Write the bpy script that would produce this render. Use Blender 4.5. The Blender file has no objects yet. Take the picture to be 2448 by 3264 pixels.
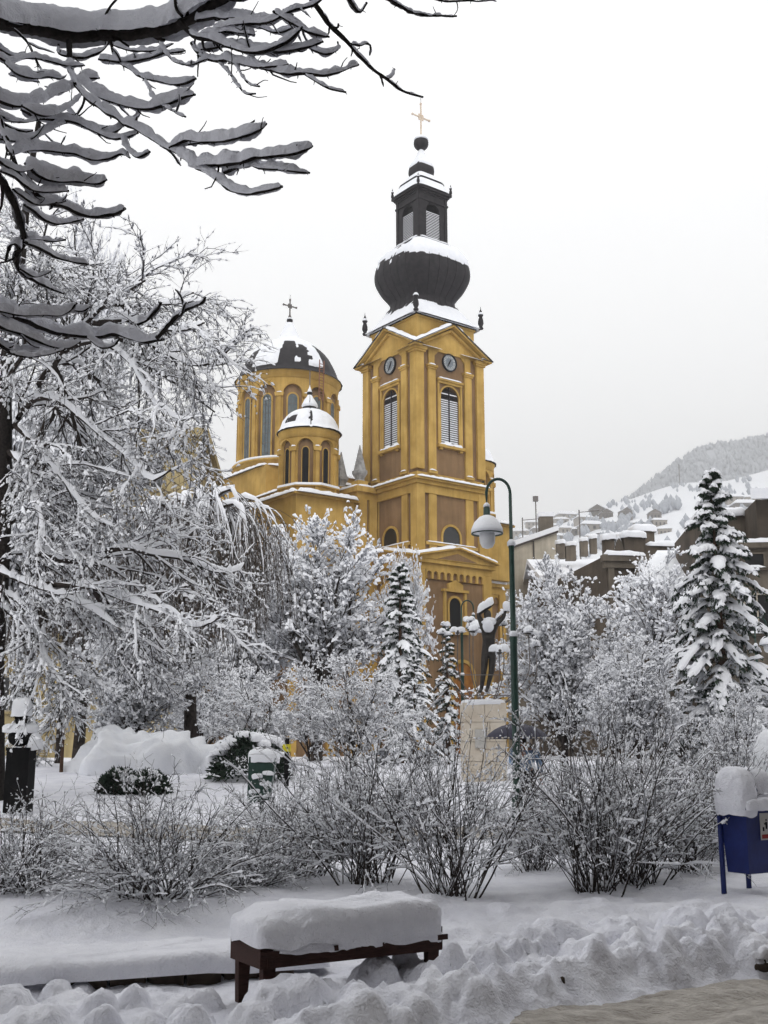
import bpy, math, random
import numpy as np
from mathutils import Vector, Matrix

R = math.radians
PI = math.pi
SC = bpy.context.scene
COL = SC.collection

# ------------------------------------------------------------------ camera
F_PX = 3583.0                      # focal length in photograph pixels (2448 x 3264)
PITCH = R(11.86)
EYE = 1.65
cam_d = bpy.data.cameras.new('camera')
cam = bpy.data.objects.new('camera', cam_d)
COL.objects.link(cam)
cam.location = (0, 0, EYE)
cam.rotation_euler = (PI / 2 + PITCH, 0, 0)
cam_d.sensor_fit = 'VERTICAL'
cam_d.sensor_height = 24.0
cam_d.lens = 24.0 * F_PX / 3264.0
cam_d.clip_start = 0.05
cam_d.clip_end = 6000
SC.camera = cam
SC.render.resolution_x = 768
SC.render.resolution_y = 1024

# ------------------------------------------------------------------ overcast sky
world = bpy.data.worlds.new('World')
SC.world = world
world.use_nodes = True
nt = world.node_tree
nt.nodes.clear()
wo = nt.nodes.new('ShaderNodeOutputWorld')
bg = nt.nodes.new('ShaderNodeBackground')
sky = nt.nodes.new('ShaderNodeTexSky')
sky.sky_type = 'NISHITA'
sky.sun_disc = False
sky.sun_elevation = R(48)
sky.sun_rotation = R(180 - 14)
sky.dust_density = 4.0
sky.ozone_density = 1.0
hs = nt.nodes.new('ShaderNodeHueSaturation')
hs.inputs['Saturation'].default_value = 0.06
nt.links.new(sky.outputs[0], hs.inputs['Color'])
mx = nt.nodes.new('ShaderNodeMixRGB')              # the closed cloud deck over it
mx.inputs[0].default_value = 0.86
mx.inputs[2].default_value = (14.6, 14.65, 14.75, 1)
nt.links.new(hs.outputs[0], mx.inputs[1])
nt.links.new(mx.outputs[0], bg.inputs['Color'])
bg.inputs['Strength'].default_value = 0.105
nt.links.new(bg.outputs[0], wo.inputs['Surface'])

sun_d = bpy.data.lights.new('sun', 'SUN')
sun_d.energy = 0.75
sun_d.angle = R(30)
sun_d.color = (1.0, 0.985, 0.96)
sun = bpy.data.objects.new('sun', sun_d)
COL.objects.link(sun)
sun.rotation_euler = (R(42), 0, R(14))
SC.view_settings.view_transform = 'Standard'
SC.view_settings.look = 'None'
SC.view_settings.exposure = 0.0
SC.view_settings.gamma = 1.0
SC.render.engine = 'CYCLES'
SC.cycles.max_bounces = 6
SC.cycles.diffuse_bounces = 4
SC.cycles.volume_bounces = 0
SC.cycles.use_denoising = True
SC.cycles.use_adaptive_sampling = True

# ------------------------------------------------------------------ pixel helpers
cp, sp_ = math.cos(PITCH), math.sin(PITCH)
def ray(sx, sy):
    a = (sx - 1224.0) / F_PX
    b = (1632.0 - sy) / F_PX
    return np.array([a, cp - b * sp_, sp_ + b * cp])
def P(sx, sy, Y):
    """point at forward distance Y on the line of sight of a photograph pixel"""
    d = ray(sx, sy)
    return np.array([0, 0, EYE]) + d * (Y / d[1])
def zof(sy, Y):
    return float(P(1224, sy, Y)[2])
def ppm(sy, Y):
    """metres per photograph pixel there"""
    d = ray(1224, sy)
    return Y / d[1] / F_PX

rng = np.random.default_rng(7)
random.seed(7)

# ------------------------------------------------------------------ smooth noise in numpy
_perm = np.random.default_rng(3).permutation(4096)
_val = np.random.default_rng(4).uniform(-1, 1, 4096)
def _h(ix, iy, iz):
    return _val[_perm[(ix + _perm[(iy + _perm[iz & 4095]) & 4095]) & 4095]]
def noise3(x, y, z=0.0):
    x = np.asarray(x, float); y = np.asarray(y, float); z = np.asarray(z, float) + 0 * x
    ix, iy, iz = np.floor(x).astype(int), np.floor(y).astype(int), np.floor(z).astype(int)
    fx, fy, fz = x - ix, y - iy, z - iz
    fx, fy, fz = fx*fx*(3-2*fx), fy*fy*(3-2*fy), fz*fz*(3-2*fz)
    def L(a, b, t): return a + (b - a) * t
    r = 0
    c = [[[_h(ix+i, iy+j, iz+k) for k in (0, 1)] for j in (0, 1)] for i in (0, 1)]
    return L(L(L(c[0][0][0], c[1][0][0], fx), L(c[0][1][0], c[1][1][0], fx), fy),
             L(L(c[0][0][1], c[1][0][1], fx), L(c[0][1][1], c[1][1][1], fx), fy), fz)
def fbm(x, y, z=0.0, o=4):
    s, a = 0, 1.0
    for i in range(o):
        s = s + a * noise3(np.asarray(x) * 2**i + 17*i, np.asarray(y) * 2**i + 5*i, np.asarray(z) * 2**i)
        a *= 0.5
    return s
def sstep(a, b, x):
    t = np.clip((np.asarray(x, float) - a) / (b - a), 0, 1)
    return t * t * (3 - 2 * t)

# ------------------------------------------------------------------ materials
MAT = {}
def material(name, c1, c2=None, scale=4.0, rough=0.8, bump=0.0, bscale=30.0, spec=0.3, metal=0.0, stretch=(1, 1, 1), lo=0.35, hi=0.65, streak=0.0, bump2=0.0):
    m = bpy.data.materials.new(name)
    m.use_nodes = True
    n, l = m.node_tree.nodes, m.node_tree.links
    b = n['Principled BSDF']
    b.inputs['Roughness'].default_value = rough
    b.inputs['Metallic'].default_value = metal
    b.inputs['Specular IOR Level'].default_value = spec
    b.inputs['Base Color'].default_value = (*c1, 1)
    if c2 is not None or bump:
        tc = n.new('ShaderNodeTexCoord'); mp = n.new('ShaderNodeMapping')
        mp.inputs['Scale'].default_value = stretch
        l.new(tc.outputs['Object'], mp.inputs['Vector'])
    if c2 is not None:
        nz = n.new('ShaderNodeTexNoise'); nz.inputs['Scale'].default_value = scale; nz.inputs['Detail'].default_value = 6
        nz.inputs['Roughness'].default_value = 0.6
        cr = n.new('ShaderNodeValToRGB')
        cr.color_ramp.elements[0].position = lo; cr.color_ramp.elements[0].color = (*c1, 1)
        cr.color_ramp.elements[1].position = hi; cr.color_ramp.elements[1].color = (*c2, 1)
        l.new(mp.outputs[0], nz.inputs['Vector']); l.new(nz.outputs['Fac'], cr.inputs[0]); l.new(cr.outputs[0], b.inputs['Base Color'])
    if streak:                       # rain streaks and grime running down the wall
        m2 = n.new('ShaderNodeMapping'); m2.inputs['Scale'].default_value = (2.6, 2.6, 0.22); l.new(tc.outputs['Object'], m2.inputs['Vector'])
        n2 = n.new('ShaderNodeTexNoise'); n2.inputs['Scale'].default_value = 1.0; n2.inputs['Detail'].default_value = 7; n2.inputs['Roughness'].default_value = 0.65
        n3 = n.new('ShaderNodeTexNoise'); n3.inputs['Scale'].default_value = 0.45; n3.inputs['Detail'].default_value = 6
        l.new(m2.outputs[0], n2.inputs['Vector']); l.new(mp.outputs[0], n3.inputs['Vector'])
        mu = n.new('ShaderNodeMath'); mu.operation = 'MULTIPLY'; l.new(n2.outputs['Fac'], mu.inputs[0]); l.new(n3.outputs['Fac'], mu.inputs[1])
        rp = n.new('ShaderNodeMapRange'); rp.inputs['From Min'].default_value = 0.16; rp.inputs['From Max'].default_value = 0.36
        rp.inputs['To Min'].default_value = 1.0 - streak; rp.inputs['To Max'].default_value = 1.06; l.new(mu.outputs[0], rp.inputs['Value'])
        mm = n.new('ShaderNodeMixRGB'); mm.blend_type = 'MULTIPLY'; mm.inputs[0].default_value = 1.0
        l.new(cr.outputs[0], mm.inputs[1]); l.new(rp.outputs[0], mm.inputs[2]); l.new(mm.outputs[0], b.inputs['Base Color'])
    if bump:
        nb = n.new('ShaderNodeTexNoise'); nb.inputs['Scale'].default_value = bscale; nb.inputs['Detail'].default_value = 5
        bp = n.new('ShaderNodeBump'); bp.inputs['Strength'].default_value = 1.0; bp.inputs['Distance'].default_value = bump
        l.new(mp.outputs[0], nb.inputs['Vector']); l.new(nb.outputs['Fac'], bp.inputs['Height']); l.new(bp.outputs[0], b.inputs['Normal'])
        if bump2:
            nc = n.new('ShaderNodeTexNoise'); nc.inputs['Scale'].default_value = bscale/5; nc.inputs['Detail'].default_value = 4
            b2 = n.new('ShaderNodeBump'); b2.inputs['Distance'].default_value = bump2; l.new(mp.outputs[0], nc.inputs['Vector']); l.new(nc.outputs['Fac'], b2.inputs['Height'])
            l.new(b2.outputs[0], bp.inputs['Normal'])
    MAT[name] = m
    return m
material('snow', (0.73, 0.745, 0.785), (0.79, 0.80, 0.825), 3.0, 0.65, 0.01, 22.0, 0.2)
material('snow_twig', (0.83, 0.84, 0.875), None, rough=0.7, spec=0.15)
material('snow_near', (0.77, 0.775, 0.83), (0.85, 0.855, 0.905), 6.0, 0.7, 0.010, 70.0, 0.15, bump2=0.02)
material('bark', (0.026, 0.021, 0.019), (0.06, 0.049, 0.043), 9.0, 0.9, 0.01, 40.0, 0.1)
material('bark_black', (0.012, 0.010, 0.010), (0.032, 0.027, 0.024), 20.0, 0.9, 0.004, 90.0, 0.1)
material('bark_brown', (0.06, 0.035, 0.024), (0.10, 0.06, 0.04), 9.0, 0.9, 0.0, 40.0, 0.1)
material('twig_brown', (0.07, 0.055, 0.045), (0.12, 0.095, 0.075), 6.0, 0.9)
material('needle', (0.012, 0.026, 0.017), (0.035, 0.058, 0.036), 5.0, 0.8)
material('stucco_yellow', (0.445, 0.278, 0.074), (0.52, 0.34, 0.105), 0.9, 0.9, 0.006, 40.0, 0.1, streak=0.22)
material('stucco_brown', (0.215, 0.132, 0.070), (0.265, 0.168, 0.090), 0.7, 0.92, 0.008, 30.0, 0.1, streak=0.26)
material('roof_metal', (0.010, 0.009, 0.011), (0.026, 0.022, 0.025), 3.0, 0.6, 0.0, 8, 0.2)
material('window_dark', (0.012, 0.012, 0.013), None, rough=0.35, spec=0.5)
material('glass_lead', (0.06, 0.085, 0.10), (0.11, 0.14, 0.15), 3.0, 0.3, 0, 8, 0.5)
material('clock_face', (0.13, 0.15, 0.17), (0.18, 0.2, 0.22), 4.0, 0.4)
material('clock_mark', (0.46, 0.48, 0.48))
material('stone_grey', (0.22, 0.22, 0.22), (0.42, 0.42, 0.42), 3.0, 0.9, 0.02, 12.0)
material('plinth_stone', (0.52, 0.45, 0.36), (0.66, 0.60, 0.51), 2.0, 0.85, 0.004, 20.0)
material('bronze', (0.035, 0.032, 0.030), (0.06, 0.055, 0.05), 8.0, 0.5, 0.004, 30, 0.4, 0.5)
material('black_stone', (0.004, 0.004, 0.0045), (0.009, 0.009, 0.01), 8.0, 0.8, 0, 8, 0.1)
material('post_green', (0.008, 0.03, 0.022), (0.014, 0.045, 0.034), 12.0, 0.45, 0.0, 30, 0.4)
material('gold', (0.52, 0.40, 0.28), (0.66, 0.58, 0.5), 9.0, 0.5, 0.0, 10, 0.4, 0.2)
material('iron', (0.10, 0.095, 0.09), (0.16, 0.14, 0.13), 9.0, 0.6)
material('bin_blue', (0.004, 0.011, 0.085), (0.008, 0.020, 0.135), 5.0, 0.55, 0.002, 30.0, 0.35)
material('bench_wood', (0.028, 0.012, 0.010), (0.055, 0.024, 0.018), 12.0, 0.7, 0.003, 40.0, 0.2, 0.0, (1, 8, 8))
material('hole_dark', (0.004, 0.004, 0.005), None, rough=0.9)
material('sticker_white', (0.42, 0.41, 0.38), (0.5, 0.48, 0.45), 20.0)
material('sticker_red', (0.24, 0.03, 0.025))
material('slush', (0.22, 0.19, 0.155), (0.54, 0.50, 0.45), 4.2, 0.45, 0.03, 30.0, 0.45, 0.0, (1, 1.9, 1), 0.30, 0.68, bump2=0.03)
material('dirt', (0.035, 0.025, 0.018), (0.08, 0.06, 0.045), 6.0, 0.9)
material('lamp_glass', (0.62, 0.63, 0.64), None, rough=0.4)
material('house_beige', (0.38, 0.34, 0.27), (0.48, 0.43, 0.35), 0.6, 0.9, 0.01, 5.0, streak=0.3)
material('house_brown', (0.070, 0.055, 0.042), (0.115, 0.092, 0.07), 0.7, 0.9, 0.02, 4.0, streak=0.4)
material('house_brown_light', (0.125, 0.105, 0.082), (0.19, 0.16, 0.125), 0.7, 0.9, 0.02, 4.0, streak=0.4)
material('house_ochre', (0.32, 0.25, 0.12), (0.42, 0.34, 0.18), 0.6, 0.9, 0.01, 5.0, streak=0.35)
material('house_far_a', (0.17, 0.15, 0.14), (0.24, 0.21, 0.19), 0.2, 0.9)
material('house_far_b', (0.30, 0.27, 0.24), (0.40, 0.36, 0.32), 0.2, 0.9)
material('house_far_c', (0.10, 0.08, 0.07), (0.15, 0.12, 0.10), 0.2, 0.9)
material('brick', (0.20, 0.09, 0.06), (0.28, 0.14, 0.09), 2.0, 0.9)
material('forest', (0.38, 0.40, 0.44), (0.47, 0.49, 0.53), 0.03, 0.95)  # part of the distance haze is put into this frosty pale colour
material('door_wood', (0.22, 0.085, 0.02), (0.36, 0.16, 0.035), 2.0, 0.6)
material('jacket_blue', (0.20, 0.29, 0.44), (0.26, 0.36, 0.52), 6.0, 0.9)
material('trouser_dark', (0.02, 0.02, 0.025))
material('skin', (0.42, 0.24, 0.17), None, rough=0.6)
material('hair_dark', (0.02, 0.014, 0.01))
material('umbrella_navy', (0.014, 0.014, 0.035), (0.03, 0.028, 0.05), 8.0, 0.6)
material('umbrella_trim', (0.55, 0.5, 0.42))
material('sign_yellow', (0.62, 0.55, 0.03))
material('gutter', (0.05, 0.04, 0.035))

# ------------------------------------------------------------------ object helpers
def mesh_data(name, V, F, mats, smooth=False, mi=None):
    me = bpy.data.meshes.new(name)
    V = np.asarray(V, dtype=np.float32).reshape(-1, 3)
    if isinstance(F, np.ndarray):
        nf, k = F.shape
        me.vertices.add(len(V)); me.vertices.foreach_set('co', V.ravel())
        me.loops.add(nf * k); me.loops.foreach_set('vertex_index', F.astype(np.int32).ravel())
        me.polygons.add(nf); me.polygons.foreach_set('loop_start', np.arange(0, nf * k, k, dtype=np.int32))
        me.update(calc_edges=True)
    else:
        me.from_pydata([tuple(map(float, v)) for v in V], [], F)
    for m in (mats if isinstance(mats, (list, tuple)) else [mats]):
        me.materials.append(MAT[m])
    if smooth and len(me.polygons):
        me.polygons.foreach_set('use_smooth', np.ones(len(me.polygons), dtype=bool))
    if mi is not None:
        me.polygons.foreach_set('material_index', np.asarray(mi, dtype=np.int32))
    me.validate(verbose=False)
    me.update()
    return me
def link(name, me, parent=None, loc=None, rot=None, kind=None):
    o = bpy.data.objects.new(name, me)
    COL.objects.link(o)
    if parent is not None: o.parent = parent
    if loc is not None: o.location = loc
    if rot is not None: o.rotation_euler = rot
    if kind: o['kind'] = kind
    return o
def mesh_obj(name, V, F, mats, parent=None, smooth=False, mi=None, loc=None, rot=None, kind=None):
    return link(name, mesh_data(name, V, F, mats, smooth, mi), parent, loc, rot, kind)
def thing(name, label, cat, loc=(0, 0, 0), rz=0, group=None):
    o = bpy.data.objects.new(name, None)
    o.empty_display_size = 0.2
    COL.objects.link(o)
    o.location = tuple(map(float, loc)); o.rotation_euler = (0, 0, rz)
    tag(o, label, cat, group)
    return o
def tag(o, label, cat, group=None):
    o['label'] = label; o['category'] = cat
    if group: o['group'] = group
    return o
def copy_tree(o, parent=None):
    c = o.copy(); COL.objects.link(c)
    c.parent = parent
    for ch in o.children: copy_tree(ch, c)
    return c

class MB:
    """collects shapes into one mesh"""
    def __init__(self): self.V = []; self.F = []; self.M = []; self.m = 0
    def add(self, V, F):
        b = len(self.V)
        self.V.extend([tuple(map(float, v)) for v in V])
        for f in F:
            self.F.append(tuple(int(i) + b for i in f)); self.M.append(self.m)
        return self
    def box(self, c, s, rz=0, ry=0, rx=0):
        c = np.array(c, float); s = np.array(s, float) / 2
        q = np.array([[x, y, z] for x in (-1, 1) for y in (-1, 1) for z in (-1, 1)], float) * s
        if rz or ry or rx:
            M = np.array(Matrix.Rotation(rz, 3, 'Z') @ Matrix.Rotation(ry, 3, 'Y') @ Matrix.Rotation(rx, 3, 'X'))
            q = q @ M.T
        return self.add(q + c, [(0,1,3,2),(4,6,7,5),(0,4,5,1),(2,3,7,6),(0,2,6,4),(1,5,7,3)])
    def span(self, a, b): return self.box((np.array(a, float)+np.array(b, float))/2, np.abs(np.array(b, float)-np.array(a, float)))
    def bar(self, p, q, w, h=None, up=(0, 0, 1)):
        p, q = np.array(p, float), np.array(q, float); h = h or w
        t = q - p; t /= np.linalg.norm(t)
        s = np.cross(t, up); s = s/np.linalg.norm(s) if np.linalg.norm(s) > 1e-6 else np.array([1., 0, 0])
        u = np.cross(s, t)
        V = [e + s*i*w/2 + u*j*h/2 for e in (p, q) for i, j in ((-1,-1),(1,-1),(1,1),(-1,1))]
        return self.add(V, [(3,2,1,0),(4,5,6,7),(0,1,5,4),(1,2,6,5),(2,3,7,6),(3,0,4,7)])
    def prism(self, poly, d0, d1, fn):
        """polygon (a, z) extruded from depth d0 to d1; fn maps (a, d, z) to a point"""
        n = len(poly)
        V = [fn(a, d0, z) for a, z in poly] + [fn(a, d1, z) for a, z in poly]
        return self.add(V, [tuple(range(n))[::-1], tuple(range(n, 2*n))] + [(i, (i+1) % n, n+(i+1) % n, n+i) for i in range(n)])
    def lathe(self, prof, c=(0, 0, 0), n=24, a0=0.0, plan=None):
        """profile [(r, z)] turned round the z axis; plan(angle) scales the radius"""
        V = []; m = len(prof)
        for r, z in prof:
            for k in range(n):
                t = a0 + 2*PI*k/n
                q = r * (plan(t) if plan else 1.0)
                V.append((c[0]+q*math.cos(t), c[1]+q*math.sin(t), c[2]+z))
        F = [(i*n+k, i*n+(k+1) % n, (i+1)*n+(k+1) % n, (i+1)*n+k) for i in range(m-1) for k in range(n)]
        F += [tuple(range(n))[::-1], tuple((m-1)*n+k for k in range(n))]
        return self.add(V, F)
    def tube(self, pts, r, n=8):
        pts = np.array(pts, float); K = len(pts)
        rr = np.broadcast_to(np.asarray(r, float), (K,))
        V, F = tubes(pts[None], rr[None], n)
        self.add(V, F)
        return self.add(V[:n], [tuple(range(n))[::-1]]).add(V[-n:], [tuple(range(n))])
    def obj(self, name, mats, parent=None, smooth=False, **k):
        return mesh_obj(name, self.V, self.F, mats, parent, smooth, self.M if isinstance(mats, (list, tuple)) else None, **k)

def tubes(Pn, Rn, S=3):
    """Pn (N,K,3), Rn (N,K) -> ring tubes"""
    N, K, _ = Pn.shape
    T = np.gradient(Pn, axis=1)
    T /= np.linalg.norm(T, axis=2, keepdims=True) + 1e-9
    ch = Pn[:, -1] - Pn[:, 0]; ch /= np.linalg.norm(ch, axis=1, keepdims=True) + 1e-9
    ref = np.where(np.abs(ch[:, 2:3]) > 0.8, np.array([[1., 0.2, 0]]), np.array([[0., 0, 1.]]))[:, None, :]
    n1 = np.cross(T, ref); n1 /= np.linalg.norm(n1, axis=2, keepdims=True) + 1e-9
    n2 = np.cross(n1, T)
    a = np.arange(S) * 2 * PI / S
    V = Pn[:, :, None] + Rn[:, :, None, None] * (n1[:, :, None] * np.cos(a)[None, None, :, None] + n2[:, :, None] * np.sin(a)[None, None, :, None])
    idx = np.arange(N * K * S).reshape(N, K, S)
    j = np.roll(np.arange(S), -1)
    F = np.stack([idx[:, :-1, :], idx[:, :-1, j], idx[:, 1:, j], idx[:, 1:, :]], -1).reshape(-1, 4)
    return V.reshape(-1, 3), F
def caps(Pn, Rn, w, h, M=3, rg=rng, jit=0.45, power=1.3, keep=1.0, blunt=False, lift=0.3, floor=0.0):
    """snow lying along branches: Pn (N,K,3); w, h scalars or (N,K)"""
    N, K, _ = Pn.shape
    if keep < 1:
        s = rg.random(N) < keep
        Pn, Rn = Pn[s], Rn[s]
        w = w[s] if np.ndim(w) == 2 else w; h = h[s] if np.ndim(h) == 2 else h
        N = len(Pn)
    T = np.gradient(Pn, axis=1); T /= np.linalg.norm(T, axis=2, keepdims=True) + 1e-9
    hor = np.sqrt(T[..., 0]**2 + T[..., 1]**2)
    side = np.stack([T[..., 1], -T[..., 0], 0*hor], -1) / (hor[..., None] + 1e-6)
    x = np.linspace(0, 1, K)
    end = np.sqrt(np.clip(1 - np.abs(2*x - 1)**(10 if blunt else 5), 0.0, 1))
    if floor: end = np.maximum(end, floor)
    nz = 1 + jit * rg.uniform(-1, 1, (N, K)) if jit else np.ones((N, K))
    hh = h * hor**power * nz * end
    ww = np.maximum(w * hor**0.5 * (0.6 + 0.4*nz) * end, Rn*0.6*end)
    a = np.linspace(-1.75, 1.75, M)
    up = np.maximum(np.cos(a), -0.25)
    V = Pn[:, :, None] + side[:, :, None] * (ww[:, :, None] * np.sin(a))[..., None]
    V[..., 2] += (Rn * lift)[:, :, None] + hh[:, :, None] * up
    idx = np.arange(N * K * M).reshape(N, K, M)
    F = np.stack([idx[:, :-1, :-1], idx[:, :-1, 1:], idx[:, 1:, 1:], idx[:, 1:, :-1]], -1).reshape(-1, 4)
    return V.reshape(-1, 3), F[:, ::-1]
def clumps(Pn, Rn, per, w, h, l, M=4, rg=rng, var=.5, keep=1.0):
    """separate little heaps of snow caught along twigs: per heaps each"""
    N, K, _ = Pn.shape
    n_ = np.repeat(np.arange(N), per)
    if keep < 1: n_ = n_[rg.random(len(n_)) < keep]
    C = len(n_)
    t = rg.uniform(.05, .98, C)*(K-1); i = np.minimum(t.astype(int), K-2); fr = (t-i)[:, None]
    c = Pn[n_, i]*(1-fr) + Pn[n_, i+1]*fr
    T = Pn[n_, i+1]-Pn[n_, i]; T /= np.linalg.norm(T, axis=1, keepdims=True)+1e-9
    T[:, 2] *= .75
    s = rg.uniform(1-var, 1+var, C)
    d = (l*s*rg.uniform(.7, 1.4, C)/2)[:, None]
    Q = np.stack([c-T*d, c+rg.normal(0, .15, (C, 3))*d, c+T*d], 1)
    rr = np.repeat(Rn[n_, i][:, None], 3, 1)
    hor = np.sqrt(T[:, 0]**2+T[:, 1]**2)
    side = np.stack([T[:, 1], -T[:, 0], 0*hor], -1)/(hor[:, None]+1e-6)
    e = np.array([.25, 1.0, .25])
    ww = (w*s)[:, None]*e; hh = (h*s*rg.uniform(.7, 1.3, C))[:, None]*e
    a = np.linspace(-1.9, 1.9, M)
    V = Q[:, :, None] + side[:, None, None]*(ww[:, :, None]*np.sin(a))[..., None]
    V[..., 2] += (rr*.5)[:, :, None] + hh[:, :, None]*np.maximum(np.cos(a), -.35)
    idx = np.arange(C*3*M).reshape(C, 3, M)
    F = np.stack([idx[:, :-1, :-1], idx[:, :-1, 1:], idx[:, 1:, 1:], idx[:, 1:, :-1]], -1).reshape(-1, 4)
    return V.reshape(-1, 3), F[:, ::-1]
class Acc:
    def __init__(self): self.V = []; self.F = []; self.n = 0
    def add(self, VF):
        V, F = VF
        if len(V) == 0: return
        self.V.append(V); self.F.append(np.asarray(F) + self.n); self.n += len(V)
    def obj(self, name, mat, parent=None, smooth=True, origin=(0, 0, 0), **k):
        return mesh_obj(name, np.concatenate(self.V) - np.array(origin), np.concatenate(self.F), mat, parent, smooth, **k)
    def data(self, name, mat, origin=(0, 0, 0), smooth=True):
        return mesh_data(name, np.concatenate(self.V) - np.array(origin), np.concatenate(self.F), mat, smooth)

def spline(pts, n):
    """Catmull-Rom through the points, n samples spaced evenly"""
    p = np.array(pts, float)
    if len(p) == 2: p = np.array([p[0], (p[0]+p[1])/2, p[1]])
    q = np.vstack([2*p[0]-p[1], p, 2*p[-1]-p[-2]])
    out = []
    for i in range(1, len(q)-2):
        t = np.linspace(0, 1, 12, endpoint=False)[:, None]
        a, b, c, d = q[i-1], q[i], q[i+1], q[i+2]
        out.append(0.5*((2*b)+(-a+c)*t+(2*a-5*b+4*c-d)*t**2+(-a+3*b-3*c+d)*t**3))
    out = np.vstack(out + [p[-1:]])
    s = np.concatenate([[0], np.cumsum(np.linalg.norm(np.diff(out[:, :3], axis=0), axis=1))])
    u = np.linspace(0, s[-1], n)
    return np.stack([np.interp(u, s, out[:, k]) for k in range(out.shape[1])], -1)
def grow(Pn, Rn, per, length, ang, K=4, t0=0.15, t1=1.0, rr=0.5, grav=0.0, wander=0.25, lenvar=0.5, rmin=0.002, rg=rng, taper=0.45, flat=0.0, tipshort=0.4):
    """children on polylines: per = count per parent; length scalar or (N,)"""
    N, K0, _ = Pn.shape
    C = N * per
    par = np.repeat(np.arange(N), per)
    t = (np.tile(np.arange(per), N) + rg.random(C)) / per * (t1 - t0) + t0
    f = t * (K0 - 1); i = np.minimum(f.astype(int), K0 - 2); fr = (f - i)[:, None]
    start = Pn[par, i] * (1 - fr) + Pn[par, i + 1] * fr
    r0 = (Rn[par, i] * (1 - fr[:, 0]) + Rn[par, i + 1] * fr[:, 0]) * rr
    T = Pn[par, i + 1] - Pn[par, i]; T /= np.linalg.norm(T, axis=1, keepdims=True) + 1e-9
    v = rg.normal(size=(C, 3)); v[:, 2] *= (1 - flat)
    v -= (v * T).sum(1, keepdims=True) * T; v /= np.linalg.norm(v, axis=1, keepdims=True) + 1e-9
    an = ang * rg.uniform(0.6, 1.3, C)[:, None]
    D = T * np.cos(an) + v * np.sin(an)
    L = (np.repeat(np.broadcast_to(length, (N,)), per)) * (1 + lenvar * rg.uniform(-1, 1, C)) * (1 - tipshort * (t - t0) / max(1e-6, t1 - t0))
    pts = [start]
    for k in range(K - 1):
        D = D + wander * rg.normal(size=(C, 3)) * 0.6
        D[:, 2] += grav
        D /= np.linalg.norm(D, axis=1, keepdims=True) + 1e-9
        pts.append(pts[-1] + D * (L / (K - 1))[:, None])
    Pc = np.stack(pts, 1)
    Rc = np.maximum(r0, rmin)[:, None] * np.linspace(1, taper, K)[None]
    return Pc, Rc

# ================================================================== THE GROUND
ST = R(35.5)                                   # direction of the street
SU = np.array([math.cos(ST), math.sin(ST)]); NU = np.array([-math.sin(ST), math.cos(ST)])
E0 = P(1476, 3264, 7.14)[:2]
E0 = np.array([0.47, 7.14])
def street(x, y):
    dx, dy = np.asarray(x) - E0[0], np.asarray(y) - E0[1]
    return dx*SU[0] + dy*SU[1], dx*NU[0] + dy*NU[1]
def unstreet(s, n):
    return E0 + s*SU + n*NU
def gz_base(x, y):
    x = np.asarray(x, float); y = np.asarray(y, float)
    s, n = street(x, y)
    rise = 0.95 * sstep(13.5, 30, y)
    bed = 0.20 * sstep(10.6, 11.6, y + 0.10*np.sin(x*1.3) + 0.05*x)      # planted bed behind the trodden strip
    z = rise + bed
    z = z + 0.05*fbm(x*0.35, y*0.35, 2.0, 3) * sstep(-0.3, 1.5, n)
    z = z - 0.11 * (1 - sstep(0.10, 0.44, n))
    return z
# hand-placed lumps of the ploughed bank: photograph x, y of the lump's foot, height m, radius m
LUMPS = []
def lump(sx, sy, h, r, asp=1.0):
    d = ray(sx, sy); t = -(EYE - 0.04) / d[2]
    LUMPS.append((d[0]*t, d[1]*t, h, r, asp))
for a in [(890,3225,.24,.22,1.2),(975,3225,.24,.2),(1040,3200,.17,.18),(800,3255,.14,.18),(1110,3220,.16,.15),(1200,3150,.26,.2),(1290,3130,.30,.13),
          (1330,3140,.22,.2),(1420,3160,.24,.2),(1480,3130,.22,.18),(1600,3110,.34,.26,1.3),(1690,3090,.32,.22),(1560,3150,.24,.2),(1790,3060,.34,.30,1.6),
          (1960,3050,.32,.30,1.8),(2080,3030,.20,.2),(2190,3000,.32,.26),(2290,2990,.34,.26),(2380,2980,.3,.3),(1850,3100,.16,.2),(2000,3090,.14,.16),
          (2150,3060,.16,.2),(2300,3050,.16,.18),(2420,3070,.2,.18),(40,3180,.12,.16),(180,3150,.12,.10),(300,3200,.14,.14),(430,3180,.12,.11),(560,3220,.13,.12),
          (640,3200,.14,.14),(120,3250,.14,.2),(330,3260,.16,.14),(600,3264,.16,.16),(470,3264,.12,.15)]:
    lump(*a)
_lr = np.random.default_rng(21)
for i in range(760):
    s = _lr.uniform(-1.0, 4.5) if i > 120 else _lr.uniform(-3.6, -.6); n = abs(_lr.normal(0.36, 0.26)) + 0.25
    r = .016 + .095*_lr.random()**3.0; p = unstreet(s, n)
    LUMPS.append((p[0], p[1], r*_lr.uniform(.5, 1.1), r, _lr.uniform(.7, 1.6)))
for i in range(420):                                                    # boot-trodden strip behind the bench
    s = _lr.uniform(-5, 6); n = _lr.uniform(1.5, 3.6); p = unstreet(s, n)
    r = _lr.uniform(.06, .17)
    LUMPS.append((p[0], p[1], _lr.choice([-1, 1])*r*_lr.uniform(.12, .38), r, _lr.uniform(.7, 1.6)))
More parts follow.
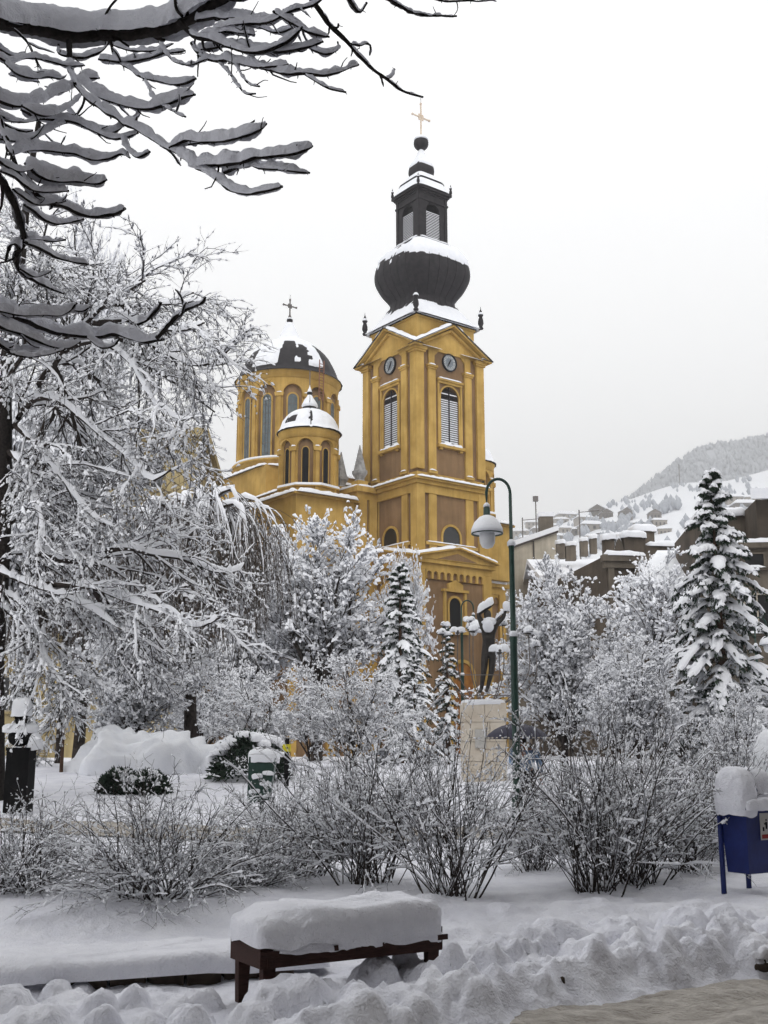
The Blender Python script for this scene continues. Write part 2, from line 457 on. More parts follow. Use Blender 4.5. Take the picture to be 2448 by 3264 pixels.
def gz(X, Y, detail=True):
    X = np.asarray(X, float); Y = np.asarray(Y, float)
    Z = gz_base(X, Y)
    if not detail: return Z
    s, n = street(X, Y)
    bm = np.exp(-((n-.46)/.33)**2) * (0.12 + 0.88*sstep(-1.3, .1, s))
    bank = bm*(.07 + .13*np.abs(noise3(s*2.0+.3, n*2.2, 3)) + .10*np.abs(noise3(s*4.7, n*4.7, 6)) + .05*np.abs(noise3(s*11, n*11, 8)))
    Z = Z + bank
    near = (Y < 16) & (Y > 4) & (np.abs(X) < 8)
    Zp = np.zeros_like(Z); Zn = np.zeros_like(Z)
    xs, ys = X[0], Y[:, 0]
    for x, y, h, r, asp in LUMPS:
        R2 = r * max(asp, 1) * 1.02
        i0, i1 = np.searchsorted(ys, [y-R2, y+R2]); j0, j1 = np.searchsorted(xs, [x-R2, x+R2])
        if i0 >= i1 or j0 >= j1: continue
        A = X[i0:i1, j0:j1] - x; B = Y[i0:i1, j0:j1] - y
        u = (A*SU[0]+B*SU[1])/asp; v = A*NU[0]+B*NU[1]
        q = 1 - (u*u+v*v)/(r*r)
        q = np.clip(q + 0.34*noise3(A/r*1.5+x*9, B/r*1.5+y*7) + .18*noise3(A/r*4+x*3, B/r*4+y*5) + .10*noise3(A/r*9+x*5, B/r*9+y*3), 0, 1.1)**.6 * h
        if h > 0: Zp[i0:i1, j0:j1] = np.maximum(Zp[i0:i1, j0:j1], q)
        else: Zn[i0:i1, j0:j1] = np.minimum(Zn[i0:i1, j0:j1], q)
    Z = Z + Zp + Zn
    w = np.exp(-((n-.55)/.75)**2)
    Z = Z + near * (0.018*fbm(X*7, Y*7, 1.0, 4)*(0.4+w) + .010*np.abs(noise3(X*26, Y*26, 3.0))*(.35+w) + 0.02*w*fbm(X*3, Y*3, 5.0, 2))
    return Z
# the stones and kerb clear a space behind the bench: photographed low kerb
xs = np.concatenate([-8 - np.geomspace(900, .35, 46), np.arange(-8, -3.6, .12), np.arange(-3.6, 4.4, .031), np.arange(4.4, 8, .12), 8 + np.geomspace(.35, 900, 46)])
ys = np.concatenate([-np.geomspace(60, .5, 14), np.arange(0, 5.6, .4), np.arange(5.6, 11.5, .029), np.arange(11.5, 17, .09), np.arange(17, 40, .35), 40 + np.geomspace(.4, 1500, 46)])
GX, GY = np.meshgrid(xs, ys)
GZ = gz(GX, GY)
idx = np.arange(GX.size).reshape(GX.shape)
GF = np.stack([idx[:-1, :-1], idx[:-1, 1:], idx[1:, 1:], idx[1:, :-1]], -1).reshape(-1, 4)
# snow mottled at random in two cool tones
m = material('snow_ground', (0.73, 0.735, 0.80), (0.85, 0.855, 0.905), 2.2, 0.7, 0.012, 55.0, 0.15, bump2=0.03)
g = mesh_obj('ground', np.stack([GX, GY, GZ], -1), GF, 'snow_ground', None, True, kind='structure')
def ground_z(x, y):
    return float(gz_base(x, y))

# slushy carriageway
rs = np.concatenate([np.arange(-9, -1.2, .3), np.arange(-1.2, 4.6, .03), np.arange(4.6, 40, .8)])
rn = np.concatenate([np.arange(-7.0, -1.9, .25), np.arange(-1.9, .44, .03)])
RS, RN = np.meshgrid(rs, rn)
RX = E0[0] + RS*SU[0] + RN*NU[0]; RY = E0[1] + RS*SU[1] + RN*NU[1]
edge = sstep(.40, .12, RN + 0.10*fbm(RS*1.3, RN*1.3, 9, 3))
RZ = -0.10 + 0.055*edge + 0.022*fbm(RS*2.2, RN*5, 4, 5)*edge + 0.03*np.clip(fbm(RS*.9, RN*2.6, 8, 3), 0, 1)*edge + .012*np.abs(noise3(RS*9, RN*14, 2.0))*edge
ri = np.arange(RX.size).reshape(RX.shape)
mesh_obj('road', np.stack([RX, RY, RZ], -1), np.stack([ri[:-1, :-1], ri[:-1, 1:], ri[1:, 1:], ri[1:, :-1]], -1).reshape(-1, 4), 'slush', None, True, kind='structure')

# grey trodden park path glimpsed behind the shrubs
px = np.linspace(-9, 8, 70); pw = np.linspace(-0.75, 0.75, 7)
PXX, PWW = np.meshgrid(px, pw)
PYY = 17.6 + 0.02*PXX**2 + 0.25*np.sin(PXX*.7) + PWW
mesh_obj('path', np.stack([PXX, PYY, gz_base(PXX, PYY) + 0.02 + 0.03*fbm(PXX*2, PYY*2, 1, 3)*0], -1),
         (lambda i: np.stack([i[:-1, :-1], i[:-1, 1:], i[1:, 1:], i[1:, :-1]], -1).reshape(-1, 4))(np.arange(PXX.size).reshape(PXX.shape)), 'slush', None, True, kind='structure')

# ================================================================== HILLS
def hill_fn(pts, Y0, Yr, power):
    """terrain rising from Y0 to a ridge at Yr whose crest passes through the pixels"""
    aa, mm = [], []
    for sx, sy in pts:
        d = ray(sx, sy); aa.append(d[0]/d[1]); mm.append(d[2]/d[1])
    aa, mm = np.array(aa), np.array(mm)
    def H(x, y):
        x = np.asarray(x, float); y = np.asarray(y, float)
        m_ = np.interp(x/np.maximum(y, 1), aa, mm)
        t = np.clip((y-Y0)/(Yr-Y0), 0, 1.25)
        z = (EYE + m_*Yr) * np.where(t <= 1, t**power, 1 - 0.5*(t-1)**2)
        return z + 1.3*fbm(x*.012, y*.012, 3, 3)*np.clip(t*4, 0, 1)*(1-np.clip((t-.85)*8, 0, 1)*.6)
    return H
H1 = hill_fn([(-400,1760),(700,1760),(1500,1755),(1640,1716),(1900,1614),(2016,1587),(2098,1558),(2164,1539),(2247,1536),(2313,1534),(2448,1498),(2700,1440),(3400,1400)], 170, 820, 0.9)
H2 = hill_fn([(-400,1900),(1700,1800),(1900,1660),(2019,1584),(2085,1531),(2181,1462),(2214,1442),(2280,1422),(2362,1412),(2448,1392),(2700,1330),(3300,1300)], 800, 1350, 0.9)
def fan(name, H, a0, a1, y0, y1, na, ny, mat, kind):
    A, Yg = np.meshgrid(np.linspace(a0, a1, na), np.linspace(y0, y1, ny))
    X = A*Yg
    i = np.arange(X.size).reshape(X.shape)
    return mesh_obj(name, np.stack([X, Yg, H(X, Yg) - 0.3], -1), np.stack([i[:-1, :-1], i[:-1, 1:], i[1:, 1:], i[1:, :-1]], -1).reshape(-1, 4), mat, None, True, kind=kind)
fan('hill', H1, -.3, .62, 165, 960, 160, 130, 'snow', 'structure')
fan('hill', H2, -.1, .62, 790, 1500, 120, 70, 'forest', 'structure')

def tree_dots(n, H, test, rg, hmin, hmax, name, label):
    """far bare woods: small tapering clumps joined into one mass"""
    V = []; F = []; c = 0
    acc = Acc()
    pts = []
    while len(pts) < n:
        a = rg.uniform(.02, .5); y = rg.uniform(*test[0]); x = a*y
        if rg.random() < test[1](a, y): pts.append((x, y, rg.uniform(hmin, hmax)))
    pts = np.array(pts)
    z = H(pts[:, 0], pts[:, 1])
    k = 4
    ang = np.arange(k)*2*PI/k
    prof = [(0.12, 0.0), (0.36, .45), (0.02, 1.0)]
    h = pts[:, 2]
    rings = []
    for r, t in prof:
        rr = r*h[:, None]*rg.uniform(.6, 1.3, (len(h), k))
        rings.append(np.stack([pts[:, 0:1]+rr*np.cos(ang), pts[:, 1:2]+rr*np.sin(ang), (z+t*h)[:, None]+0*rr + rg.uniform(-.06, .06, rr.shape)*h[:, None]], -1))
    V = np.stack(rings, 1)
    i = np.arange(V.shape[0]*len(prof)*k).reshape(V.shape[0], len(prof), k); j = np.roll(np.arange(k), -1)
    Fq = np.stack([i[:, :-1, :], i[:, :-1, j], i[:, 1:, j], i[:, 1:, :]], -1).reshape(-1, 4)
    o = mesh_obj(name, V, Fq, 'forest', None, False, kind='stuff')
    tag(o, label, 'woods')
_fr = np.random.default_rng(5)
tree_dots(16000, H2, ((850, 1420), lambda a, y: 0.6 + 0.4*(noise3(a*60, y*.02) > -.35)), _fr, 5, 8.5, 'distant_woods', 'grey bare wood covering the far hill')
tree_dots(2200, H1, ((330, 800), lambda a, y: float(np.clip(noise3(a*120, y*.03, 2.)*2.4-.55, 0, 1)) * (1.0 if y < 560 else .12)), _fr, 2, 5, 'hillside_trees', 'scattered bare trees among the houses on the snowy slope')

# ------------------------------------------------------------------ haze
hz = MB().span((-1100, -80, -3), (1300, 1700, 420)).obj('haze', 'snow', None, kind='stuff')
hm = bpy.data.materials.new('haze'); hm.use_nodes = True
hn = hm.node_tree.nodes; hn.clear()
ho = hn.new('ShaderNodeOutputMaterial'); hv = hn.new('ShaderNodeVolumePrincipled')
hv.inputs['Color'].default_value = (0.99, 0.995, 1.0, 1)
hv.inputs['Density'].default_value = 0.0007
hv.inputs['Anisotropy'].default_value = 0.0
hm.node_tree.links.new(hv.outputs[0], ho.inputs['Volume'])
hz.data.materials.clear(); hz.data.materials.append(hm)
tag(hz, 'pale winter haze over the town and hills', 'haze')

# ================================================================== THE CHURCH
TH = R(37)
TC = np.array([2.68, 74.06])
h = 2.9
church = thing('church', 'ochre church with dark onion-topped bell tower and snow-capped domes', 'church', (TC[0], TC[1], 0), TH)
def wY(lx, ly): return TC[1] + lx*math.sin(TH) + ly*math.cos(TH)
def zl(sy, lx=0.0, ly=0.0): return zof(sy, wY(lx, ly))       # height of a pixel row at a church-local spot
def face(k):
    c, s = [(1, 0), (0, 1), (-1, 0), (0, -1)][k]
    def fn(a, d, z):                       # a along the face, d outwards
        x, y = a, -(h + d)
        return (x*c - y*s, x*s + y*c, z)
    return fn
def snow_on(name, parent, segs, w, ht, M=7, step=.22, jit=.22, mat='snow'):
    acc = Acc()
    for p, q in segs:
        p, q = np.array(p, float), np.array(q, float)
        n = max(4, int(np.linalg.norm(q-p)/step))
        pts = p + (q-p)*np.linspace(0, 1, n)[:, None]
        acc.add(caps(pts[None], np.zeros((1, n)), w, ht, M, rng, jit, 0.5, 1.0, True))
    return acc.obj(name, mat, parent, True)
def arch(w, z0, z1, n=10, c=0.0):
    """round-headed opening outline, left foot round to right foot"""
    r = w/2; zs = z1 - r
    return [(c-r, z0)] + [(c-r*math.cos(t), zs+r*math.sin(t)) for t in np.linspace(0, PI, n)] + [(c+r, z0)]
def arched_wall(mb, a0, a1, z0, z1, ar, d, depth, fn):
    """flat wall piece with a round-headed hole and its reveal"""
    n = len(ar); lo = ar[0][1]
    top = [(a, z1) for a, z in ar]
    V = [fn(a, d, z) for a, z in ar] + [fn(a, d, z1) for a, z in ar] + [fn(a, d-depth, z) for a, z in ar]
    F = [(i, i+1, n+i+1, n+i) for i in range(1, n-2)] + [(2*n+i, 2*n+i+1, i+1, i) for i in range(n-1)] + [(2*n+n-1, 2*n, 0, n-1)]
    mb.add(V, F)
    l, r = ar[0][0], ar[-1][0]
    for q in ([(a0, z0), (l, z0), (l, z1), (a0, z1)], [(r, z0), (a1, z0), (a1, z1), (r, z1)], [(l, z0), (r, z0), (r, lo), (l, lo)]):
        if abs(q[0][0]-q[1][0]) > 1e-6 and abs(q[2][1]-q[1][1]) > 1e-6:
            mb.add([fn(a, d, z) for a, z in q], [(0, 1, 2, 3)])
    return mb
def ring_arch(mb, ar_in, ar_out, d0, d1, fn):
    n = len(ar_in)
    V = [fn(a, d, z) for ar in (ar_in, ar_out) for d in (d0, d1) for a, z in ar]
    F = []
    for i in range(n-1):
        F += [(n+i, n+i+1, 3*n+i+1, 3*n+i), (2*n+i, 2*n+i+1, i+1, i)[::-1], (i, i+1, n+i+1, n+i), (2*n+i, 3*n+i, 3*n+i+1, 2*n+i+1)]
    F += [(0, n, 3*n, 2*n), (n-1, 3*n-1, 4*n-1, 2*n-1)]
    return mb.add(V, F)

zP = zl(1775, -h, -h)         # porch cornice
zB = zl(1519, -h, -h)         # cornice below the belfry
zE = zl(1105, -h, -h) + .1    # eaves of the gables
zG = zl(1050, 0, -h)          # gable tops
zR = zl(1062)                 # foot of the onion roof
print('church levels', zP, zB, zE, zG, zR, 'top', zl(331))

# solid cores
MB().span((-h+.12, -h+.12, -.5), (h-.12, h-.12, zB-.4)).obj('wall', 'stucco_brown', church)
VIS = (0, 3)
# piers at the corners and the inner pilasters, both stages
cw = .60
corner = mesh_data('pilaster', *(lambda b: (b.V, b.F))(MB().span((-cw/2-.03, -cw/2-.03, zP), (cw/2+.03, cw/2+.03, zB-.4)).span((-cw/2-.03, -cw/2-.03, zB+.6), (cw/2+.03, cw/2+.03, zE-.35)).span((-cw/2-.12, -cw/2-.12, zE-.35), (cw/2+.12, cw/2+.12, zE-.22)).span((-cw/2-.20, -cw/2-.20, zE-.22), (cw/2+.20, cw/2+.20, zE))), 'stucco_yellow')
for sx_ in (-1, 1):
    for sy_ in (-1, 1):
        link('pilaster', corner, church, (sx_*(h-cw/2+.04), sy_*(h-cw/2+.04), 0))
zcap = zl(1190, 0, -h)        # capitals of the inner pilasters
for k in range(4):
    fn = face(k)
    for sg in (-1, 1):
        a = sg*h*.545
        b = MB()
        b.prism([(a-.31, zP), (a+.31, zP), (a+.31, zB-.4), (a-.31, zB-.4)], -.2, -.005, fn)
        b.prism([(a-.31, zB+.6), (a+.31, zB+.6), (a+.31, zcap), (a-.31, zcap)], -.2, .02, fn)
        b.prism([(a-.37, zcap), (a+.37, zcap), (a+.37, zcap+.12), (a-.37, zcap+.12)], -.2, .08, fn)
        b.prism([(a-.43, zcap+.12), (a+.43, zcap+.12), (a+.43, zcap+.26), (a-.43, zcap+.26)], -.2, .15, fn)
        b.prism([(a-.25, zcap+.26), (a+.25, zcap+.26), (a+.25, zE+.55), (a-.25, zE+.1)] if sg < 0 else [(a-.25, zcap+.26), (a+.25, zcap+.26), (a+.25, zE+.1), (a-.25, zE+.55)], -.2, -.01, fn)
        b.prism([(a-.36, zB+.4), (a+.36, zB+.4), (a+.36, zB+.6), (a-.36, zB+.6)], -.2, .10, fn)
        b.obj('pilaster', 'stucco_yellow', church)
        if k in VIS:
            snow_on('snow', church, [(fn(a-.42, .02, zcap+.26), fn(a+.42, .02, zcap+.26))], .17, .10)
            snow_on('snow', church, [(fn(a-.36, .06, zB+.6), fn(a+.36, .06, zB+.6))], .10, .09)
# cornices between the stages
MB().span((-h-.05, -h-.05, zB-.95), (h+.05, h+.05, zB-.4)).span((-h-.20, -h-.20, zB-.4), (h+.20, h+.20, zB-.16)).span((-h-.38, -h-.38, zB-.16), (h+.38, h+.38, zB)).obj('cornice', 'stucco_yellow', church)
e = h+.30
C4 = [(-e, -e, zB), (e, -e, zB), (e, e, zB), (-e, e, zB)]
snow_on('snow', church, [(C4[i], C4[(i+1) % 4]) for i in range(4)], .20, .16)
MB().span((-h+.02, -h+.02, zB), (h-.02, h-.02, zB+.4)).obj('plinth', 'stucco_yellow', church)
# belfry walls with their louvred windows, clocks and gables
zw0, zw1 = zl(1419, 0, -h), zl(1233, 0, -h)
WW = 1.58
zclk = zl(1156, 0, -h)
slat = MB()
slat.m = 0; slat.add([(-WW/2, -.045, -.065), (WW/2, -.045, -.065), (WW/2, .035, .055), (-WW/2, .035, .055)], [(0, 1, 2, 3)])
slat.m = 1; slat.add([(-WW/2, -.045, -.09), (WW/2, -.045, -.09), (WW/2, .035, .03), (-WW/2, .035, .03), (-WW/2, -.045, -.065), (WW/2, -.045, -.065), (WW/2, .035, .055), (-WW/2, .035, .055)], [(3, 2, 1, 0), (0, 1, 5, 4), (2, 3, 7, 6)])
slat_me = mesh_data('slat', slat.V, slat.F, ['snow_twig', 'roof_metal'], False, slat.M)
bare_me = mesh_data('slat', slat.V, slat.F, ['roof_metal', 'roof_metal'], False, slat.M)
def belfry_face(k):
    fn = face(k); vis = k in VIS
    ar = arch(WW, zw0, zw1, 12)
    w = MB(); arched_wall(w, -h+.13, h-.13, zB+.4, zE, ar, -.12, .5, fn)
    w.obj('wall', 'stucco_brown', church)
    win = MB().prism(arch(WW+.1, zw0-.05, zw1+.05, 12), -.72, -.60, fn).obj('window', 'window_dark', church)
    if not vis: 
        pass
    else:
        z = zw0 + .12; i = 0
        dz = (zw1-zw0-.9)/21
        rz = [0, 0, 0, -PI/2][k] if k else 0
        while i < 25:
            half = WW/2 if z < zw1-WW/2 else math.sqrt(max(0, (WW/2)**2-(z-zw1+WW/2)**2))
            if half > .25:
                o = link('slat', slat_me if i < 21 or i == 23 else bare_me, win, fn(0, -.20, z), (0, 0, rz))
                o.scale = (half*2/WW*.985, 1, 1)
            z += dz; i += 1
        MB().prism([(-.03, zw0), (.03, zw0), (.03, zw1-.05), (-.03, zw1-.05)], -.2, -.12, fn).obj('mullion', 'roof_metal', win)
        # moulded frame, sill and hood
        fr = MB(); ring_arch(fr, arch(WW, zw0, zw1, 12), arch(WW+.22, zw0, zw1+.11, 12), -.12, -.04, fn); fr.obj('window_frame', 'stucco_yellow', win)
        for sg in (-1, 1):
            MB().prism([(sg*.99-.07, zw0-.3), (sg*.99+.07, zw0-.3), (sg*.99+.07, zw1+.45), (sg*.99-.07, zw1+.45)], -.2, -.02, fn).obj('window_frame', 'stucco_yellow', win)
        zh = zl(1213, 0, -h)
        hd = MB().prism([(-1.05, zh-.32), (1.05, zh-.32), (1.05, zh-.14), (-1.05, zh-.14)], -.2, .02, fn).prism([(-1.12, zh-.14), (1.12, zh-.14), (1.12, zh), (-1.12, zh)], -.2, .10, fn)
        hd.obj('hood', 'stucco_yellow', church)
        snow_on('snow', church, [(fn(-1.1, 0, zh), fn(1.1, 0, zh))], .13, .10)
        sl = MB().prism([(-1.13, zw0-.28), (1.13, zw0-.28), (1.13, zw0-.08), (-1.13, zw0-.08)], -.2, .16, fn)
        sl.prism([(-.98, zw0-.42), (-.74, zw0-.42), (-.74, zw0-.28), (-.98, zw0-.28)], -.2, .07, fn).prism([(.74, zw0-.42), (.98, zw0-.42), (.98, zw0-.28), (.74, zw0-.28)], -.2, .07, fn)
        sl.obj('sill', 'stucco_yellow', church)
        snow_on('snow', church, [(fn(-1.1, -.06, zw0-.08), fn(1.1, -.06, zw0-.08))], .24, .20, jit=.5)
        # the clock
        ck = MB(); n = 32
        def disc(b, r0, r1, d0, d1):
            V = [fn(r*math.cos(t), d, zclk+r*math.sin(t)) for r, d in ((r0, d1), (r1, d1), (r1, d0)) for t in np.arange(n)*2*PI/n]
            b.add(V, [(i, (i+1) % n, n+(i+1) % n, n+i) for i in range(n)] + [(n+i, n+(i+1) % n, 2*n+(i+1) % n, 2*n+i) for i in range(n)])
        rim = MB(); disc(rim, .55, .62, -.2, .02)
        c0 = MB().prism([(.56*math.cos(t), zclk+.56*math.sin(t)) for t in np.arange(n)*2*PI/n], -.2, -.06, fn).obj('clock', 'clock_face', church)
        rim.obj('clock_rim', 'roof_metal', c0)
        for q in range(12):
            t = q*PI/6; u = np.array([math.cos(t), math.sin(t)]); v = np.array([-u[1], u[0]])
            poly = [u*.34 - v*.055, u*.51 - v*.10, u*.51 + v*.10, u*.34 + v*.055]
            MB().prism([(p[0], zclk+p[1]) for p in poly], -.1, -.045, fn).obj('hour_mark', 'clock_mark', c0)
            p1 = [u*.38-v*.018, u*.47-v*.018, u*.47+v*.018, u*.38+v*.018]
            MB().prism([(p[0], zclk+p[1]) for p in p1], -.1, -.038, fn).obj('numeral', 'roof_metal', c0)
        for t, L, wd in ((R(62), .32, .05), (R(240), .46, .035)):
            u = np.array([math.cos(t), math.sin(t)]); v = np.array([-u[1], u[0]])
            MB().prism([(p[0], zclk+p[1]) for p in (-u*.08-v*wd, u*L-v*.012, u*L+v*.012, -u*.08+v*wd)], -.1, -.025, fn).obj('clock_hand', 'black_stone', c0)
    # gable: yellow field framing a brown hexagon, raking cornice and snow
    b = MB()
    zi = zE - .05
    b.prism([(-h-.0, zE-.02), (h+.0, zE-.02), (0, zG-.12)], -.6, -.02, fn)
    b.obj('gable', 'stucco_yellow', church)
    hexa = [(-1.28, zcap+.2), (-1.02, zclk+.52), (0, zE+.62), (1.02, zclk+.52), (1.28, zcap+.2)]
    b = MB()   # yellow band over the clock following the gable
    b.prism([(-1.85, zE-.62), (-1.0, zclk+.55), (-1.0, zE+.33), (-1.85, zE)][::-1], -.2, -.03, fn)
    b.prism([(1.85, zE-.62), (1.85, zE), (1.0, zE+.33), (1.0, zclk+.55)][::-1], -.2, -.03, fn)
    b.prism([(-1.0, zclk+.55), (0, zE+.30), (0, zE+.72), (-1.0, zE+.33)], -.2, -.034, fn).prism([(1.0, zclk+.55), (1.0, zE+.33), (0, zE+.72), (0, zE+.30)], -.2, -.034, fn)
    b.prism([(-1.0, zclk+.55), (-1.34, zclk+.2), (-1.34, zcap+.3), (-1.8, zcap+.3), (-1.8, zE-.6)][::-1], -.2, -.036, fn)
    b.prism([(1.0, zclk+.55), (1.8, zE-.6), (1.8, zcap+.3), (1.34, zcap+.3), (1.34, zclk+.2)][::-1], -.2, -.036, fn)
    b.obj('gable_band', 'stucco_yellow', church)
    for sg in (-1, 1):
        p, q = np.array(fn(sg*(h+.48), .16, zE-.05)), np.array(fn(0, .16, zG+.12))
        MB().bar(p, q, .66, .12, (0, 0, 1)).obj('raking_cornice', 'stucco_yellow', church)
        up = np.array([0, 0, .075])
        MB().bar(np.array(fn(sg*(h+.56), .20, zE-.05))+up, np.array(fn(0, .20, zG+.15))+up, .74, .04).obj('flashing', 'roof_metal', church)
        MB().bar(np.array(fn(sg*(h+.1), .05, zE-.02)), np.array(fn(0, .05, zG-.16)), .3, .16).obj('raking_moulding', 'stucco_yellow', church)
        snow_on('snow', church, [(np.array(fn(sg*(h+.5), .14, zE-.02))+up, np.array(fn(0, .14, zG+.16))+up)], .44, .27)
        # saddle roof running back to the onion's foot
        V = [fn(0, .3, zG+.1), fn(0, -2.0, zG+.1), fn(sg*(h+.4), -2.0, zE), fn(sg*(h+.4), .3, zE)]
        mesh_obj('gable_roof', V, [(0, 1, 2, 3)] if sg > 0 else [(3, 2, 1, 0)], 'snow', church)
for k in range(4): belfry_face(k)
# block under the onion
hb = 2.52
MB().span((-hb, -hb, zE-.8), (hb, hb, zR-.12)).span((-hb-.08, -hb-.08, zR-.12), (hb+.08, hb+.08, zR)).obj('attic', 'stucco_yellow', church)

# ---- the onion and the lantern: square plan with softened corners
def sq(t, e=5.0):
    return 1.0/((abs(math.cos(t))**e + abs(math.sin(t))**e)**(1/e))
def loft(prof, n, e, c=(0, 0), seams=0):
    V = []
    for r, z in prof:
        for k in range(n):
            t = 2*PI*k/n + PI/4
            ee = e(z) if callable(e) else e
            q = r*sq(t, ee)
            V.append((c[0]+q*math.cos(t), c[1]+q*math.sin(t), z))
    V = np.array(V); m_ = len(prof)
    i = np.arange(m_*n).reshape(m_, n); j = np.roll(np.arange(n), -1)
    return V, np.stack([i[:-1, :], i[:-1, j], i[1:, j], i[1:, :]], -1).reshape(-1, 4)
def smooth_prof(pts, n): return [tuple(p) for p in spline(np.array(pts, float), n)]
def snow_shell(name, V, m_, n, thick, mat, parent, closed=True):
    """snow on a lofted grid: thickness per vertex, faces only where some lies"""
    G = V.reshape(m_, n, 3)
    du = np.roll(G, -1, 1) - np.roll(G, 1, 1)
    dv = np.gradient(G, axis=0)
    N = np.cross(du, dv); N /= np.linalg.norm(N, axis=2, keepdims=True) + 1e-9
    W = G + N*np.where(thick > 0, thick, -.03)[..., None]
    i = np.arange(m_*n).reshape(m_, n); j = np.roll(np.arange(n), -1)
    F = np.stack([i[:-1, :], i[:-1, j], i[1:, j], i[1:, :]], -1).reshape(-1, 4)
    t = thick.ravel()
    F = F[(t[F] > 0).any(1)]
    use, inv = np.unique(F, return_inverse=True)
    return mesh_obj(name, W.reshape(-1, 3)[use], inv.reshape(F.shape), mat, parent, True)
def zA(y): return zl(280 + y*.3617)
KZ = .3617*ppm(900, 74)*1.06         # metres per pixel of the tower-top study
def hw(p): return p*KZ/1.36
on = smooth_prof([(hw(470), zR), (hw(452), zR+.12), (hw(395), zA(2085)), (hw(338), zA(2010)), (hw(305), zA(1930)), (hw(325), zA(1892)), (hw(392), zA(1820)), (hw(445), zA(1730)), (hw(454), zA(1655)), (hw(428), zA(1565)), (hw(358), zA(1483)), (hw(252), zA(1434))], 44)
esq = lambda z: 7.0 if z < zA(1960) or z > zA(1470) else 4.2
V, F = loft(on, 96, esq)
onion = mesh_obj('onion_roof', V, F, 'roof_metal', church, True)
G = V.reshape(44, 96, 3)
for k in range(0, 96, 4):              # standing seams
    if k % 96 in range(0, 96):
        pts = G[:, k] * np.array([1.004, 1.004, 1])
        if k % 24 == 0: continue
        Vt, Ft = tubes(pts[None], np.full((1, 44), .022), 4)
        mesh_obj('seam', Vt, Ft, 'roof_metal', onion, True)
# snow clinging to the onion: thick over the right-hand face, torn on the left
tt = (2*PI*np.arange(96)/96 + PI/4)[None, :]; zz = G[:, :, 2]
nx = noise3(G[..., 0]*1.4, G[..., 1]*1.4, zz*1.2); nf = noise3(G[..., 0]*5, G[..., 1]*5, zz*2)
az = (np.degrees(tt) % 360)
right = sstep(205, 228, az)*sstep(330, 315, az)          # face looking to the street (-y)
left = sstep(135, 150, az)*sstep(224, 214, az)            # face -x
top = zz > zA(1425 + 0)
cover_r = (zz - (zA(1618) + .16*nx + .05*nf))/.5
cover_l = np.minimum((zz - zA(1600))/.5, (zA(1470) - zz)/.3) - .35 + 1.3*nf
other = (zz - zA(1560))/.6 + .3*nx
cov = np.where(right > .5, cover_r, np.where(left > .5, cover_l, other))
cov = np.where(zz > zA(1441), -1, cov)
low = (zA(1990) + .12*nx + .05*nf - zz)/.4                # skirt of snow on the flared foot
low = np.where(left > .5, low-.35+.6*nf, low)
cov = np.maximum(cov, np.where(zz < zA(1960), low, -1))
sp0 = snow_shell('snow', V, 44, 96, np.clip(cov, -1, 1)*.11, 'snow', church); sp0['kind'] = 'stuff'
edges = [(-hw(462), -hw(462), zR+.05), (hw(462), -hw(462), zR+.05), (hw(462), hw(462), zR+.05), (-hw(462), hw(462), zR+.05)]
snow_on('snow', church, [(edges[i], edges[(i+1) % 4]) for i in range(4)], .16, .14)
# lantern
l1, l0 = zA(1015), zA(1400)
lh = hw(205)
MB().span((-hw(236), -hw(236), zA(1440)), (hw(236), hw(236), zA(1408))).span((-lh-.1, -lh-.1, zA(1408)), (lh+.1, lh+.1, l0)).obj('lantern_base', 'roof_metal', church)
e = hw(226)
C4 = [(-e, -e, zA(1408)), (e, -e, zA(1408)), (e, e, zA(1408)), (-e, e, zA(1408))]
snow_on('snow', church, [(C4[i], C4[(i+1) % 4]) for i in range(4)], .14, .12)
zk0, zk1 = l0+.1, zA(1085)
LW = lh*.98
slat2 = mesh_data('slat', np.array(slat.V)*np.array([LW/WW, .75, .75]), slat.F, ['snow_twig', 'roof_metal'], False, slat.M)
def lface(k):
    c, s = [(1, 0), (0, 1), (-1, 0), (0, -1)][k]
    return lambda a, d, z: (a*c+(lh+d)*s, a*s-(lh+d)*c, z)
for k in range(4):
    fn = lface(k)
    w = MB(); arched_wall(w, -lh, lh, l0, l1, arch(LW, zk0, zk1, 10), 0, .3, fn); w.obj('lantern_wall', 'roof_metal', church)
    win = MB().prism(arch(LW+.06, zk0-.03, zk1+.03, 10), -.42, -.34, fn).obj('window', 'hole_dark', church)
    if k in VIS:
        nsl = 17
        for i in range(nsl):
            z = zk0 + .08 + i*(zk1-zk0-.62)/nsl
            link('slat', slat2, win, fn(0, -.08, z), (0, 0, 0 if k == 0 else -PI/2))
        for sg in (-1, 1):
            MB().prism([(sg*(lh-.12)-.12, l0), (sg*(lh-.12)+.12, l0), (sg*(lh-.12)+.12, l1), (sg*(lh-.12)-.12, l1)], -.05, .05, fn).obj('lantern_pilaster', 'roof_metal', church)
MB().span((-lh-.08, -lh-.08, zA(1075)), (lh+.08, lh+.08, zA(1060))).span((-lh-.06, -lh-.06, l1), (lh+.06, lh+.06, l1+.12)).span((-hw(228), -hw(228), l1+.12), (hw(228), hw(228), zA(985))).span((-hw(248), -hw(248), zA(985)), (hw(248), hw(248), zA(968))).obj('lantern_cornice', 'roof_metal', church)
r1 = smooth_prof([(hw(248), zA(968)), (hw(215), zA(925)), (hw(192), zA(885))], 10)
V, F = loft(r1, 64, 7); mesh_obj('lantern_roof', V, F, 'roof_metal', church, True)
snow_shell('snow', V, 10, 64, np.full((10, 64), .09), 'snow', church)
MB().span((-hw(186), -hw(186), zA(890)), (hw(186), hw(186), zA(868))).obj('lantern_tier', 'roof_metal', church)
r2 = smooth_prof([(hw(190), zA(868)), (hw(150), zA(835)), (hw(120), zA(800))], 10)
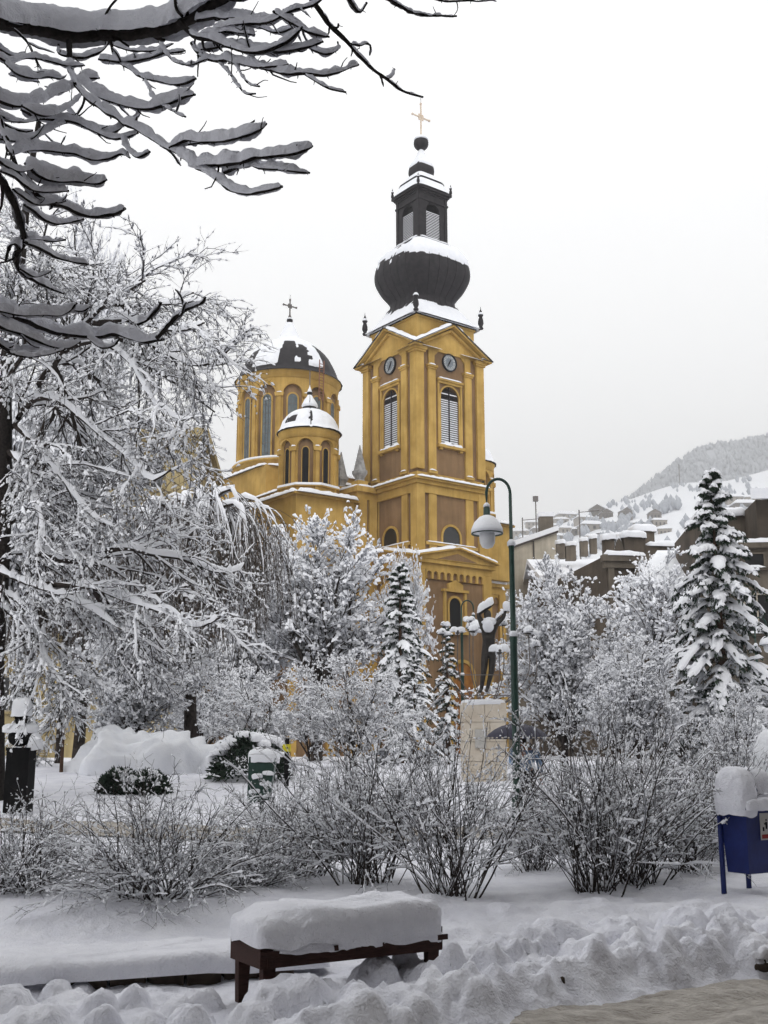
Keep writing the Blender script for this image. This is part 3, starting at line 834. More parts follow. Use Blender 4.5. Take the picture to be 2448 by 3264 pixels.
V, F = loft(r2, 64, 7); mesh_obj('lantern_roof', V, F, 'roof_metal', church, True)
snow_shell('snow', V, 10, 64, np.full((10, 64), .08), 'snow', church)
r3 = smooth_prof([(hw(118), zA(830)), (hw(112), zA(800)), (hw(122), zA(755)), (hw(118), zA(715)), (hw(100), zA(680)), (hw(62), zA(630)), (hw(32), zA(585)), (hw(18), zA(553))], 26)
V, F = loft(r3, 64, 5); mesh_obj('bulb', V, F, 'roof_metal', church, True)
th = np.where(V.reshape(26, 64, 3)[..., 2] > zA(705) + .06*noise3(V[:, 0]*4, V[:, 1]*4).reshape(26, 64), .05, -1)
snow_shell('snow', V, 26, 64, th, 'snow', church)
def sphere_prof(r, zc, n=12): return [(max(.001, r*math.sin(t)), zc-r*math.cos(t)) for t in np.linspace(0, PI, n)]
def ball_and_cross(cx, cy, zc, r, z0, z1, arm, warm, mat):
    """ball, snow cap on it and an upright cross facing the street"""
    MB().lathe(sphere_prof(r, zc, 14), (cx, cy, 0), 24).obj('ball', 'roof_metal', church, True)
    MB().lathe([(r*1.0, zc+r*.42), (r*.92, zc+r*.72), (r*.6, zc+r*1.02), (.02, zc+r*1.14)], (cx, cy, 0), 20).obj('snow', 'snow', church, True)
    cr = MB().bar((cx, cy, z0), (cx, cy, z1), .09, .09, (0, 1, 0)).obj('cross', mat, church)
    za = z0 + (z1-z0)*arm
    MB().bar((cx-warm, cy, za), (cx+warm, cy, za), .09, .09).obj('cross_arm', mat, cr)
    MB().box((cx, cy, za), (warm*.6, .05, warm*.6)).obj('cross_plate', mat, cr)
    for p in ((cx-warm, cy, za), (cx+warm, cy, za), (cx, cy, z1)):
        MB().lathe(sphere_prof(.10, 0, 7), p, 8).obj('cross_knob', mat, cr, True)
    MB().lathe([(.16, z0-.15), (.07, z0+.15), (.05, z0+.5)], (cx, cy, 0), 10).obj('cross_foot', mat, cr, True)
    MB().bar((cx, cy, z1+.1), (cx, cy, z1+.5), .025).obj('lightning_rod', 'iron', cr)
ball_and_cross(0, 0, zA(492), hw(64)*1.36, zA(425), zA(142), .58, .78, 'gold')
# corner finials
def finial(p, s, dark='roof_metal'):
    f = MB().lathe([(.16*s, 0), (.20*s, .1*s), (.12*s, .22*s), (.22*s, .45*s), (.20*s, .7*s), (.12*s, 1.0*s), (.20*s, 1.08*s), (.20*s, 1.16*s), (.09*s, 1.3*s), (.11*s, 1.42*s), (.03*s, 1.6*s), (.01*s, 1.85*s)], p, 12).obj('finial', dark, church, True)
    MB().lathe([(.215*s, 1.15*s), (.2*s, 1.24*s), (.1*s, 1.36*s), (.03*s, 1.42*s)], p, 12).obj('snow', 'snow', f, True)
for sx_ in (-1, 1):
    for sy_ in (-1, 1):
        finial((sx_*hw(462), sy_*hw(462), zR+.05), .92)
        finial((sx_*hw(238), sy_*hw(238), zA(975)), .52)

# ---- porch stage below, a little wider than the tower
ph = h + .22
MB().span((-ph+.1, -ph+.1, -.5), (ph-.1, ph-.1, zP-.35)).obj('wall', 'stucco_brown', church)
MB().span((-ph-.05, -ph-.05, zP-.75), (ph+.05, ph+.05, zP-.35)).span((-ph-.25, -ph-.25, zP-.35), (ph+.25, ph+.25, zP-.1)).obj('cornice', 'stucco_yellow', church)
pc = mesh_data('pilaster', *(lambda b: (b.V, b.F))(MB().span((-.35, -.35, -.5), (.35, .35, zP-.35))), 'stucco_yellow')
for sx_ in (-1, 1):
    for sy_ in (-1, 1): link('pilaster', pc, church, (sx_*(ph-.32), sy_*(ph-.32), 0))
def pface(k):
    c, s = [(1, 0), (0, 1), (-1, 0), (0, -1)][k]
    return lambda a, d, z: (a*c+(ph+d)*s, a*s-(ph+d)*c, z)
zPG = zl(1752, 0, -ph)
for k in VIS:
    fn = pface(k); f2 = face(k)
    # pediment
    MB().prism([(-ph-.2, zP-.1), (ph+.2, zP-.1), (ph+.2, zP+.02), (0, zPG), (-ph-.2, zP+.02)], -.6, .32, fn).obj('pediment', 'stucco_yellow', church)
    MB().prism([(-1.7, zP-.06), (1.7, zP-.06), (0, zPG-.32)], .2, .33, fn).obj('pediment_field', 'stucco_brown', church)
    for sg in (-1, 1):
        MB().bar(np.array(fn(sg*(ph+.35), .1, zP+.02)), np.array(fn(0, .1, zPG+.03)), .95, .1).obj('raking_cornice', 'stucco_yellow', church)
        snow_on('snow', church, [(fn(sg*(ph+.45), .05, zP+.1), fn(0, .05, zPG+.1))], .52, .20)
    # arched frieze under the cornice
    zf = zl(1826, 0, -ph)
    nfz = 9; wz = (2*ph-1.4)/nfz
    for i in range(nfz):
        a = -ph+.7+wz*(i+.5)
        b = MB(); arched_wall(b, a-wz/2, a+wz/2, zf-.55, zP-.7, arch(wz*.72, zf-.55, zf-.05, 7, a), .06, .16, fn)
        b.obj('frieze_arch', 'stucco_yellow', church)
    # round-headed window with a small pedimented surround
    w0, w1 = zl(2012, 0, -ph), zl(1906, 0, -ph)
    win = MB().prism(arch(.98, w0, w1, 10), -.2, -.06, fn).obj('window', 'hole_dark', church)
    fr = MB(); ring_arch(fr, arch(.98, w0, w1, 10), arch(1.26, w0, w1+.14, 10), -.2, .02, fn); fr.obj('window_frame', 'stucco_yellow', win)
    zt = zl(1888, 0, -ph)
    b = MB()
    for sg in (-1, 1): b.prism([(sg*.86-.09, w0-.2), (sg*.86+.09, w0-.2), (sg*.86+.09, zt), (sg*.86-.09, zt)], -.2, .06, fn)
    b.prism([(-1.08, zt), (1.08, zt), (1.08, zt+.16), (-1.08, zt+.16)], -.2, .14, fn)
    b.prism([(-.62, zt+.16), (.62, zt+.16), (.62, zt+.5), (0, zt+.78), (-.62, zt+.5)], -.2, .08, fn)
    b.prism([(-1.0, w0-.2), (1.0, w0-.2), (1.0, w0), (-1.0, w0)], -.2, .16, fn)
    b.obj('window_surround', 'stucco_yellow', win)
    snow_on('snow', church, [(fn(-.98, .04, w0), fn(.98, .04, w0))], .13, .10)
    # lunette above the pediment, on the tower face
    q0, q1 = zl(1736, 0, -h), zl(1681, 0, -h)
    lun = MB().prism(arch(1.45, q0, q1+.05, 12), -.2, -.095, f2).obj('window', 'window_dark', church)
    fr = MB(); ring_arch(fr, arch(1.45, q0, q1+.05, 12), arch(1.75, q0, q1+.2, 12), -.2, -.03, f2); fr.obj('window_frame', 'stucco_yellow', lun)
    MB().prism([(-h+.7, q0-.2), (h-.7, q0-.2), (h-.7, q0), (-h+.7, q0)], -.2, .05, f2).obj('sill', 'stucco_yellow', church)
    snow_on('snow', church, [(f2(-h+.75, -.02, q0), f2(h-.75, -.02, q0))], .11, .08)
# arched oak door in the street face of the porch
fn = pface(0)
dz1 = zl(2112, 0.4, -ph)
dr = MB().prism(arch(1.7, .0, dz1, 12, .55), -.2, .0, fn).obj('door', 'door_wood', church)
for i in range(-2, 3):
    MB().prism([(.55+i*.32-.13, .1), (.55+i*.32+.13, .1), (.55+i*.32+.13, dz1-.9), (.55+i*.32-.13, dz1-.9)], -.1, .03, fn).obj('plank', 'door_wood', dr)
fr = MB(); ring_arch(fr, arch(1.7, 0, dz1, 12, .55), arch(2.1, 0, dz1+.2, 12, .55), -.2, .08, fn); fr.obj('door_frame', 'stucco_yellow', dr)

# ---- side wings against the tower with stone obelisks
for sg in (-1, 1):
    x0, x1 = sg*(h+.02), sg*(h+1.55)
    MB().span((x0, 1.4, 0), (x1, 4.6, zB-.5)).obj('wing_wall', 'stucco_brown', church)
    MB().span((x0, 1.3, zB-.9), (x1+sg*.12, 4.7, zB-.42)).span((x0, 1.1, zB-.42), (x1+sg*.3, 4.9, zB-.06)).obj('cornice', 'stucco_yellow', church)
    for yy, xx in ((1.36, x1-sg*.3), (1.36, x0+sg*.4), (4.64, x1-sg*.3)):
        MB().box((xx, yy, (zB-.9)/2), (.62, .3, zB-.9)).obj('pilaster', 'stucco_yellow', church)
    MB().box((x1+sg*.05, 1.75, (zB-.9)/2), (.3, .6, zB-.9)).obj('pilaster', 'stucco_yellow', church)
    snow_on('snow', church, [((x0, 1.35, zB-.06), (x1+sg*.2, 1.35, zB-.06)), ((x1+sg*.1, 1.2, zB-.06), (x1+sg*.1, 4.8, zB-.06))], .24, .18)
    for yy in (1.7, 3.9):
        p = (x1-sg*.35, yy, zB+.35)
        MB().box((p[0], p[1], zB+.15), (.8, .8, .42)).obj('pedestal', 'stucco_yellow', church)
        MB().lathe([(.42, 0), (.30, .15), (.36, .3), (.52, .55), (.52, .75), (.42, .8), (.03, 2.55)], p, 4, PI/4).obj('obelisk', 'stone_grey', church)
    # nave aisle front beside the porch, with cornice, frieze and scroll
    ax0, ax1 = sg*(ph-.2), sg*9.2
    zN = zP-.15
    MB().span((ax0, 2.2, -.5), (ax1, 4.2, zN-.3)).obj('aisle_wall', 'stucco_brown', church)
    MB().span((ax0, 2.05, zN-.8), (ax1+sg*.15, 4.3, zN-.3)).span((ax0, 1.85, zN-.3), (ax1+sg*.35, 4.4, zN)).obj('cornice', 'stucco_yellow', church)
    for xx in (sg*3.3, sg*6.0, sg*8.9):
        MB().box((xx, 2.14, (zN-.8)/2), (.6, .3, zN-.8)).obj('pilaster', 'stucco_yellow', church)
    snow_on('snow', church, [((ax0, 2.2, zN), (ax1+sg*.3, 2.2, zN))], .45, .28)
    for i in range(8):
        xx = sg*(3.75+i*.66)
        b = MB(); arched_wall(b, xx-.33, xx+.33, zN-1.5, zN-.75, arch(.46, zN-1.5, zN-1.0, 7, xx), 0, .12, lambda a, d, z: (a, 2.1-d, z)); b.obj('frieze_arch', 'stucco_yellow', church)
    for xx in (sg*4.7, sg*7.5):
        win = MB().prism(arch(.95, zN-6.2, zN-3.0, 8, xx), 0, .1, lambda a, d, z: (a, 2.22-d, z)).obj('window', 'hole_dark', church)
        fr = MB(); ring_arch(fr, arch(.95, zN-6.2, zN-3.0, 8, xx), arch(1.3, zN-6.2, zN-2.8, 8, xx), 0, .16, lambda a, d, z: (a, 2.22-d, z)); fr.obj('window_frame', 'stucco_yellow', win)
    # volute buttress sweeping from the turret down to the aisle
    prof = [(sg*3.0, zN), (sg*3.0, zN+4.2), (sg*3.5, zN+4.2)] + [(sg*(3.5+3.3*(1-math.cos(t))), zN+1.0+3.0*(1-math.sin(t))) for t in np.linspace(.1, PI/2, 9)] + [(sg*7.9, zN+1.0), (sg*8.3, zN+.6), (sg*8.3, zN)]
    b = MB().prism(prof if sg > 0 else prof[::-1], 0, .6, lambda a, d, z: (a, 3.4-d, z)); b.obj('volute', 'stucco_yellow', church)
    pts = [(a, 3.1, z) for a, z in prof[2:-1]]
    snow_on('snow', church, list(zip(pts[:-1], pts[1:])), .34, .14)

# ---- nave body and the three roofs seen above the trees
zS_base = zof(1600, 72.0)
MB().span((-9, 4.0, -.5), (9, 32, zP-.4)).obj('nave_wall', 'stucco_brown', church)
MB().span((-9.3, 3.9, zP-.4), (9.3, 32.3, zP-.1)).obj('cornice', 'stucco_yellow', church)
MB().span((-9.2, 4.0, zP-.1), (9.2, 32.2, zP+.25)).obj('snow', 'snow', church)
zD1 = zof(1545, 84)
MB().span((-5.6, 5, 8), (5.6, 29.5, zD1-2.2)).span((-5.9, 4.8, zD1-2.2), (5.9, 29.7, zD1-1.9)).obj('nave_wall', 'stucco_yellow', church)
snow_on('snow', church, [((-5.7, 4.9, zD1-1.9), (-5.7, 29.5, zD1-1.9)), ((-5.8, 5, zD1-1.9), (5.8, 5, zD1-1.9))], .4, .2)
# transept ends with a curved gable
for sg in (-1, 1):
    prof = [(11.2, zP-.2), (11.2, zP+.8)] + [(11.2+.55+1.6*math.sin(t)*1.0, zP+.8+2.2*(1-math.cos(t))) for t in np.linspace(.2, PI/2, 7)] + [(14.2, zP+3.9)] + [(17.4+3.0*math.cos(t), zP+3.9+1.5*math.sin(t)) for t in np.linspace(PI, 0, 12)] + [(20.6, zP+3.9)] + [(23.05-1.6*math.sin(t), zP+.8+2.2*(1-math.cos(t))) for t in np.linspace(PI/2, .2, 7)] + [(23.6, zP+.8), (23.6, zP-.2)]
    MB().prism(prof, 0, .7, lambda a, d, z: (sg*(9.6-d), a, z)).obj('transept_gable', 'stucco_yellow', church)
    pts = [(sg*9.25, a, z) for a, z in prof[1:-1]]
    snow_on('snow', church, list(zip(pts[:-1], pts[1:])), .4, .2)
    MB().span((sg*8.5, 11.2, 0), (sg*9.55, 23.6, zP-.2)).obj('transept_wall', 'stucco_brown', church)

def domed_drum(cx, cy, r, zb, zt, nwin, ph0, wfrac, leaded, zw_0, zw_1, dome, dn, label_snow):
    """drum with round-headed windows between pilasters, eaves and a dome"""
    fnr = lambda d, a, z: (cx+(r+d)*math.cos(a), cy+(r+d)*math.sin(a), z)
    da = 2*PI/nwin
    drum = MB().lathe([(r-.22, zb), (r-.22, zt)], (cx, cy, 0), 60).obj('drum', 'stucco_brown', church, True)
    zspring = zw_1 + .02
    for i in range(nwin):
        a = ph0 + i*da
        wr = r*da*wfrac/2
        # glazed opening
        f = lambda u, d, z: fnr(d, a + u/r, z)
        ar = arch(wr*2, zw_0, zw_1, 10)
        w = MB().prism(ar, -.3, -.20, f).obj('window', 'glass_lead' if leaded else 'hole_dark', church)
        if leaded:
            nb = int((zw_1-zw_0)/.75)
            for q in range(1, nb):
                z = zw_0 + q*(zw_1-zw_0)/nb
                MB().prism([(-wr, z-.02), (wr, z-.02), (wr, z+.02), (-wr, z+.02)], -.2, -.175, f).obj('glazing_bar', 'iron', w)
            for u in (-wr/3, wr/3):
                MB().prism([(u-.015, zw_0), (u+.015, zw_0), (u+.015, zw_1-.1), (u-.015, zw_1-.1)], -.2, -.172, f).obj('glazing_bar', 'iron', w)
        fr = MB(); ring_arch(fr, ar, arch(wr*2+.12*r/4*2, zw_0, zw_1+.06*r/4*2, 10), -.3, -.16, f); fr.obj('window_frame', 'stucco_yellow', w)
        # arched blind bay round it
        R1 = r*da*.36
        R2 = R1 + .1*r/4.3
        b = MB(); ring_arch(b, arch(R1*2, zspring, zspring+R1*.95, 12), arch(R2*2, zspring, zspring+R2*.98, 12), -.25, .02, f)
        b.obj('archivolt', 'stucco_yellow', church)
        # spandrel above
        b = MB(); n_ = 12; ao = arch(R2*2, zspring, zspring+R2*.98, n_)
        Vv = [f(u, -.06, z) for u, z in ao] + [f(np.clip(u*1.6, -r*da/2, r*da/2), -.06, zt-.3) for u, z in ao]
        b.add(Vv, [(q, q+1, len(ao)+q+1, len(ao)+q) for q in range(len(ao)-1)])
        for sg_ in (-1, 1): b.add([f(sg_*R2, -.061, zspring), f(sg_*r*da/2, -.061, zspring), f(sg_*r*da/2, -.061, zt-.3), f(sg_*R2*.98, -.061, zt-.3)], [(0, 1, 2, 3) if sg_ > 0 else (3, 2, 1, 0)])
        b.obj('spandrel', 'stucco_yellow', church)
        # clustered pilaster between bays
        a2 = a + da/2
        f3 = lambda u, d, z: fnr(d, a2 + u/r, z)
        pw = r*da*.5 - R1
        b = MB().prism([(-pw, zb), (pw, zb), (pw, zspring-.1), (-pw, zspring-.1)], -.3, -.06, f3).prism([(-pw*.5, zb), (pw*.5, zb), (pw*.5, zspring-.1), (-pw*.5, zspring-.1)], -.2, .06, f3)
        b.prism([(-pw, zspring-.3), (pw, zspring-.3), (pw*1.25, zspring), (-pw*1.25, zspring)], -.2, .15, f3)
        b.obj('pilaster', 'stucco_yellow', church)
        snow_on('snow', church, [(f3(-pw, .05, zspring), f3(pw, .05, zspring))], .14, .10)
    MB().lathe([(r-.1, zt-.5), (r+.0, zt-.45), (r+.0, zt-.15), (r+.03*r, zt), (r+.05*r, zt+.12), (r-.1, zt+.14)], (cx, cy, 0), 60).obj('drum_cornice', 'stucco_yellow', church, True)
    # dome as ribbed shell
    pr = smooth_prof(dome, 36)
    Vd = []
    for rr, z in pr:
        for k in range(108):
            t = 2*PI*k/108
            q = rr*(1 + .012*abs(math.sin(t*dn/2)))
            Vd.append((cx+q*math.cos(t), cy+q*math.sin(t), z))
    Vd = np.array(Vd); i = np.arange(36*108).reshape(36, 108); j = np.roll(np.arange(108), -1)
    mesh_obj('dome', Vd, np.stack([i[:-1, :], i[:-1, j], i[1:, j], i[1:, :]], -1).reshape(-1, 4), 'roof_metal', church, True)
    Gd = Vd.reshape(36, 108, 3)
    return Gd
LC = (0.0, 17.45)
LY = wY(*LC)
def zD(y): return zof(900 + y*.339, LY)
RD = 480*.339*ppm(1300, LY)*1.0
face_cam = math.atan2(-1, .09) - TH                       # towards the camera, in church angles
rd = RD/480.0
Gd = domed_drum(LC[0], LC[1], RD-.05, zD(1880), zD(985), 12, face_cam + R(5), .36, True, zof(900+1690*.339, LY-3.8), zof(900+1040*.339, LY-4),
    [(RD+.22, zD(985)+.1), (RD*.975, zD(930)), (RD*.91, zD(850)), (RD*.78, zD(740)), (RD*.6, zD(655)), (RD*.36, zD(595)), (RD*.22, zD(560)), (RD*.15, zD(500)), (RD*.085, zD(430)), (RD*.05, zD(390))], 24, '')
zz = Gd[..., 2]; tn = (np.arange(108)*2*PI/108)[None, :] + 0*zz
rel = (np.degrees(tn) - math.degrees(face_cam) + 540) % 360 - 180        # bearing from the camera side, right positive
n1 = noise3(Gd[..., 0]*.9, Gd[..., 1]*.9, zz*.9); n2 = noise3(Gd[..., 0]*3, Gd[..., 1]*3, zz*3)
cov = .30 + .6*n1 + .5*n2
cov = np.where(zz < zD(915), cov-.9, cov)                                  # slid off the lowest strip
bare = sstep(20, 14, np.abs(rel+3)) * sstep(zD(640), zD(675), zz)           # bare gore in the middle
cov = np.where((np.abs(rel+3+ (zz-zD(900))*-1.5) < 10.5) & (zz < zD(645)), -1, cov)
cov = np.where((rel > 13) & (rel < 24) & (zz < zD(690)), cov-.55, cov)
cov = np.where((rel > 43) & (rel < 120) & (zz < zD(660)), cov-1.0, cov)
cov = np.where((rel < -46) & (rel > -120) & (zz < zD(720)), cov-.95, cov)
cov = np.where(zz > zD(630), .8, cov)
sp1 = snow_shell('snow', Gd.reshape(-1, 3), 36, 108, np.clip(cov, -1, .8)*.14, 'snow', church); sp1['kind'] = 'stuff'
ball_and_cross(LC[0], LC[1], zD(362), 28*rd*1.05, zD(320), zD(165), .62, .62, 'iron')
# drum foot mouldings
MB().lathe([(RD+.1, zD(1890)), (RD+.1, zD(1800)), (RD+.3, zD(1790)), (RD+.3, zD(1775)), (RD-.1, zD(1765))], (LC[0], LC[1], 0), 60).obj('drum_cornice', 'stucco_yellow', church, True)
MB().lathe([(RD-.1, zD(1770)), (RD+.28, zD(1774)), (RD+.22, zD(1752)), (RD-.1, zD(1745))], (LC[0], LC[1], 0), 60).obj('snow', 'snow', church, True)
MB().span((-RD-.7, LC[1]-RD-.7, 12), (RD+.7, LC[1]+RD+.7, zD(1905))).obj('drum_base', 'stucco_yellow', church)
snow_on('snow', church, [((-RD-.6, LC[1]-RD-.6, zD(1905)), (-RD-.6, LC[1]+RD+.6, zD(1905))), ((-RD-.6, LC[1]-RD-.6, zD(1905)), (RD+.6, LC[1]-RD-.6, zD(1905)))], .4, .25)
# maintenance ladder leaning on the large dome
lad = MB()
a_ = face_cam + R(36)
for da_ in (-.05, .05):
    lad.bar((LC[0]+(RD+.2)*math.cos(a_+da_), LC[1]+(RD+.2)*math.sin(a_+da_), zD(1230)), (LC[0]+(RD+.25)*math.cos(a_+da_), LC[1]+(RD+.25)*math.sin(a_+da_), zD(860)), .06)
for q in range(14):
    z = zD(1220) + q*(zD(870)-zD(1220))/14
    lad.bar((LC[0]+(RD+.22)*math.cos(a_-.05), LC[1]+(RD+.22)*math.sin(a_-.05), z), (LC[0]+(RD+.22)*math.cos(a_+.05), LC[1]+(RD+.22)*math.sin(a_+.05), z), .04)
lad.obj('ladder', 'brick', church)

for sg in (-1, 1):
    tx, ty = sg*7.0, 3.5
    TY = wY(-7.0, 3.5)
    def zT(y): return zof(900 + y*.339, TY)
    RT = 280*.339*ppm(1450, TY)
    fc = math.atan2(-1, .07 if sg < 0 else -.08) - TH
    dm = [(RT+.14, zT(1452)+.08), (RT*.97, zT(1405)), (RT*.86, zT(1325)), (RT*.62, zT(1255)), (RT*.36, zT(1222)), (RT*.2, zT(1212)), (RT*.23, zT(1190)), (RT*.235, zT(1160)), (RT*.16, zT(1120)), (RT*.06, zT(1078)), (RT*.04, zT(1066))]
    Gt = domed_drum(tx, ty, RT, zT(2040), zT(1455), 8, fc + R(-7), .30, False, zof(900+1950*.339, TY-2.0), zof(900+1538*.339, TY-2.0), dm, 16, '')
    zz = Gt[..., 2]; n1 = noise3(Gt[..., 0]*1.5+3, Gt[..., 1]*1.5, zz*1.5); n2 = noise3(Gt[..., 0]*5, Gt[..., 1]*5, zz*5)
    rel = (np.degrees((np.arange(108)*2*PI/108)[None, :]) - math.degrees(fc) + 540) % 360 - 180 + 0*zz
    cov = .62 + .5*n1 + .3*n2
    cov = np.where((rel < -28) & (rel > -62) & (zz > zT(1370)) & (zz < zT(1290)), cov-.85, cov)
    cov = np.where(np.abs(rel-4-3*n2) < 3.2, cov-.8, cov)
    cov = np.where((zz > zT(1205)) & (zz < zT(1180)), -1, cov)
    snow_shell('snow', Gt.reshape(-1, 3), 36, 108, np.clip(cov, -1, .7)*.13, 'snow', church)
    MB().lathe(sphere_prof(.19, zT(1042), 10), (tx, ty, 0), 14).obj('ball', 'roof_metal', church, True)
    MB().lathe([(.2, zT(1042)+.04), (.14, zT(1020)), (.04, zT(985)), (.02, zT(960))], (tx, ty, 0), 12).obj('snow', 'snow', church, True)
    MB().bar((tx, ty, zT(985)), (tx, ty, zT(830)), .05).obj('lightning_rod', 'iron', church)
    MB().lathe([(RT+.05, zT(2050)), (RT+.05, zT(1985)), (RT+.22, zT(1978)), (RT+.22, zT(1968)), (RT-.1, zT(1960))], (tx, ty, 0), 8, fc+PI/8).obj('drum_cornice', 'stucco_yellow', church)
    MB().lathe([(RT-.05, zT(1966)), (RT+.24, zT(1967)), (RT+.2, zT(1945)), (RT-.1, zT(1938))], (tx, ty, 0), 8, fc+PI/8).obj('snow', 'snow', church)
    MB().span((tx-RT-.3, ty-RT-.1, zP), (tx+RT+.3, ty+RT+.3, zT(2085))).span((tx-RT-.55, ty-RT-.35, zT(2085)), (tx+RT+.55, ty+RT+.55, zT(2065))).obj('turret_base', 'stucco_yellow', church)
    q = RT+.4
    snow_on('snow', church, [((tx-q, ty-q, zT(2065)), (tx-q, ty+q, zT(2065))), ((tx-q, ty-q, zT(2065)), (tx+q, ty-q, zT(2065))), ((tx+q, ty-q, zT(2065)), (tx+q, ty+q, zT(2065)))], .32, .26)

# ================================================================== NEIGHBOURING HOUSES
def dome_cap(acc, c, a, b, hgt, e=0.5, rz=0.0, nu=40, nv=12, amp=.06, fr=4.0, low=-.35, seed=0.0):
    """rounded lump of lying snow (superellipsoid) added to an Acc"""
    u = np.arange(nu)*2*PI/nu; v = np.linspace(low, PI/2, nv)
    U, Vv = np.meshgrid(u, v)
    sg = lambda t, p: np.sign(t)*np.abs(t)**p
    cv, sv = sg(np.cos(Vv), e), np.sign(np.sin(Vv))*np.abs(np.sin(Vv))**max(e, .55)
    x, y, z = a*cv*sg(np.cos(U), e), b*cv*sg(np.sin(U), e), hgt*sv
    n = fbm(x*fr+seed, y*fr+seed*.7, z*fr+seed*1.3, 3)*amp
    L = np.sqrt(x*x+y*y+z*z)+1e-6
    x, y, z = x*(1+n/L*.6), y*(1+n/L*.6), z + n*.8
    X = c[0] + x*math.cos(rz) - y*math.sin(rz); Y = c[1] + x*math.sin(rz) + y*math.cos(rz)
    W = np.stack([X, Y, c[2]+z], -1)
    i = np.arange(nu*nv).reshape(nv, nu); j = np.roll(np.arange(nu), -1)
    acc.add((W.reshape(-1, 3), np.stack([i[:-1, :], i[:-1, j], i[1:, j], i[1:, :]], -1).reshape(-1, 4)))
    return acc

def window_on(root, fn, a, z0, w, hgt, wallmat, frame='house_beige', bars=1, snow=True):
    """recessed window: dark pane, frame pieces, sill with snow"""
    o = MB().prism([(a-w/2, z0), (a+w/2, z0), (a+w/2, z0+hgt), (a-w/2, z0+hgt)], -.05, .02, fn).obj('window', 'window_dark', root)
    f = MB()
    for q in [(a-w/2-.07, a-w/2, z0-.07, z0+hgt+.07), (a+w/2, a+w/2+.07, z0-.07, z0+hgt+.07), (a-w/2, a+w/2, z0-.07, z0), (a-w/2, a+w/2, z0+hgt, z0+hgt+.07)]:
        f.prism([(q[0], q[2]), (q[1], q[2]), (q[1], q[3]), (q[0], q[3])], -.05, .07, fn)
    for b_ in range(bars):
        x = a - w/2 + w*(b_+1)/(bars+1)
        f.prism([(x-.03, z0), (x+.03, z0), (x+.03, z0+hgt), (x-.03, z0+hgt)], .0, .05, fn)
    f.obj('window_frame', frame, o)
    s_ = MB().prism([(a-w/2-.15, z0-.2), (a+w/2+.15, z0-.2), (a+w/2+.15, z0-.07), (a-w/2-.15, z0-.07)], -.05, .18, fn).obj('sill', wallmat, o)
    if snow: snow_on('snow', o, [(fn(a-w/2-.12, .1, z0-.07), fn(a+w/2+.12, .1, z0-.07))], .12, .10)
def plane_fn(x0, y0, dirx, diry):
    """face frame: a along (dirx,diry) from (x0,y0), d outwards to the right-hand side of it"""
    return lambda a, d, z: (x0+dirx*a+diry*d, y0+diry*a-dirx*d, z)
def block(root, fn, L, depth, z0, z1, mat, name='wall'):
    return MB().prism([(0, z0), (L, z0), (L, z1), (0, z1)], -depth, 0, fn).obj(name, mat, root)

# beige gable end right of the church
Y_ = 96
p0, p1 = P(1632, 1800, Y_), P(1778, 1800, Y_)
zt0, zt1 = P(1640, 1745, Y_)[2], P(1775, 1693, Y_)[2]
hb_ = thing('house', 'beige rendered house end with snowy lean-to roof right of the church', 'house', (p0[0], p0[1], 0))
L_ = p1[0]-p0[0]
fn = lambda a, d, z: (a, -d, z)
MB().prism([(-1.5, 0), (L_, 0), (L_, zt1-.1), (0, zt0-.1), (-1.5, zt0-.4)], -9, 0, fn).obj('wall', 'house_beige', hb_)
MB().prism([(-1.8, zt0-.75), (L_+.1, zt1-.12), (L_+.1, zt1+.02), (-1.8, zt0-.58)], -9.2, .25, fn).obj('roof', 'gutter', hb_)
MB().prism([(-1.8, zt0-.56), (L_+.15, zt1+.04), (L_+.15, zt1+.5), (-1.7, zt0-.1)], -9.2, .22, fn).obj('snow', 'snow', hb_)
MB().box((L_*.48, -.06, zt0-1.5), (.12, .12, 5)).obj('downpipe', 'gutter', hb_)
MB().box((L_-.5, 3, zt1+.9), (1.2, 1.2, 1.8)).obj('chimney', 'house_brown_light', hb_)
MB().box((L_-.5, 3, zt1+2.0), (1.4, 1.4, .4)).obj('snow', 'snow', hb_)

# snow-loaded roof with chimneys in the gap
Y_ = 86
a, b = P(1775, 1800, Y_), P(1985, 1800, Y_)
rt = thing('house', 'low house under a broad white roof with brick chimneys', 'house', (a[0], a[1], 0))
W_ = b[0]-a[0]; zt, zb = P(1800, 1768, Y_)[2], P(1900, 1850, Y_)[2]
MB().span((-1, .5, 0), (W_+2, 12, zb)).obj('wall', 'house_brown_light', rt)
MB().add([(-1.4, 0, zb), (W_+2.4, 0, zb), (W_+2.4, 7, zt+.4), (-1.4, 7, zt+.4), (-1.4, 13, zb), (W_+2.4, 13, zb), (-1.4, 0, zb+.4), (W_+2.4, 0, zb+.4), (W_+2.4, 7, zt+.8), (-1.4, 7, zt+.8), (-1.4, 13, zb+.4), (W_+2.4, 13, zb+.4)],
    [(6, 7, 8, 9), (9, 8, 11, 10), (0, 1, 7, 6), (1, 2, 8, 7), (2, 5, 11, 8), (0, 6, 9, 3), (3, 9, 10, 4), (0, 3, 2, 1)]).obj('snow_roof', 'snow', rt)
for sx_, sy_, ww in ((1786, 1742, 1.0), (1860, 1734, .9), (1890, 1726, .8), (1818, 1748, 1.2)):
    q = P(sx_, sy_, Y_+3.2) - np.array([a[0], a[1], 0])
    MB().box((q[0], 3.2, q[2]-.35), (ww*.66, .6, 1.3)).obj('chimney', 'house_brown_light', rt)
    acc = Acc(); dome_cap(acc, (q[0], 3.2, q[2]+.30), ww*.42, .42, .26, .6); acc.obj('snow', 'snow', rt)

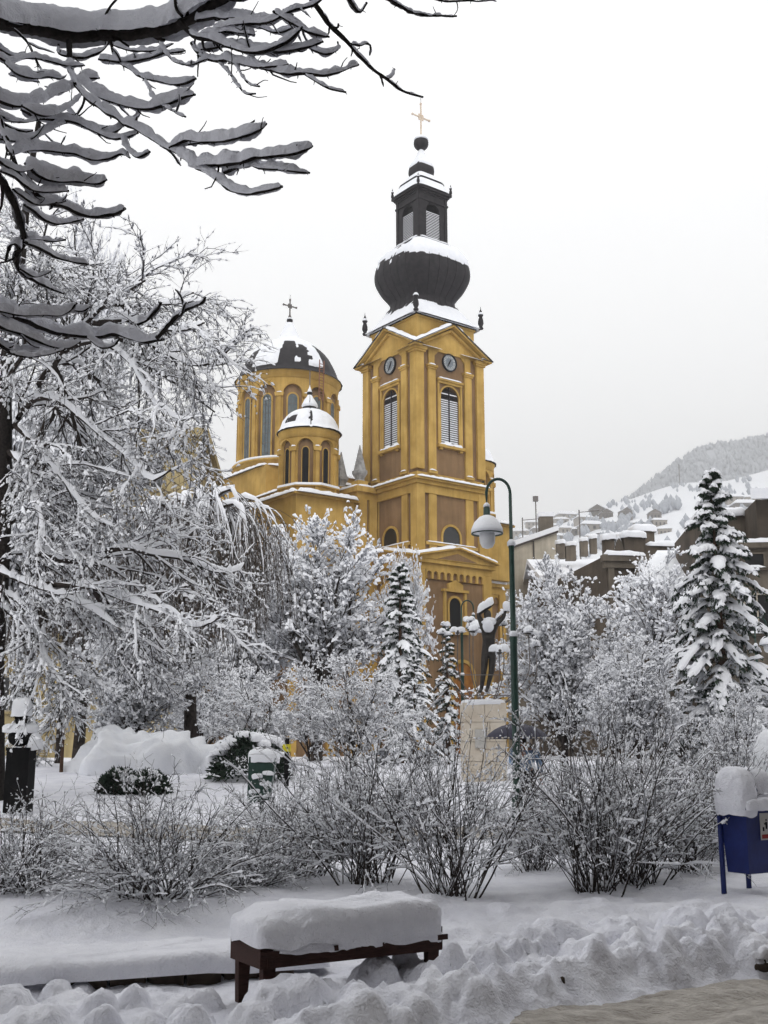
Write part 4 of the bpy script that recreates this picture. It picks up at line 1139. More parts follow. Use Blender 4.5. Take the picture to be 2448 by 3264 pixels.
# brown house with piers and a curved parapet
Y_ = 60
c0 = P(1932, 1800, Y_)
bh = thing('house', 'brown stone house with two parapet piers and snow-lined cornice', 'house', (c0[0], c0[1], 0), R(8))
m_ = ppm(1740, Y_)
zc_ = P(1932, 1770, Y_)[2]
x2 = 118*m_
zw_ = P(2100, 1730, Y_)[2]
front = lambda a, d, z: (a, -d, z)
MB().span((0, 0, 0), (x2, 14, zc_)).obj('wall', 'house_brown', bh)
MB().span((-.25, -.35, zc_-.35), (x2+.35, .2, zc_)).span((-.15, -.2, zc_-.7), (x2+.2, .2, zc_-.35)).obj('cornice', 'house_brown_light', bh)
snow_on('snow', bh, [((-.2, -.08, zc_), (x2+.3, -.08, zc_))], .34, .26)
zp1, zp2 = P(1940, 1712, Y_)[2], P(2000, 1703, Y_)[2]
MB().span((.05, .1, zc_), (.55, .7, zp1)).obj('parapet_pier', 'house_brown', bh)
MB().span((x2*.56, .1, zc_), (x2*.56+1.2, 1.2, zp2)).obj('parapet_pier', 'house_brown', bh)
acc = Acc(); dome_cap(acc, (.3, .4, zp1+.02), .4, .42, .26, .5); acc.obj('snow', 'snow', bh)
acc = Acc(); dome_cap(acc, (x2*.56+.6, .6, zp2+.02), .75, .7, .28, .5); acc.obj('snow', 'snow', bh)
pr_ = [(.55, zc_)] + [(.55+(x2*.56-.55)*t, zc_+.25+.75*math.sin(PI*t)) for t in np.linspace(0, 1, 10)] + [(x2*.56, zc_)]
MB().prism(pr_, -.5, -.15, front).obj('parapet', 'house_brown', bh)
pts = [front(a, -.3, z) for a, z in pr_[1:-1]]
snow_on('snow', bh, list(zip(pts[:-1], pts[1:])), .25, .18)
MB().span((x2*.56+1.2, .4, 0), (x2+13, 12, zw_)).obj('wall', 'house_brown', bh)
snow_on('snow', bh, [((x2*.56+1.2, .55, zw_), (x2+13, .55, zw_))], .34, .30)
MB().span((x2*.56+1.2, .7, zw_), (x2+13, 12, zw_+.15)).obj('snow', 'snow', bh)
q = P(2095, 1680, Y_+4) - c0
MB().span((q[0]-.55, 4, zw_), (q[0]+.55, 5, q[2]+c0[2])).obj('chimney', 'house_brown', bh)
acc = Acc(); dome_cap(acc, (q[0], 4.5, q[2]+c0[2]), .78, .7, .3, .5); acc.obj('snow', 'snow', bh)
for a in (x2*.42, x2*.68):
    window_on(bh, front, a, zc_-3.6, .55, 2.0, 'house_brown', 'house_brown_light', 1)
for a in (x2*.12, x2*.88):
    MB().prism([(a-.16, zc_-4.4), (a+.16, zc_-4.4), (a+.16, zc_-.7), (a-.16, zc_-.7)], -.1, .14, front).obj('pilaster', 'house_brown_light', bh)
for a in (x2+1.5, x2+4.5, x2+7.5):
    window_on(bh, lambda u, d, z: (u, .4-d, z), a, 3.4, 1.0, 1.6, 'house_brown', 'house_brown_light', 1)

# snowy lean-to roof in front of it
Y_ = 52
q0, q1, q2 = P(2015, 1878, Y_), P(2290, 1870, Y_), P(2230, 1770, Y_+5)
lt = thing('shed', 'dark shed below a slanting snow-covered roof', 'shed', (q0[0], q0[1], 0))
x1 = q1[0]-q0[0]; zz0 = q0[2]; zz1 = q2[2]
MB().span((.2, .3, 0), (x1, 5, zz0-.15)).obj('wall', 'house_brown', lt)
MB().add([(0, 0, zz0), (x1, 0, zz0), (x1, 5, zz1), (x1*.62, 5, zz1), (0, 0, zz0-.14), (x1, 0, zz0-.14), (x1, 5, zz1-.14), (x1*.62, 5, zz1-.14)], [(0, 1, 2, 3), (7, 6, 5, 4), (4, 5, 1, 0), (5, 6, 2, 1), (6, 7, 3, 2), (7, 4, 0, 3)]).obj('roof', 'gutter', lt)
MB().add([(0, -.02, zz0+.02), (x1, -.02, zz0+.02), (x1, 5, zz1+.02), (x1*.62, 5, zz1+.02), (.1, .05, zz0+.26), (x1, .05, zz0+.26), (x1, 5, zz1+.26), (x1*.62, 5, zz1+.26)], [(4, 5, 6, 7), (0, 1, 5, 4), (1, 2, 6, 5), (2, 3, 7, 6), (3, 0, 4, 7)]).obj('snow', 'snow', lt)
MB().span((1.2, .2, 1.4), (2.1, .32, 2.6)).obj('window', 'window_dark', lt)

# tall tenement at the right-hand edge
Y_ = 46
e0 = P(2345, 1800, Y_)
tb = thing('house', 'tall grey-brown tenement with snowy ledges at the right edge', 'house', (e0[0], e0[1], 0), R(-6))
ztop, zmid = P(2400, 1620, Y_)[2], P(2400, 1730, Y_)[2]
fr_ = lambda a, d, z: (a, -d, z)
MB().span((0, 0, 0), (9, 10, zmid)).obj('wall', 'house_brown_light', tb)
MB().span((1.05, .3, zmid), (9, 10, ztop+.4)).obj('wall', 'house_brown', tb)
zlow = P(2330, 1642, Y_+3)[2]
MB().span((-.9, 2.6, 0), (1.05, 10, zlow)).obj('wall', 'house_brown', tb)
acc = Acc(); dome_cap(acc, (.1, 4.5, zlow), 1.15, 2.2, .3, .4); acc.obj('snow', 'snow', tb)
MB().add([(.7, -.4, ztop+.3), (10, -.4, ztop+.3), (10, 5, ztop+1.4), (2.6, 5, ztop+1.4), (.7, -.4, ztop+.75), (10, -.4, ztop+.75), (10, 5, ztop+1.9), (2.6, 5, ztop+1.9)], [(4, 5, 6, 7), (0, 1, 5, 4), (3, 0, 4, 7), (0, 3, 2, 1), (2, 3, 7, 6)]).obj('snow_roof', 'snow', tb)
MB().span((-.1, -.18, zmid-.25), (9, .35, zmid-.02)).obj('ledge', 'house_brown_light', tb)
snow_on('snow', tb, [((-.05, .02, zmid), (9, .02, zmid))], .24, .2)
for i, a in enumerate((.75, 2.6, 4.5)):
    window_on(tb, fr_, a, zmid-1.0, .75, .5, 'house_brown', 'house_brown_light', 0)
    window_on(tb, fr_, a, zmid-3.7, .95, 1.5, 'house_brown', 'house_beige', 1)
    window_on(tb, fr_, a, zmid-6.6, .95, 1.5, 'house_brown', 'house_beige', 1)
    if a > 2: window_on(tb, lambda u, d, z: (u, .3-d, z), a, zmid+.9, .95, 1.4, 'house_brown', 'house_beige', 1)
MB().box((.12, -.06, zmid/2), (.12, .12, zmid)).obj('downpipe', 'gutter', tb)

# ochre apartment building behind the trees on the left
Y_ = 62
f0 = P(618, 1800, Y_)
ob = thing('apartment_building', 'ochre apartment building with dark windows behind the trees on the left', 'building', (f0[0], f0[1], 0), R(4))
zt = P(500, 1372, Y_)[2]
fl = lambda a, d, z: (a, -d, z)
MB().span((-26, 0, 0), (0, 12, zt-.8)).obj('wall', 'house_ochre', ob)
MB().span((-26.3, -.35, zt-.8), (.35, 12.3, zt-.45)).span((-26.6, -.6, zt-.45), (.6, 12.6, zt)).obj('cornice', 'house_ochre', ob)
MB().span((-26.4, -.4, zt), (.4, 12.4, zt+.35)).obj('snow', 'snow', ob)
for r_ in range(6):
    for c_ in range(7):
        if zt-3.2-r_*3.1 > 1:
            window_on(ob, fl, -2.6-c_*3.5, zt-3.4-r_*3.1, 1.2, 1.75, 'house_ochre', 'house_beige', 1, r_ < 4)
# unseen block added behind the camera to shade the foreground
nb = thing('unseen_shade_block', 'unseen tall brown block added across the road for shade', 'building', (*unstreet(0, -9.5), 0), ST)
MB().span((-34, -12, 0), (34, 0, 26)).obj('wall', 'house_brown', nb)
MB().span((-34.4, -.0, 25.2), (34.4, .7, 25.8)).obj('cornice', 'house_brown', nb)
MB().span((-34, -12, 26), (34, .6, 26.4)).obj('snow', 'snow', nb)
for r_ in range(6):
    for c_ in range(11):
        a = -27.5 + c_*5.5
        MB().span((a-.7, -.06, 4.6+r_*3.2), (a+.7, .05, 6.6+r_*3.2)).obj('window', 'window_dark', nb)

# ================================================================== HOUSES ON THE HILLSIDE
def hit_hill(sx, sy, H, y0=200, y1=800):
    d = ray(sx, sy)
    t = np.linspace(y0, y1, 1200)/d[1]
    X, Y, Z = d[0]*t, d[1]*t, EYE + d[2]*t
    below = Z < H(X, Y) - .3
    i = int(np.argmax(below)) if below.any() else len(t)-1
    return X[i], Y[i], Z[i]
FAR = [(1905,1632,44,32,'c',1),(1935,1640,34,24,'c',1),(2000,1640,32,46,'a',1),(2090,1645,34,42,'a',1),(1815,1645,58,24,'b',0),(1790,1660,40,22,'b',0),(1868,1655,46,26,'b',0),
       (1700,1672,40,30,'b',0),(1725,1690,44,24,'a',0),(1760,1682,36,30,'b',0),(1808,1690,40,30,'b',0),(1850,1692,44,22,'a',0),(1895,1678,66,28,'b',0),(1955,1670,50,24,'b',0),
       (2010,1688,44,30,'a',0),(2050,1672,60,24,'b',0),(2105,1664,40,26,'b',0),(2060,1700,44,28,'b',0),(1990,1712,52,26,'b',0),(1930,1706,44,28,'a',0),(1890,1716,40,30,'b',0),
       (2120,1690,36,20,'b',0),(2350,1590,54,28,'b',0),(2400,1590,40,26,'b',0),(2385,1608,70,18,'a',0),(1660,1700,44,30,'b',0),(1680,1720,40,26,'a',0),(1800,1715,46,28,'b',0),(1950,1735,50,30,'b',0)]
ORD = ['first', 'second', 'third', 'fourth', 'fifth', 'sixth', 'seventh', 'eighth', 'ninth', 'tenth', 'eleventh', 'twelfth', 'thirteenth', 'fourteenth', 'fifteenth']
ROWS = ['uppermost', 'upper', 'middle', 'lower']
def rowof(f): return 0 if f[1] < 1612 else 1 if f[1] < 1662 else 2 if f[1] < 1694 else 3
for i, (sx_, sy_, wpx, hpx, mt, tall) in enumerate(FAR):
    x, y, z = hit_hill(sx_, sy_ + hpx*.45, H1)
    mm = ppm(sy_, y); w_ = wpx*mm*1.15; hh_ = hpx*mm*.72
    txt = {'a': 'grey-walled', 'b': 'pale-walled', 'c': 'dark-walled'}[mt]
    row = sorted([f for f in FAR if rowof(f) == rowof(FAR[i])]); pos = row.index(FAR[i])
    lab = '%s %s house, %s from the left in the %s row on the hill' % (txt, 'gabled' if tall else 'low snow-roofed', ORD[pos], ROWS[rowof(FAR[i])])
    if False: lab = txt + ' tall gabled house near the top of the snowy slope'
    hs_ = thing('hillside_house', lab, 'house', (x, y, z-.8), R(-12 + (i*37) % 25), 'houses on the far hillside')
    dp = w_*.8
    MB().span((-w_/2, 0, -2), (w_/2, dp, hh_+.8)).obj('wall', 'house_far_'+mt, hs_)
    zt = hh_+.8; rh = w_*(.34 if tall else .24); o_ = w_*.08
    b = MB()
    b.add([(-w_/2-o_, -o_, zt), (0, -o_, zt+rh), (w_/2+o_, -o_, zt), (-w_/2-o_, dp+o_, zt), (0, dp+o_, zt+rh), (w_/2+o_, dp+o_, zt)] if tall else
          [(-w_/2-o_, -o_, zt), (-w_/2+w_*.2, dp/2, zt+rh), (-w_/2-o_, dp+o_, zt), (w_/2+o_, -o_, zt), (w_/2-w_*.2, dp/2, zt+rh), (w_/2+o_, dp+o_, zt)],
          [(0, 1, 4, 3), (1, 2, 5, 4), (3, 5, 2, 0)] if tall else [(0, 3, 4, 1), (1, 4, 5, 2), (0, 1, 2), (3, 5, 4), (0, 2, 5, 3)])
    b.obj('snow_roof', 'snow', hs_)
    if tall:
        MB().prism([(-w_/2, zt), (w_/2, zt), (0, zt+rh-.05)], 0, .1, lambda a, d, z: (a, -d, z)).obj('gable', 'house_far_'+mt, hs_)
    for c_ in (-.28, 0.0, .28):
        for r_ in range(2 if hh_ > 4 else 1):
            MB().box((c_*w_, -.04, zt-1.6-r_*2.8), (w_*.11, .12, 1.3)).obj('window', 'window_dark', hs_)
# tall thin masts on the slope
for j, (sx_, sy0, sy1, arm) in enumerate(((1710, 1590, 1700, 0), (1849, 1625, 1722, 1), (2167, 1480, 1545, 0), (1666, 1650, 1700, 1))):
    if sx_ == 2167: x, y, z = hit_hill(sx_, sy1, H1)
    else:
        q = P(sx_, sy1, 130); x, y, z = q
    top = P(sx_, sy0, y)[2]
    mo = thing('utility_pole', ['thin pole with a box on top above the beige house roof', 'tall thin pole rising over the white roofs', 'lone pole against the far wooded hill', 'pole with a cross-arm behind the church'][j], 'pole', (x, y, 0))
    MB().bar((0, 0, 0), (0, 0, top), .13 if y < 200 else .6).obj('shaft', 'iron', mo)
    if arm: MB().bar((0, 0, top-.3), (2.4, 0, top-.1), .08).obj('arm', 'iron', mo)
    if j == 0: MB().box((0, 0, top), (.6, .5, .6)).obj('box', 'iron', mo)

# ================================================================== BENCH
bl, bd = 1.36, .46
q = P(605*1.4756, 2072*1.4756, 7.55)
bz = 0.0
bench = thing('bench', 'low dark brown bench buried under a thick loaf of snow', 'bench', (q[0]-.12, 7.62, bz), R(31))
BT = .46
MB().span((-.02, -.01, BT-.19), (.03, bd, BT-.035)).obj('end_panel', 'bench_wood', bench)
MB().span((bl-.03, -.01, BT-.19), (bl+.02, bd, BT-.035)).obj('end_panel', 'bench_wood', bench)
MB().span((.03, -.02, BT-.19), (bl-.03, .025, BT-.105)).span((-.03, -.035, BT-.12), (bl+.05, -.021, BT-.085)).obj('front_rail', 'bench_wood', bench)
MB().span((.03, bd-.03, BT-.19), (bl-.03, bd-.005, BT-.02)).obj('back_rail', 'bench_wood', bench)
for i in range(5):
    y = .035 + i*.09
    MB().span((.032, y, BT-.045), (bl-.032, y+.07, BT-.012)).obj('seat_slat', 'bench_wood', bench)
for x in (.05, bl-.05):
    for y in (.035, bd-.04):
        sgn = 1 if x < .5 else -1
        MB().add([(x-.03, y-.03, -.12), (x+.02, y-.03, -.12), (x+.02, y+.03, -.12), (x-.03, y+.03, -.12), (x-.04, y-.03, BT-.19), (x+.05, y-.03, BT-.19), (x+.05, y+.03, BT-.19), (x-.04, y+.03, BT-.19)],
            [(3,2,1,0), (4,5,6,7), (0,1,5,4), (1,2,6,5), (2,3,7,6), (3,0,4,7)]).obj('leg', 'bench_wood', bench)
acc = Acc(); dome_cap(acc, (bl/2, bd/2-.005, BT-.025), bl/2+.035, bd/2+.05, .18, .22, 0, 160, 34, .045, 4.0, -.10, 3.0)
acc.obj('snow', 'snow_near', bench)
acc = Acc()
for x, w_, s_ in ((.32, .24, .045), (.62, .10, .06), (.80, .10, .04), (1.12, .26, .06)):
    dome_cap(acc, (x, -.01, BT-.10), w_, .035, s_+.03, .7, 0, 40, 8, .02, 14.0, -.1, x*7)
acc.obj('snow_slide', 'snow_near', bench)
# broken stump of the arm rest poking from the snow at the near end
MB().span((-.035, .22, BT), (.02, .33, BT+.05)).span((-.03, .20, BT-.02), (.015, .25, BT+.035)).obj('armrest_stub', 'bench_wood', bench)

# low kerb behind it, snow slab overhanging a dark slit
k0, k1 = P(150*1.4756, 2120*1.4756, 8.35), P(640*1.4756, 2080*1.4756, 8.8)
kd = math.atan2(k1[1]-k0[1], k1[0]-k0[0]); kl = math.hypot(k1[0]-k0[0], k1[1]-k0[1])
kerb = thing('low_kerb', 'low stone kerb under a smooth snow slab left of the bench', 'kerb', (k0[0], k0[1], 0), kd)
n_ = 6
for i in range(n_):
    MB().span((i*kl/n_+.012, .02, -.1), ((i+1)*kl/n_-.012, .22, .075 + .006*(i % 3))).obj('stone', 'dirt', kerb)
acc = Acc(); dome_cap(acc, (kl/2-.25, .30, .085), kl/2+.55, .36, .13, .33, 0, 130, 14, .03, 3.0, -.05, 9.0)
acc.obj('snow', 'snow_near', kerb)

# ================================================================== BLUE LITTER BIN
b0 = P(2302, 2889, 12.0)
bn = thing('litter_bin', 'blue litter bin on two posts with a high hood of snow', 'litter bin', (b0[0]+.26, b0[1], 0), R(32))
# frame: x along the front (to the right), y away; end face looks left-forward
zb0, zb1 = zof(2787, 12.0), zof(2572, 12.0)
bw, bdp = .46, .30
MB().add([(.03, -.02, zb0), (.03+bw-.05, -.02, zb0), (.03+bw-.05, bdp-.04, zb0), (.03, bdp-.04, zb0), (0, -.05, zb1), (bw, -.05, zb1), (bw, bdp, zb1), (0, bdp, zb1)],
    [(3,2,1,0), (0,1,5,4), (1,2,6,5), (2,3,7,6), (3,0,4,7)]).obj('body', 'bin_blue', bn)
MB().span((-.012, -.062, zb1-.03), (bw+.012, bdp+.012, zb1+.0)).obj('rim', 'bin_blue', bn)
MB().span((.02, -.03, zb1-.02), (bw-.02, bdp-.02, zb1+.012)).obj('opening', 'hole_dark', bn)
hd = MB()
for x in (0.0, bw-.02): hd.span((x, .04, zb1), (x+.02, bdp-.02, zb1+.15))
hd.span((-.01, .0, zb1+.15), (bw+.01, bdp, zb1+.18)).obj('hood', 'bin_blue', bn)
for x, y in ((.0, .24), (bw-.04, .27)):
    MB().lathe([(.028, -.2), (.028, zb1+.12)], (x, y+.06, 0), 12).obj('post', 'bin_blue', bn, True)
acc = Acc()
dome_cap(acc, (.08, bdp/2-.01, zb1+.08), .16, .22, .34, .75, 0, 60, 24, .03, 6.0, -.45, 1.0)
dome_cap(acc, (.40, bdp/2+.02, zb1+.17), .20, .19, .22, .75, 0, 60, 20, .03, 6.0, -.3, 5.0)
dome_cap(acc, (.25, bdp/2+.06, zb1+.2), .2, .15, .16, .6, 0, 40, 14, .02, 6.0, -.3, 6.0)
dome_cap(acc, (bw/2+.05, -.06, zb1-.0), .28, .06, .085, .6, 0, 50, 10, .02, 9.0, -.3, 2.0)
acc.obj('snow', 'snow_near', bn)
stk = MB().span((.21, -.052, zb0+.33), (.35, -.045, zb0+.60)).obj('sticker', 'sticker_white', bn, rot=None)
MB().span((.222, -.056, zb0+.345), (.338, -.0525, zb0+.385)).obj('red_strip', 'sticker_red', stk)
pic = MB()       # dark figure of somebody dropping litter into a basket
pic.span((.285, -.0555, zb0+.44), (.31, -.0528, zb0+.51)).span((.29, -.0555, zb0+.52), (.308, -.0528, zb0+.54)).span((.262, -.0555, zb0+.485), (.285, -.0528, zb0+.497)).span((.24, -.0555, zb0+.42), (.262, -.0528, zb0+.46))
pic.obj('pictogram', 'black_stone', stk)
for o in (stk,):
    o.rotation_euler = (R(0), 0, 0)

# ================================================================== STREET LAMPS
def lamp(name, label, sx_, sy_, Y, top_sy, hscale, mirror, group=None):
    b = P(sx_, sy_, Y); zg = ground_z(b[0], Y)
    o = thing(name, label, 'street lamp', (b[0], b[1], zg), 0, group)
    H_ = P(sx_, top_sy, Y)[2] - zg
    ra = .20*hscale
    zc = H_ - ra*1.25
    r_ = .06*hscale
    post = MB().lathe([(r_*1.5, -.3), (r_*1.5, .5), (r_, .62), (r_, H_*.52), (r_*1.12, H_*.525), (r_*1.12, H_*.545), (r_*.78, H_*.55), (r_*.74, H_*.79), (r_*.86, H_*.795), (r_*.86, H_*.81), (r_*.52, H_*.815), (r_*.45, zc)], (0, 0, 0), 16).obj('post', 'post_green', o, True)
    for zz_ in (H_*.545, H_*.81):
        MB().lathe([(r_*1.16, zz_-.06), (r_*1.2, zz_), (r_*.5, zz_+.05)], (0, 0, 0), 12).obj('snow', 'snow', post, True)
    pts = [(-ra*mirror + ra*mirror*math.cos(t), 0, zc + ra*1.25*math.sin(t)) for t in np.linspace(0, PI, 20)] + [(-2*ra*mirror, 0, zc-.25*hscale)]
    MB().tube(pts, r_*.42, 10).obj('arm', 'post_green', o, True)
    zx = zc-.25*hscale; x = -2*ra*mirror
    s = hscale
    MB().lathe([(.04*s, .02*s), (.055*s, 0), (.06*s, -.15*s), (.075*s, -.17*s), (.075*s, -.19*s)], (x, 0, zx), 14).obj('holder', 'post_green', o, True)
    MB().lathe([(.07*s, -.18*s), (.16*s, -.24*s), (.235*s, -.34*s), (.262*s, -.43*s), (.268*s, -.45*s), (.255*s, -.45*s), (.2*s, -.37*s), (.05*s, -.3*s)], (x, 0, zx), 28).obj('shade', 'post_green', o, True)
    MB().lathe([(.27*s, -.43*s), (.262*s, -.36*s), (.215*s, -.25*s), (.13*s, -.16*s), (.05*s, -.125*s), (.01, -.12*s)], (x, 0, zx), 28).obj('snow', 'snow', o, True)
    MB().lathe([(.06*s, .02*s), (.05*s, .06*s), (.02*s, .09*s)], (x, 0, zx), 12).obj('snow', 'snow', o, True)
    MB().lathe([(.125*s, -.42*s), (.135*s, -.5*s), (.125*s, -.6*s), (.09*s, -.67*s), (.01, -.7*s)], (x, 0, zx), 20).obj('globe', 'lamp_glass', o, True)
    return o
lamp('street_lamp', 'dark green curved-neck street lamp with white globe before the church', 1646, 2420, 18.5, 1527, 1.0, 1)
lamp('street_lamp', 'small distant street lamp left of the bronze figure', 1476, 2300, 34, 1914, .9, -1)
lamp('street_lamp', 'distant dark street lamp beside the big spruce at the right edge', 2422, 2250, 38, 1968, 1.0, -1)

# ================================================================== FIGURES
def skin_figure(name, joints, bones, mat, parent, sub=2):
    """one continuous body grown over a skeleton: joints {name: (x, y, z, r)}"""
    names = list(joints)
    me = bpy.data.meshes.new(name)
    me.from_pydata([joints[n][:3] for n in names], [(names.index(a), names.index(b)) for a, b in bones], [])
    o = bpy.data.objects.new(name, me); COL.objects.link(o); o.parent = parent
    me.materials.append(MAT[mat])
    md = o.modifiers.new('skin', 'SKIN'); md.use_smooth_shade = True
    sd = me.skin_vertices[0].data
    for i, n in enumerate(names):
        r_ = joints[n][3]
        sd[i].radius = (r_, r_) if not isinstance(r_, tuple) else r_
        sd[i].use_root = (i == 0)
    s = o.modifiers.new('sub', 'SUBSURF'); s.levels = sub; s.render_levels = sub
    return o
def hand(J, B, wrist, tip_dir, side_dir, s=1.0, tag_=''):
    """palm and five separate, slightly bent fingers beyond the wrist joint"""
    w = np.array(J[wrist][:3]); t = np.array(tip_dir, float); t /= np.linalg.norm(t)
    d = np.array(side_dir, float); d -= t*(d@t); d /= np.linalg.norm(d)
    nrm = np.cross(t, d)
    J[wrist+'palm'] = (*(w+t*.07*s), .034*s); B.append((wrist, wrist+'palm'))
    for i, (off, L) in enumerate(((-.034, .068), (-.012, .080), (.012, .076), (.034, .060))):
        a = w + t*.105*s + d*off*s; b = a + t*L*.55*s + nrm*.012*s; c = b + t*L*.35*s + nrm*.03*s
        for q, (v, r_) in enumerate(((a, .0105), (b, .0095), (c, .008))):
            J['%s%sf%d%d' % (tag_, wrist, i, q)] = (*v, r_*s)
        B += [(wrist+'palm', '%s%sf%d0' % (tag_, wrist, i)), ('%s%sf%d0' % (tag_, wrist, i), '%s%sf%d1' % (tag_, wrist, i)), ('%s%sf%d1' % (tag_, wrist, i), '%s%sf%d2' % (tag_, wrist, i))]
    a = w + t*.04*s - d*.05*s; b = a + t*.045*s - d*.018*s + nrm*.015*s
    J[wrist+'th0'] = (*a, .012*s); J[wrist+'th1'] = (*b, .009*s)
    B += [(wrist+'palm', wrist+'th0'), (wrist+'th0', wrist+'th1')]

# ---- monument: bronze man on a stone plinth, ring of doves
SY = 25.0
def SF(x, y, dy=0.0):
    """statue study pixel to a point"""
    return P(1380 + x*.2712, 1880 + y*.2712, SY + dy)
pc_ = SF(605, 1325); pw_ = (855-355)*.2712*ppm(2240, SY)
zg = ground_z(pc_[0], SY)
mon = thing('monument', 'bronze man reaching up among snow-covered doves on a pale stone plinth', 'monument', (pc_[0], SY, zg))
O = np.array([pc_[0], SY, zg])
zt_ = pc_[2] - zg
hw_ = pw_/2
nrow = 4
for i in range(nrow):          # courses of stone
    z0_, z1_ = zt_*i/nrow - (.4 if i == 0 else 0), zt_*(i+1)/nrow
    t_ = .012*(i % 2)
    MB().span((-hw_-t_, 0+.0, z0_+.006), (-.006 if i % 2 else .10, 2*hw_, z1_-.006)).obj('stone', 'plinth_stone', mon)
    MB().span((.006 if i % 2 else .112, 0-.008, z0_+.006), (hw_+t_, 2*hw_, z1_-.006)).obj('stone', 'plinth_stone', mon)
MB().span((-hw_+.03, .03, -.2), (hw_-.03, 2*hw_-.03, zt_-.01)).obj('core', 'plinth_stone', mon)
MB().span((-.22, -.03, zt_*.42), (.02, -.01, zt_*.66)).obj('plaque', 'sticker_white', mon)
acc = Acc(); dome_cap(acc, (0, hw_, zt_-.02), hw_+.01, hw_+.01, .09, .25, 0, 60, 10, .02, 4.0, -.1, 4.0); acc.obj('snow', 'snow', mon)
cy = hw_
def L(x, y, dy=0.0):
    q = P(1380 + x*.2712, 1880 + y*.2712, SY + cy + dy) - O
    return q
J = {}
def jt(n, x, y, r_, dy=0.0): J[n] = (*L(x, y, dy), r_)
jt('pelvis', 655, 720, .135); jt('waist', 655, 590, .125); jt('chest', 655, 440, .165); jt('neck', 650, 345, .07, .0); jt('head', 640, 285, .105, .02); jt('crown', 632, 235, .075, .04)
jt('shl', 575, 400, .075); jt('ell', 530, 285, .056, -.05); jt('wrl', 640, 215, .04, -.02)
jt('shr', 735, 410, .075); jt('elr', 830, 325, .054, -.05); jt('wrr', 850, 235, .038, -.05)
jt('hipl', 615, 770, .105); jt('knl', 598, 960, .07, -.03); jt('anl', 568, 1170, .043); jt('fol', 552, 1205, .04, -.12)
jt('hipr', 700, 765, .105); jt('knr', 690, 955, .07, -.05); jt('anr', 640, 1160, .043); jt('for', 625, 1195, .04, -.12)
B = [('pelvis', 'waist'), ('waist', 'chest'), ('chest', 'neck'), ('neck', 'head'), ('head', 'crown'), ('chest', 'shl'), ('shl', 'ell'), ('ell', 'wrl'), ('chest', 'shr'), ('shr', 'elr'), ('elr', 'wrr'),
     ('pelvis', 'hipl'), ('hipl', 'knl'), ('knl', 'anl'), ('anl', 'fol'), ('pelvis', 'hipr'), ('hipr', 'knr'), ('knr', 'anr'), ('anr', 'for')]
hand(J, B, 'wrl', (1, 0, .45), (0, 1, 0), 1.0)
hand(J, B, 'wrr', (.1, 0, 1), (0, 1, 0), 1.0)
skin_figure('figure', J, B, 'bronze', mon)
def strip_snow(pts, w, ht, name, parent, M=9, n=14):
    p = spline(np.array(pts, float), n)
    acc = Acc(); acc.add(caps(p[None], np.zeros((1, n)), w, ht, M, rng, .12, 0.4, 1.0, True)); return acc.obj(name, 'snow', parent)
strip_snow([L(515, 275, -.05), L(600, 215, -.04), L(718, 150, -.02)], .085, .17, 'snow', mon)
strip_snow([L(735, 360, 0), L(790, 300, -.04), L(835, 262, -.05)], .09, .10, 'snow', mon)
acc = Acc()
dome_cap(acc, L(655, 375, -.02), .19, .12, .10, .9, 0, 40, 16, .03, 6.0, -1.1, 2.0)
acc.obj('snow', 'snow', mon); acc = Acc()
dome_cap(acc, L(650, 430, -.13), .12, .05, .16, 1.0, 0, 30, 12, .02, 6.0, -1.2, 3.0)
acc.obj('snow', 'snow', mon); acc = Acc()
dome_cap(acc, L(862, 205, -.05), .08, .08, .13, .8, 0, 30, 10, .02, 6.0, -.8, 4.0)
acc.obj('snow', 'snow', mon)
# wire stems and doves
def dove(c, ang, s, parent, tilt=0.0):
    """bird seen flying: body, spread wings, fan tail, and the snow on them"""
    c = np.array(c); u = np.array([math.cos(ang), math.sin(ang), tilt]); v = np.array([-math.sin(ang), math.cos(ang), 0])
    b = MB()
    b.tube([c-u*.10*s, c-u*.05*s, c+u*.05*s, c+u*.13*s, c+u*.17*s], np.array([.02, .05, .055, .035, .008])*s, 10)
    body = b.obj('dove', 'bronze', parent, True)
    for sg in (-1, 1):
        pl = [(.09, .02), (.07, .11), (.0, .19), (-.05, .22), (-.07, .14), (-.05, .04)]
        V = [c+u*a*s+v*sg*w_*s+np.array([0, 0, w_*.22*s+.01*k]) for k in (0, 1) for a, w_ in pl]
        n = 6
        mesh_obj('wing', V, [tuple(range(n)), tuple(range(n, 2*n))[::-1]] + [(i, (i+1) % n, n+(i+1) % n, n+i) for i in range(n)], 'bronze', body)
        acc = Acc(); q = c+u*.0*s+v*sg*.09*s+np.array([0, 0, .03*s])
        dome_cap(acc, q, .085*s, .12*s, .12*s, 1.0, ang, 24, 8, .012, 12.0, -.2, c[0]*3+sg); acc.obj('snow', 'snow', body)
    acc = Acc(); dome_cap(acc, c-u*.13*s+np.array([0, 0, .0]), .11*s, .06*s, .07*s, .8, ang, 20, 8, .01, 12.0, -.3, 2.0); dome_cap(acc, c+u*.03*s, .11*s, .075*s, .12*s, .8, ang, 20, 8, .01, 12.0, -.1, 5.0)
    acc.obj('snow', 'snow', body)
DV = [(115, 515, -.35, 2.9, 1.0), (290, 500, -.55, 4.7, 1.0), (470, 480, -.45, 3.6, 1.05), (425, 365, .45, .9, .9), (820, 405, .5, .3, 1.05), (780, 730, -.62, 4.71, 1.35), (1125, 500, -.1, 3.3, 1.15), (1205, 655, .25, .2, 1.0), (150, 420, .2, 2.2, .8)]
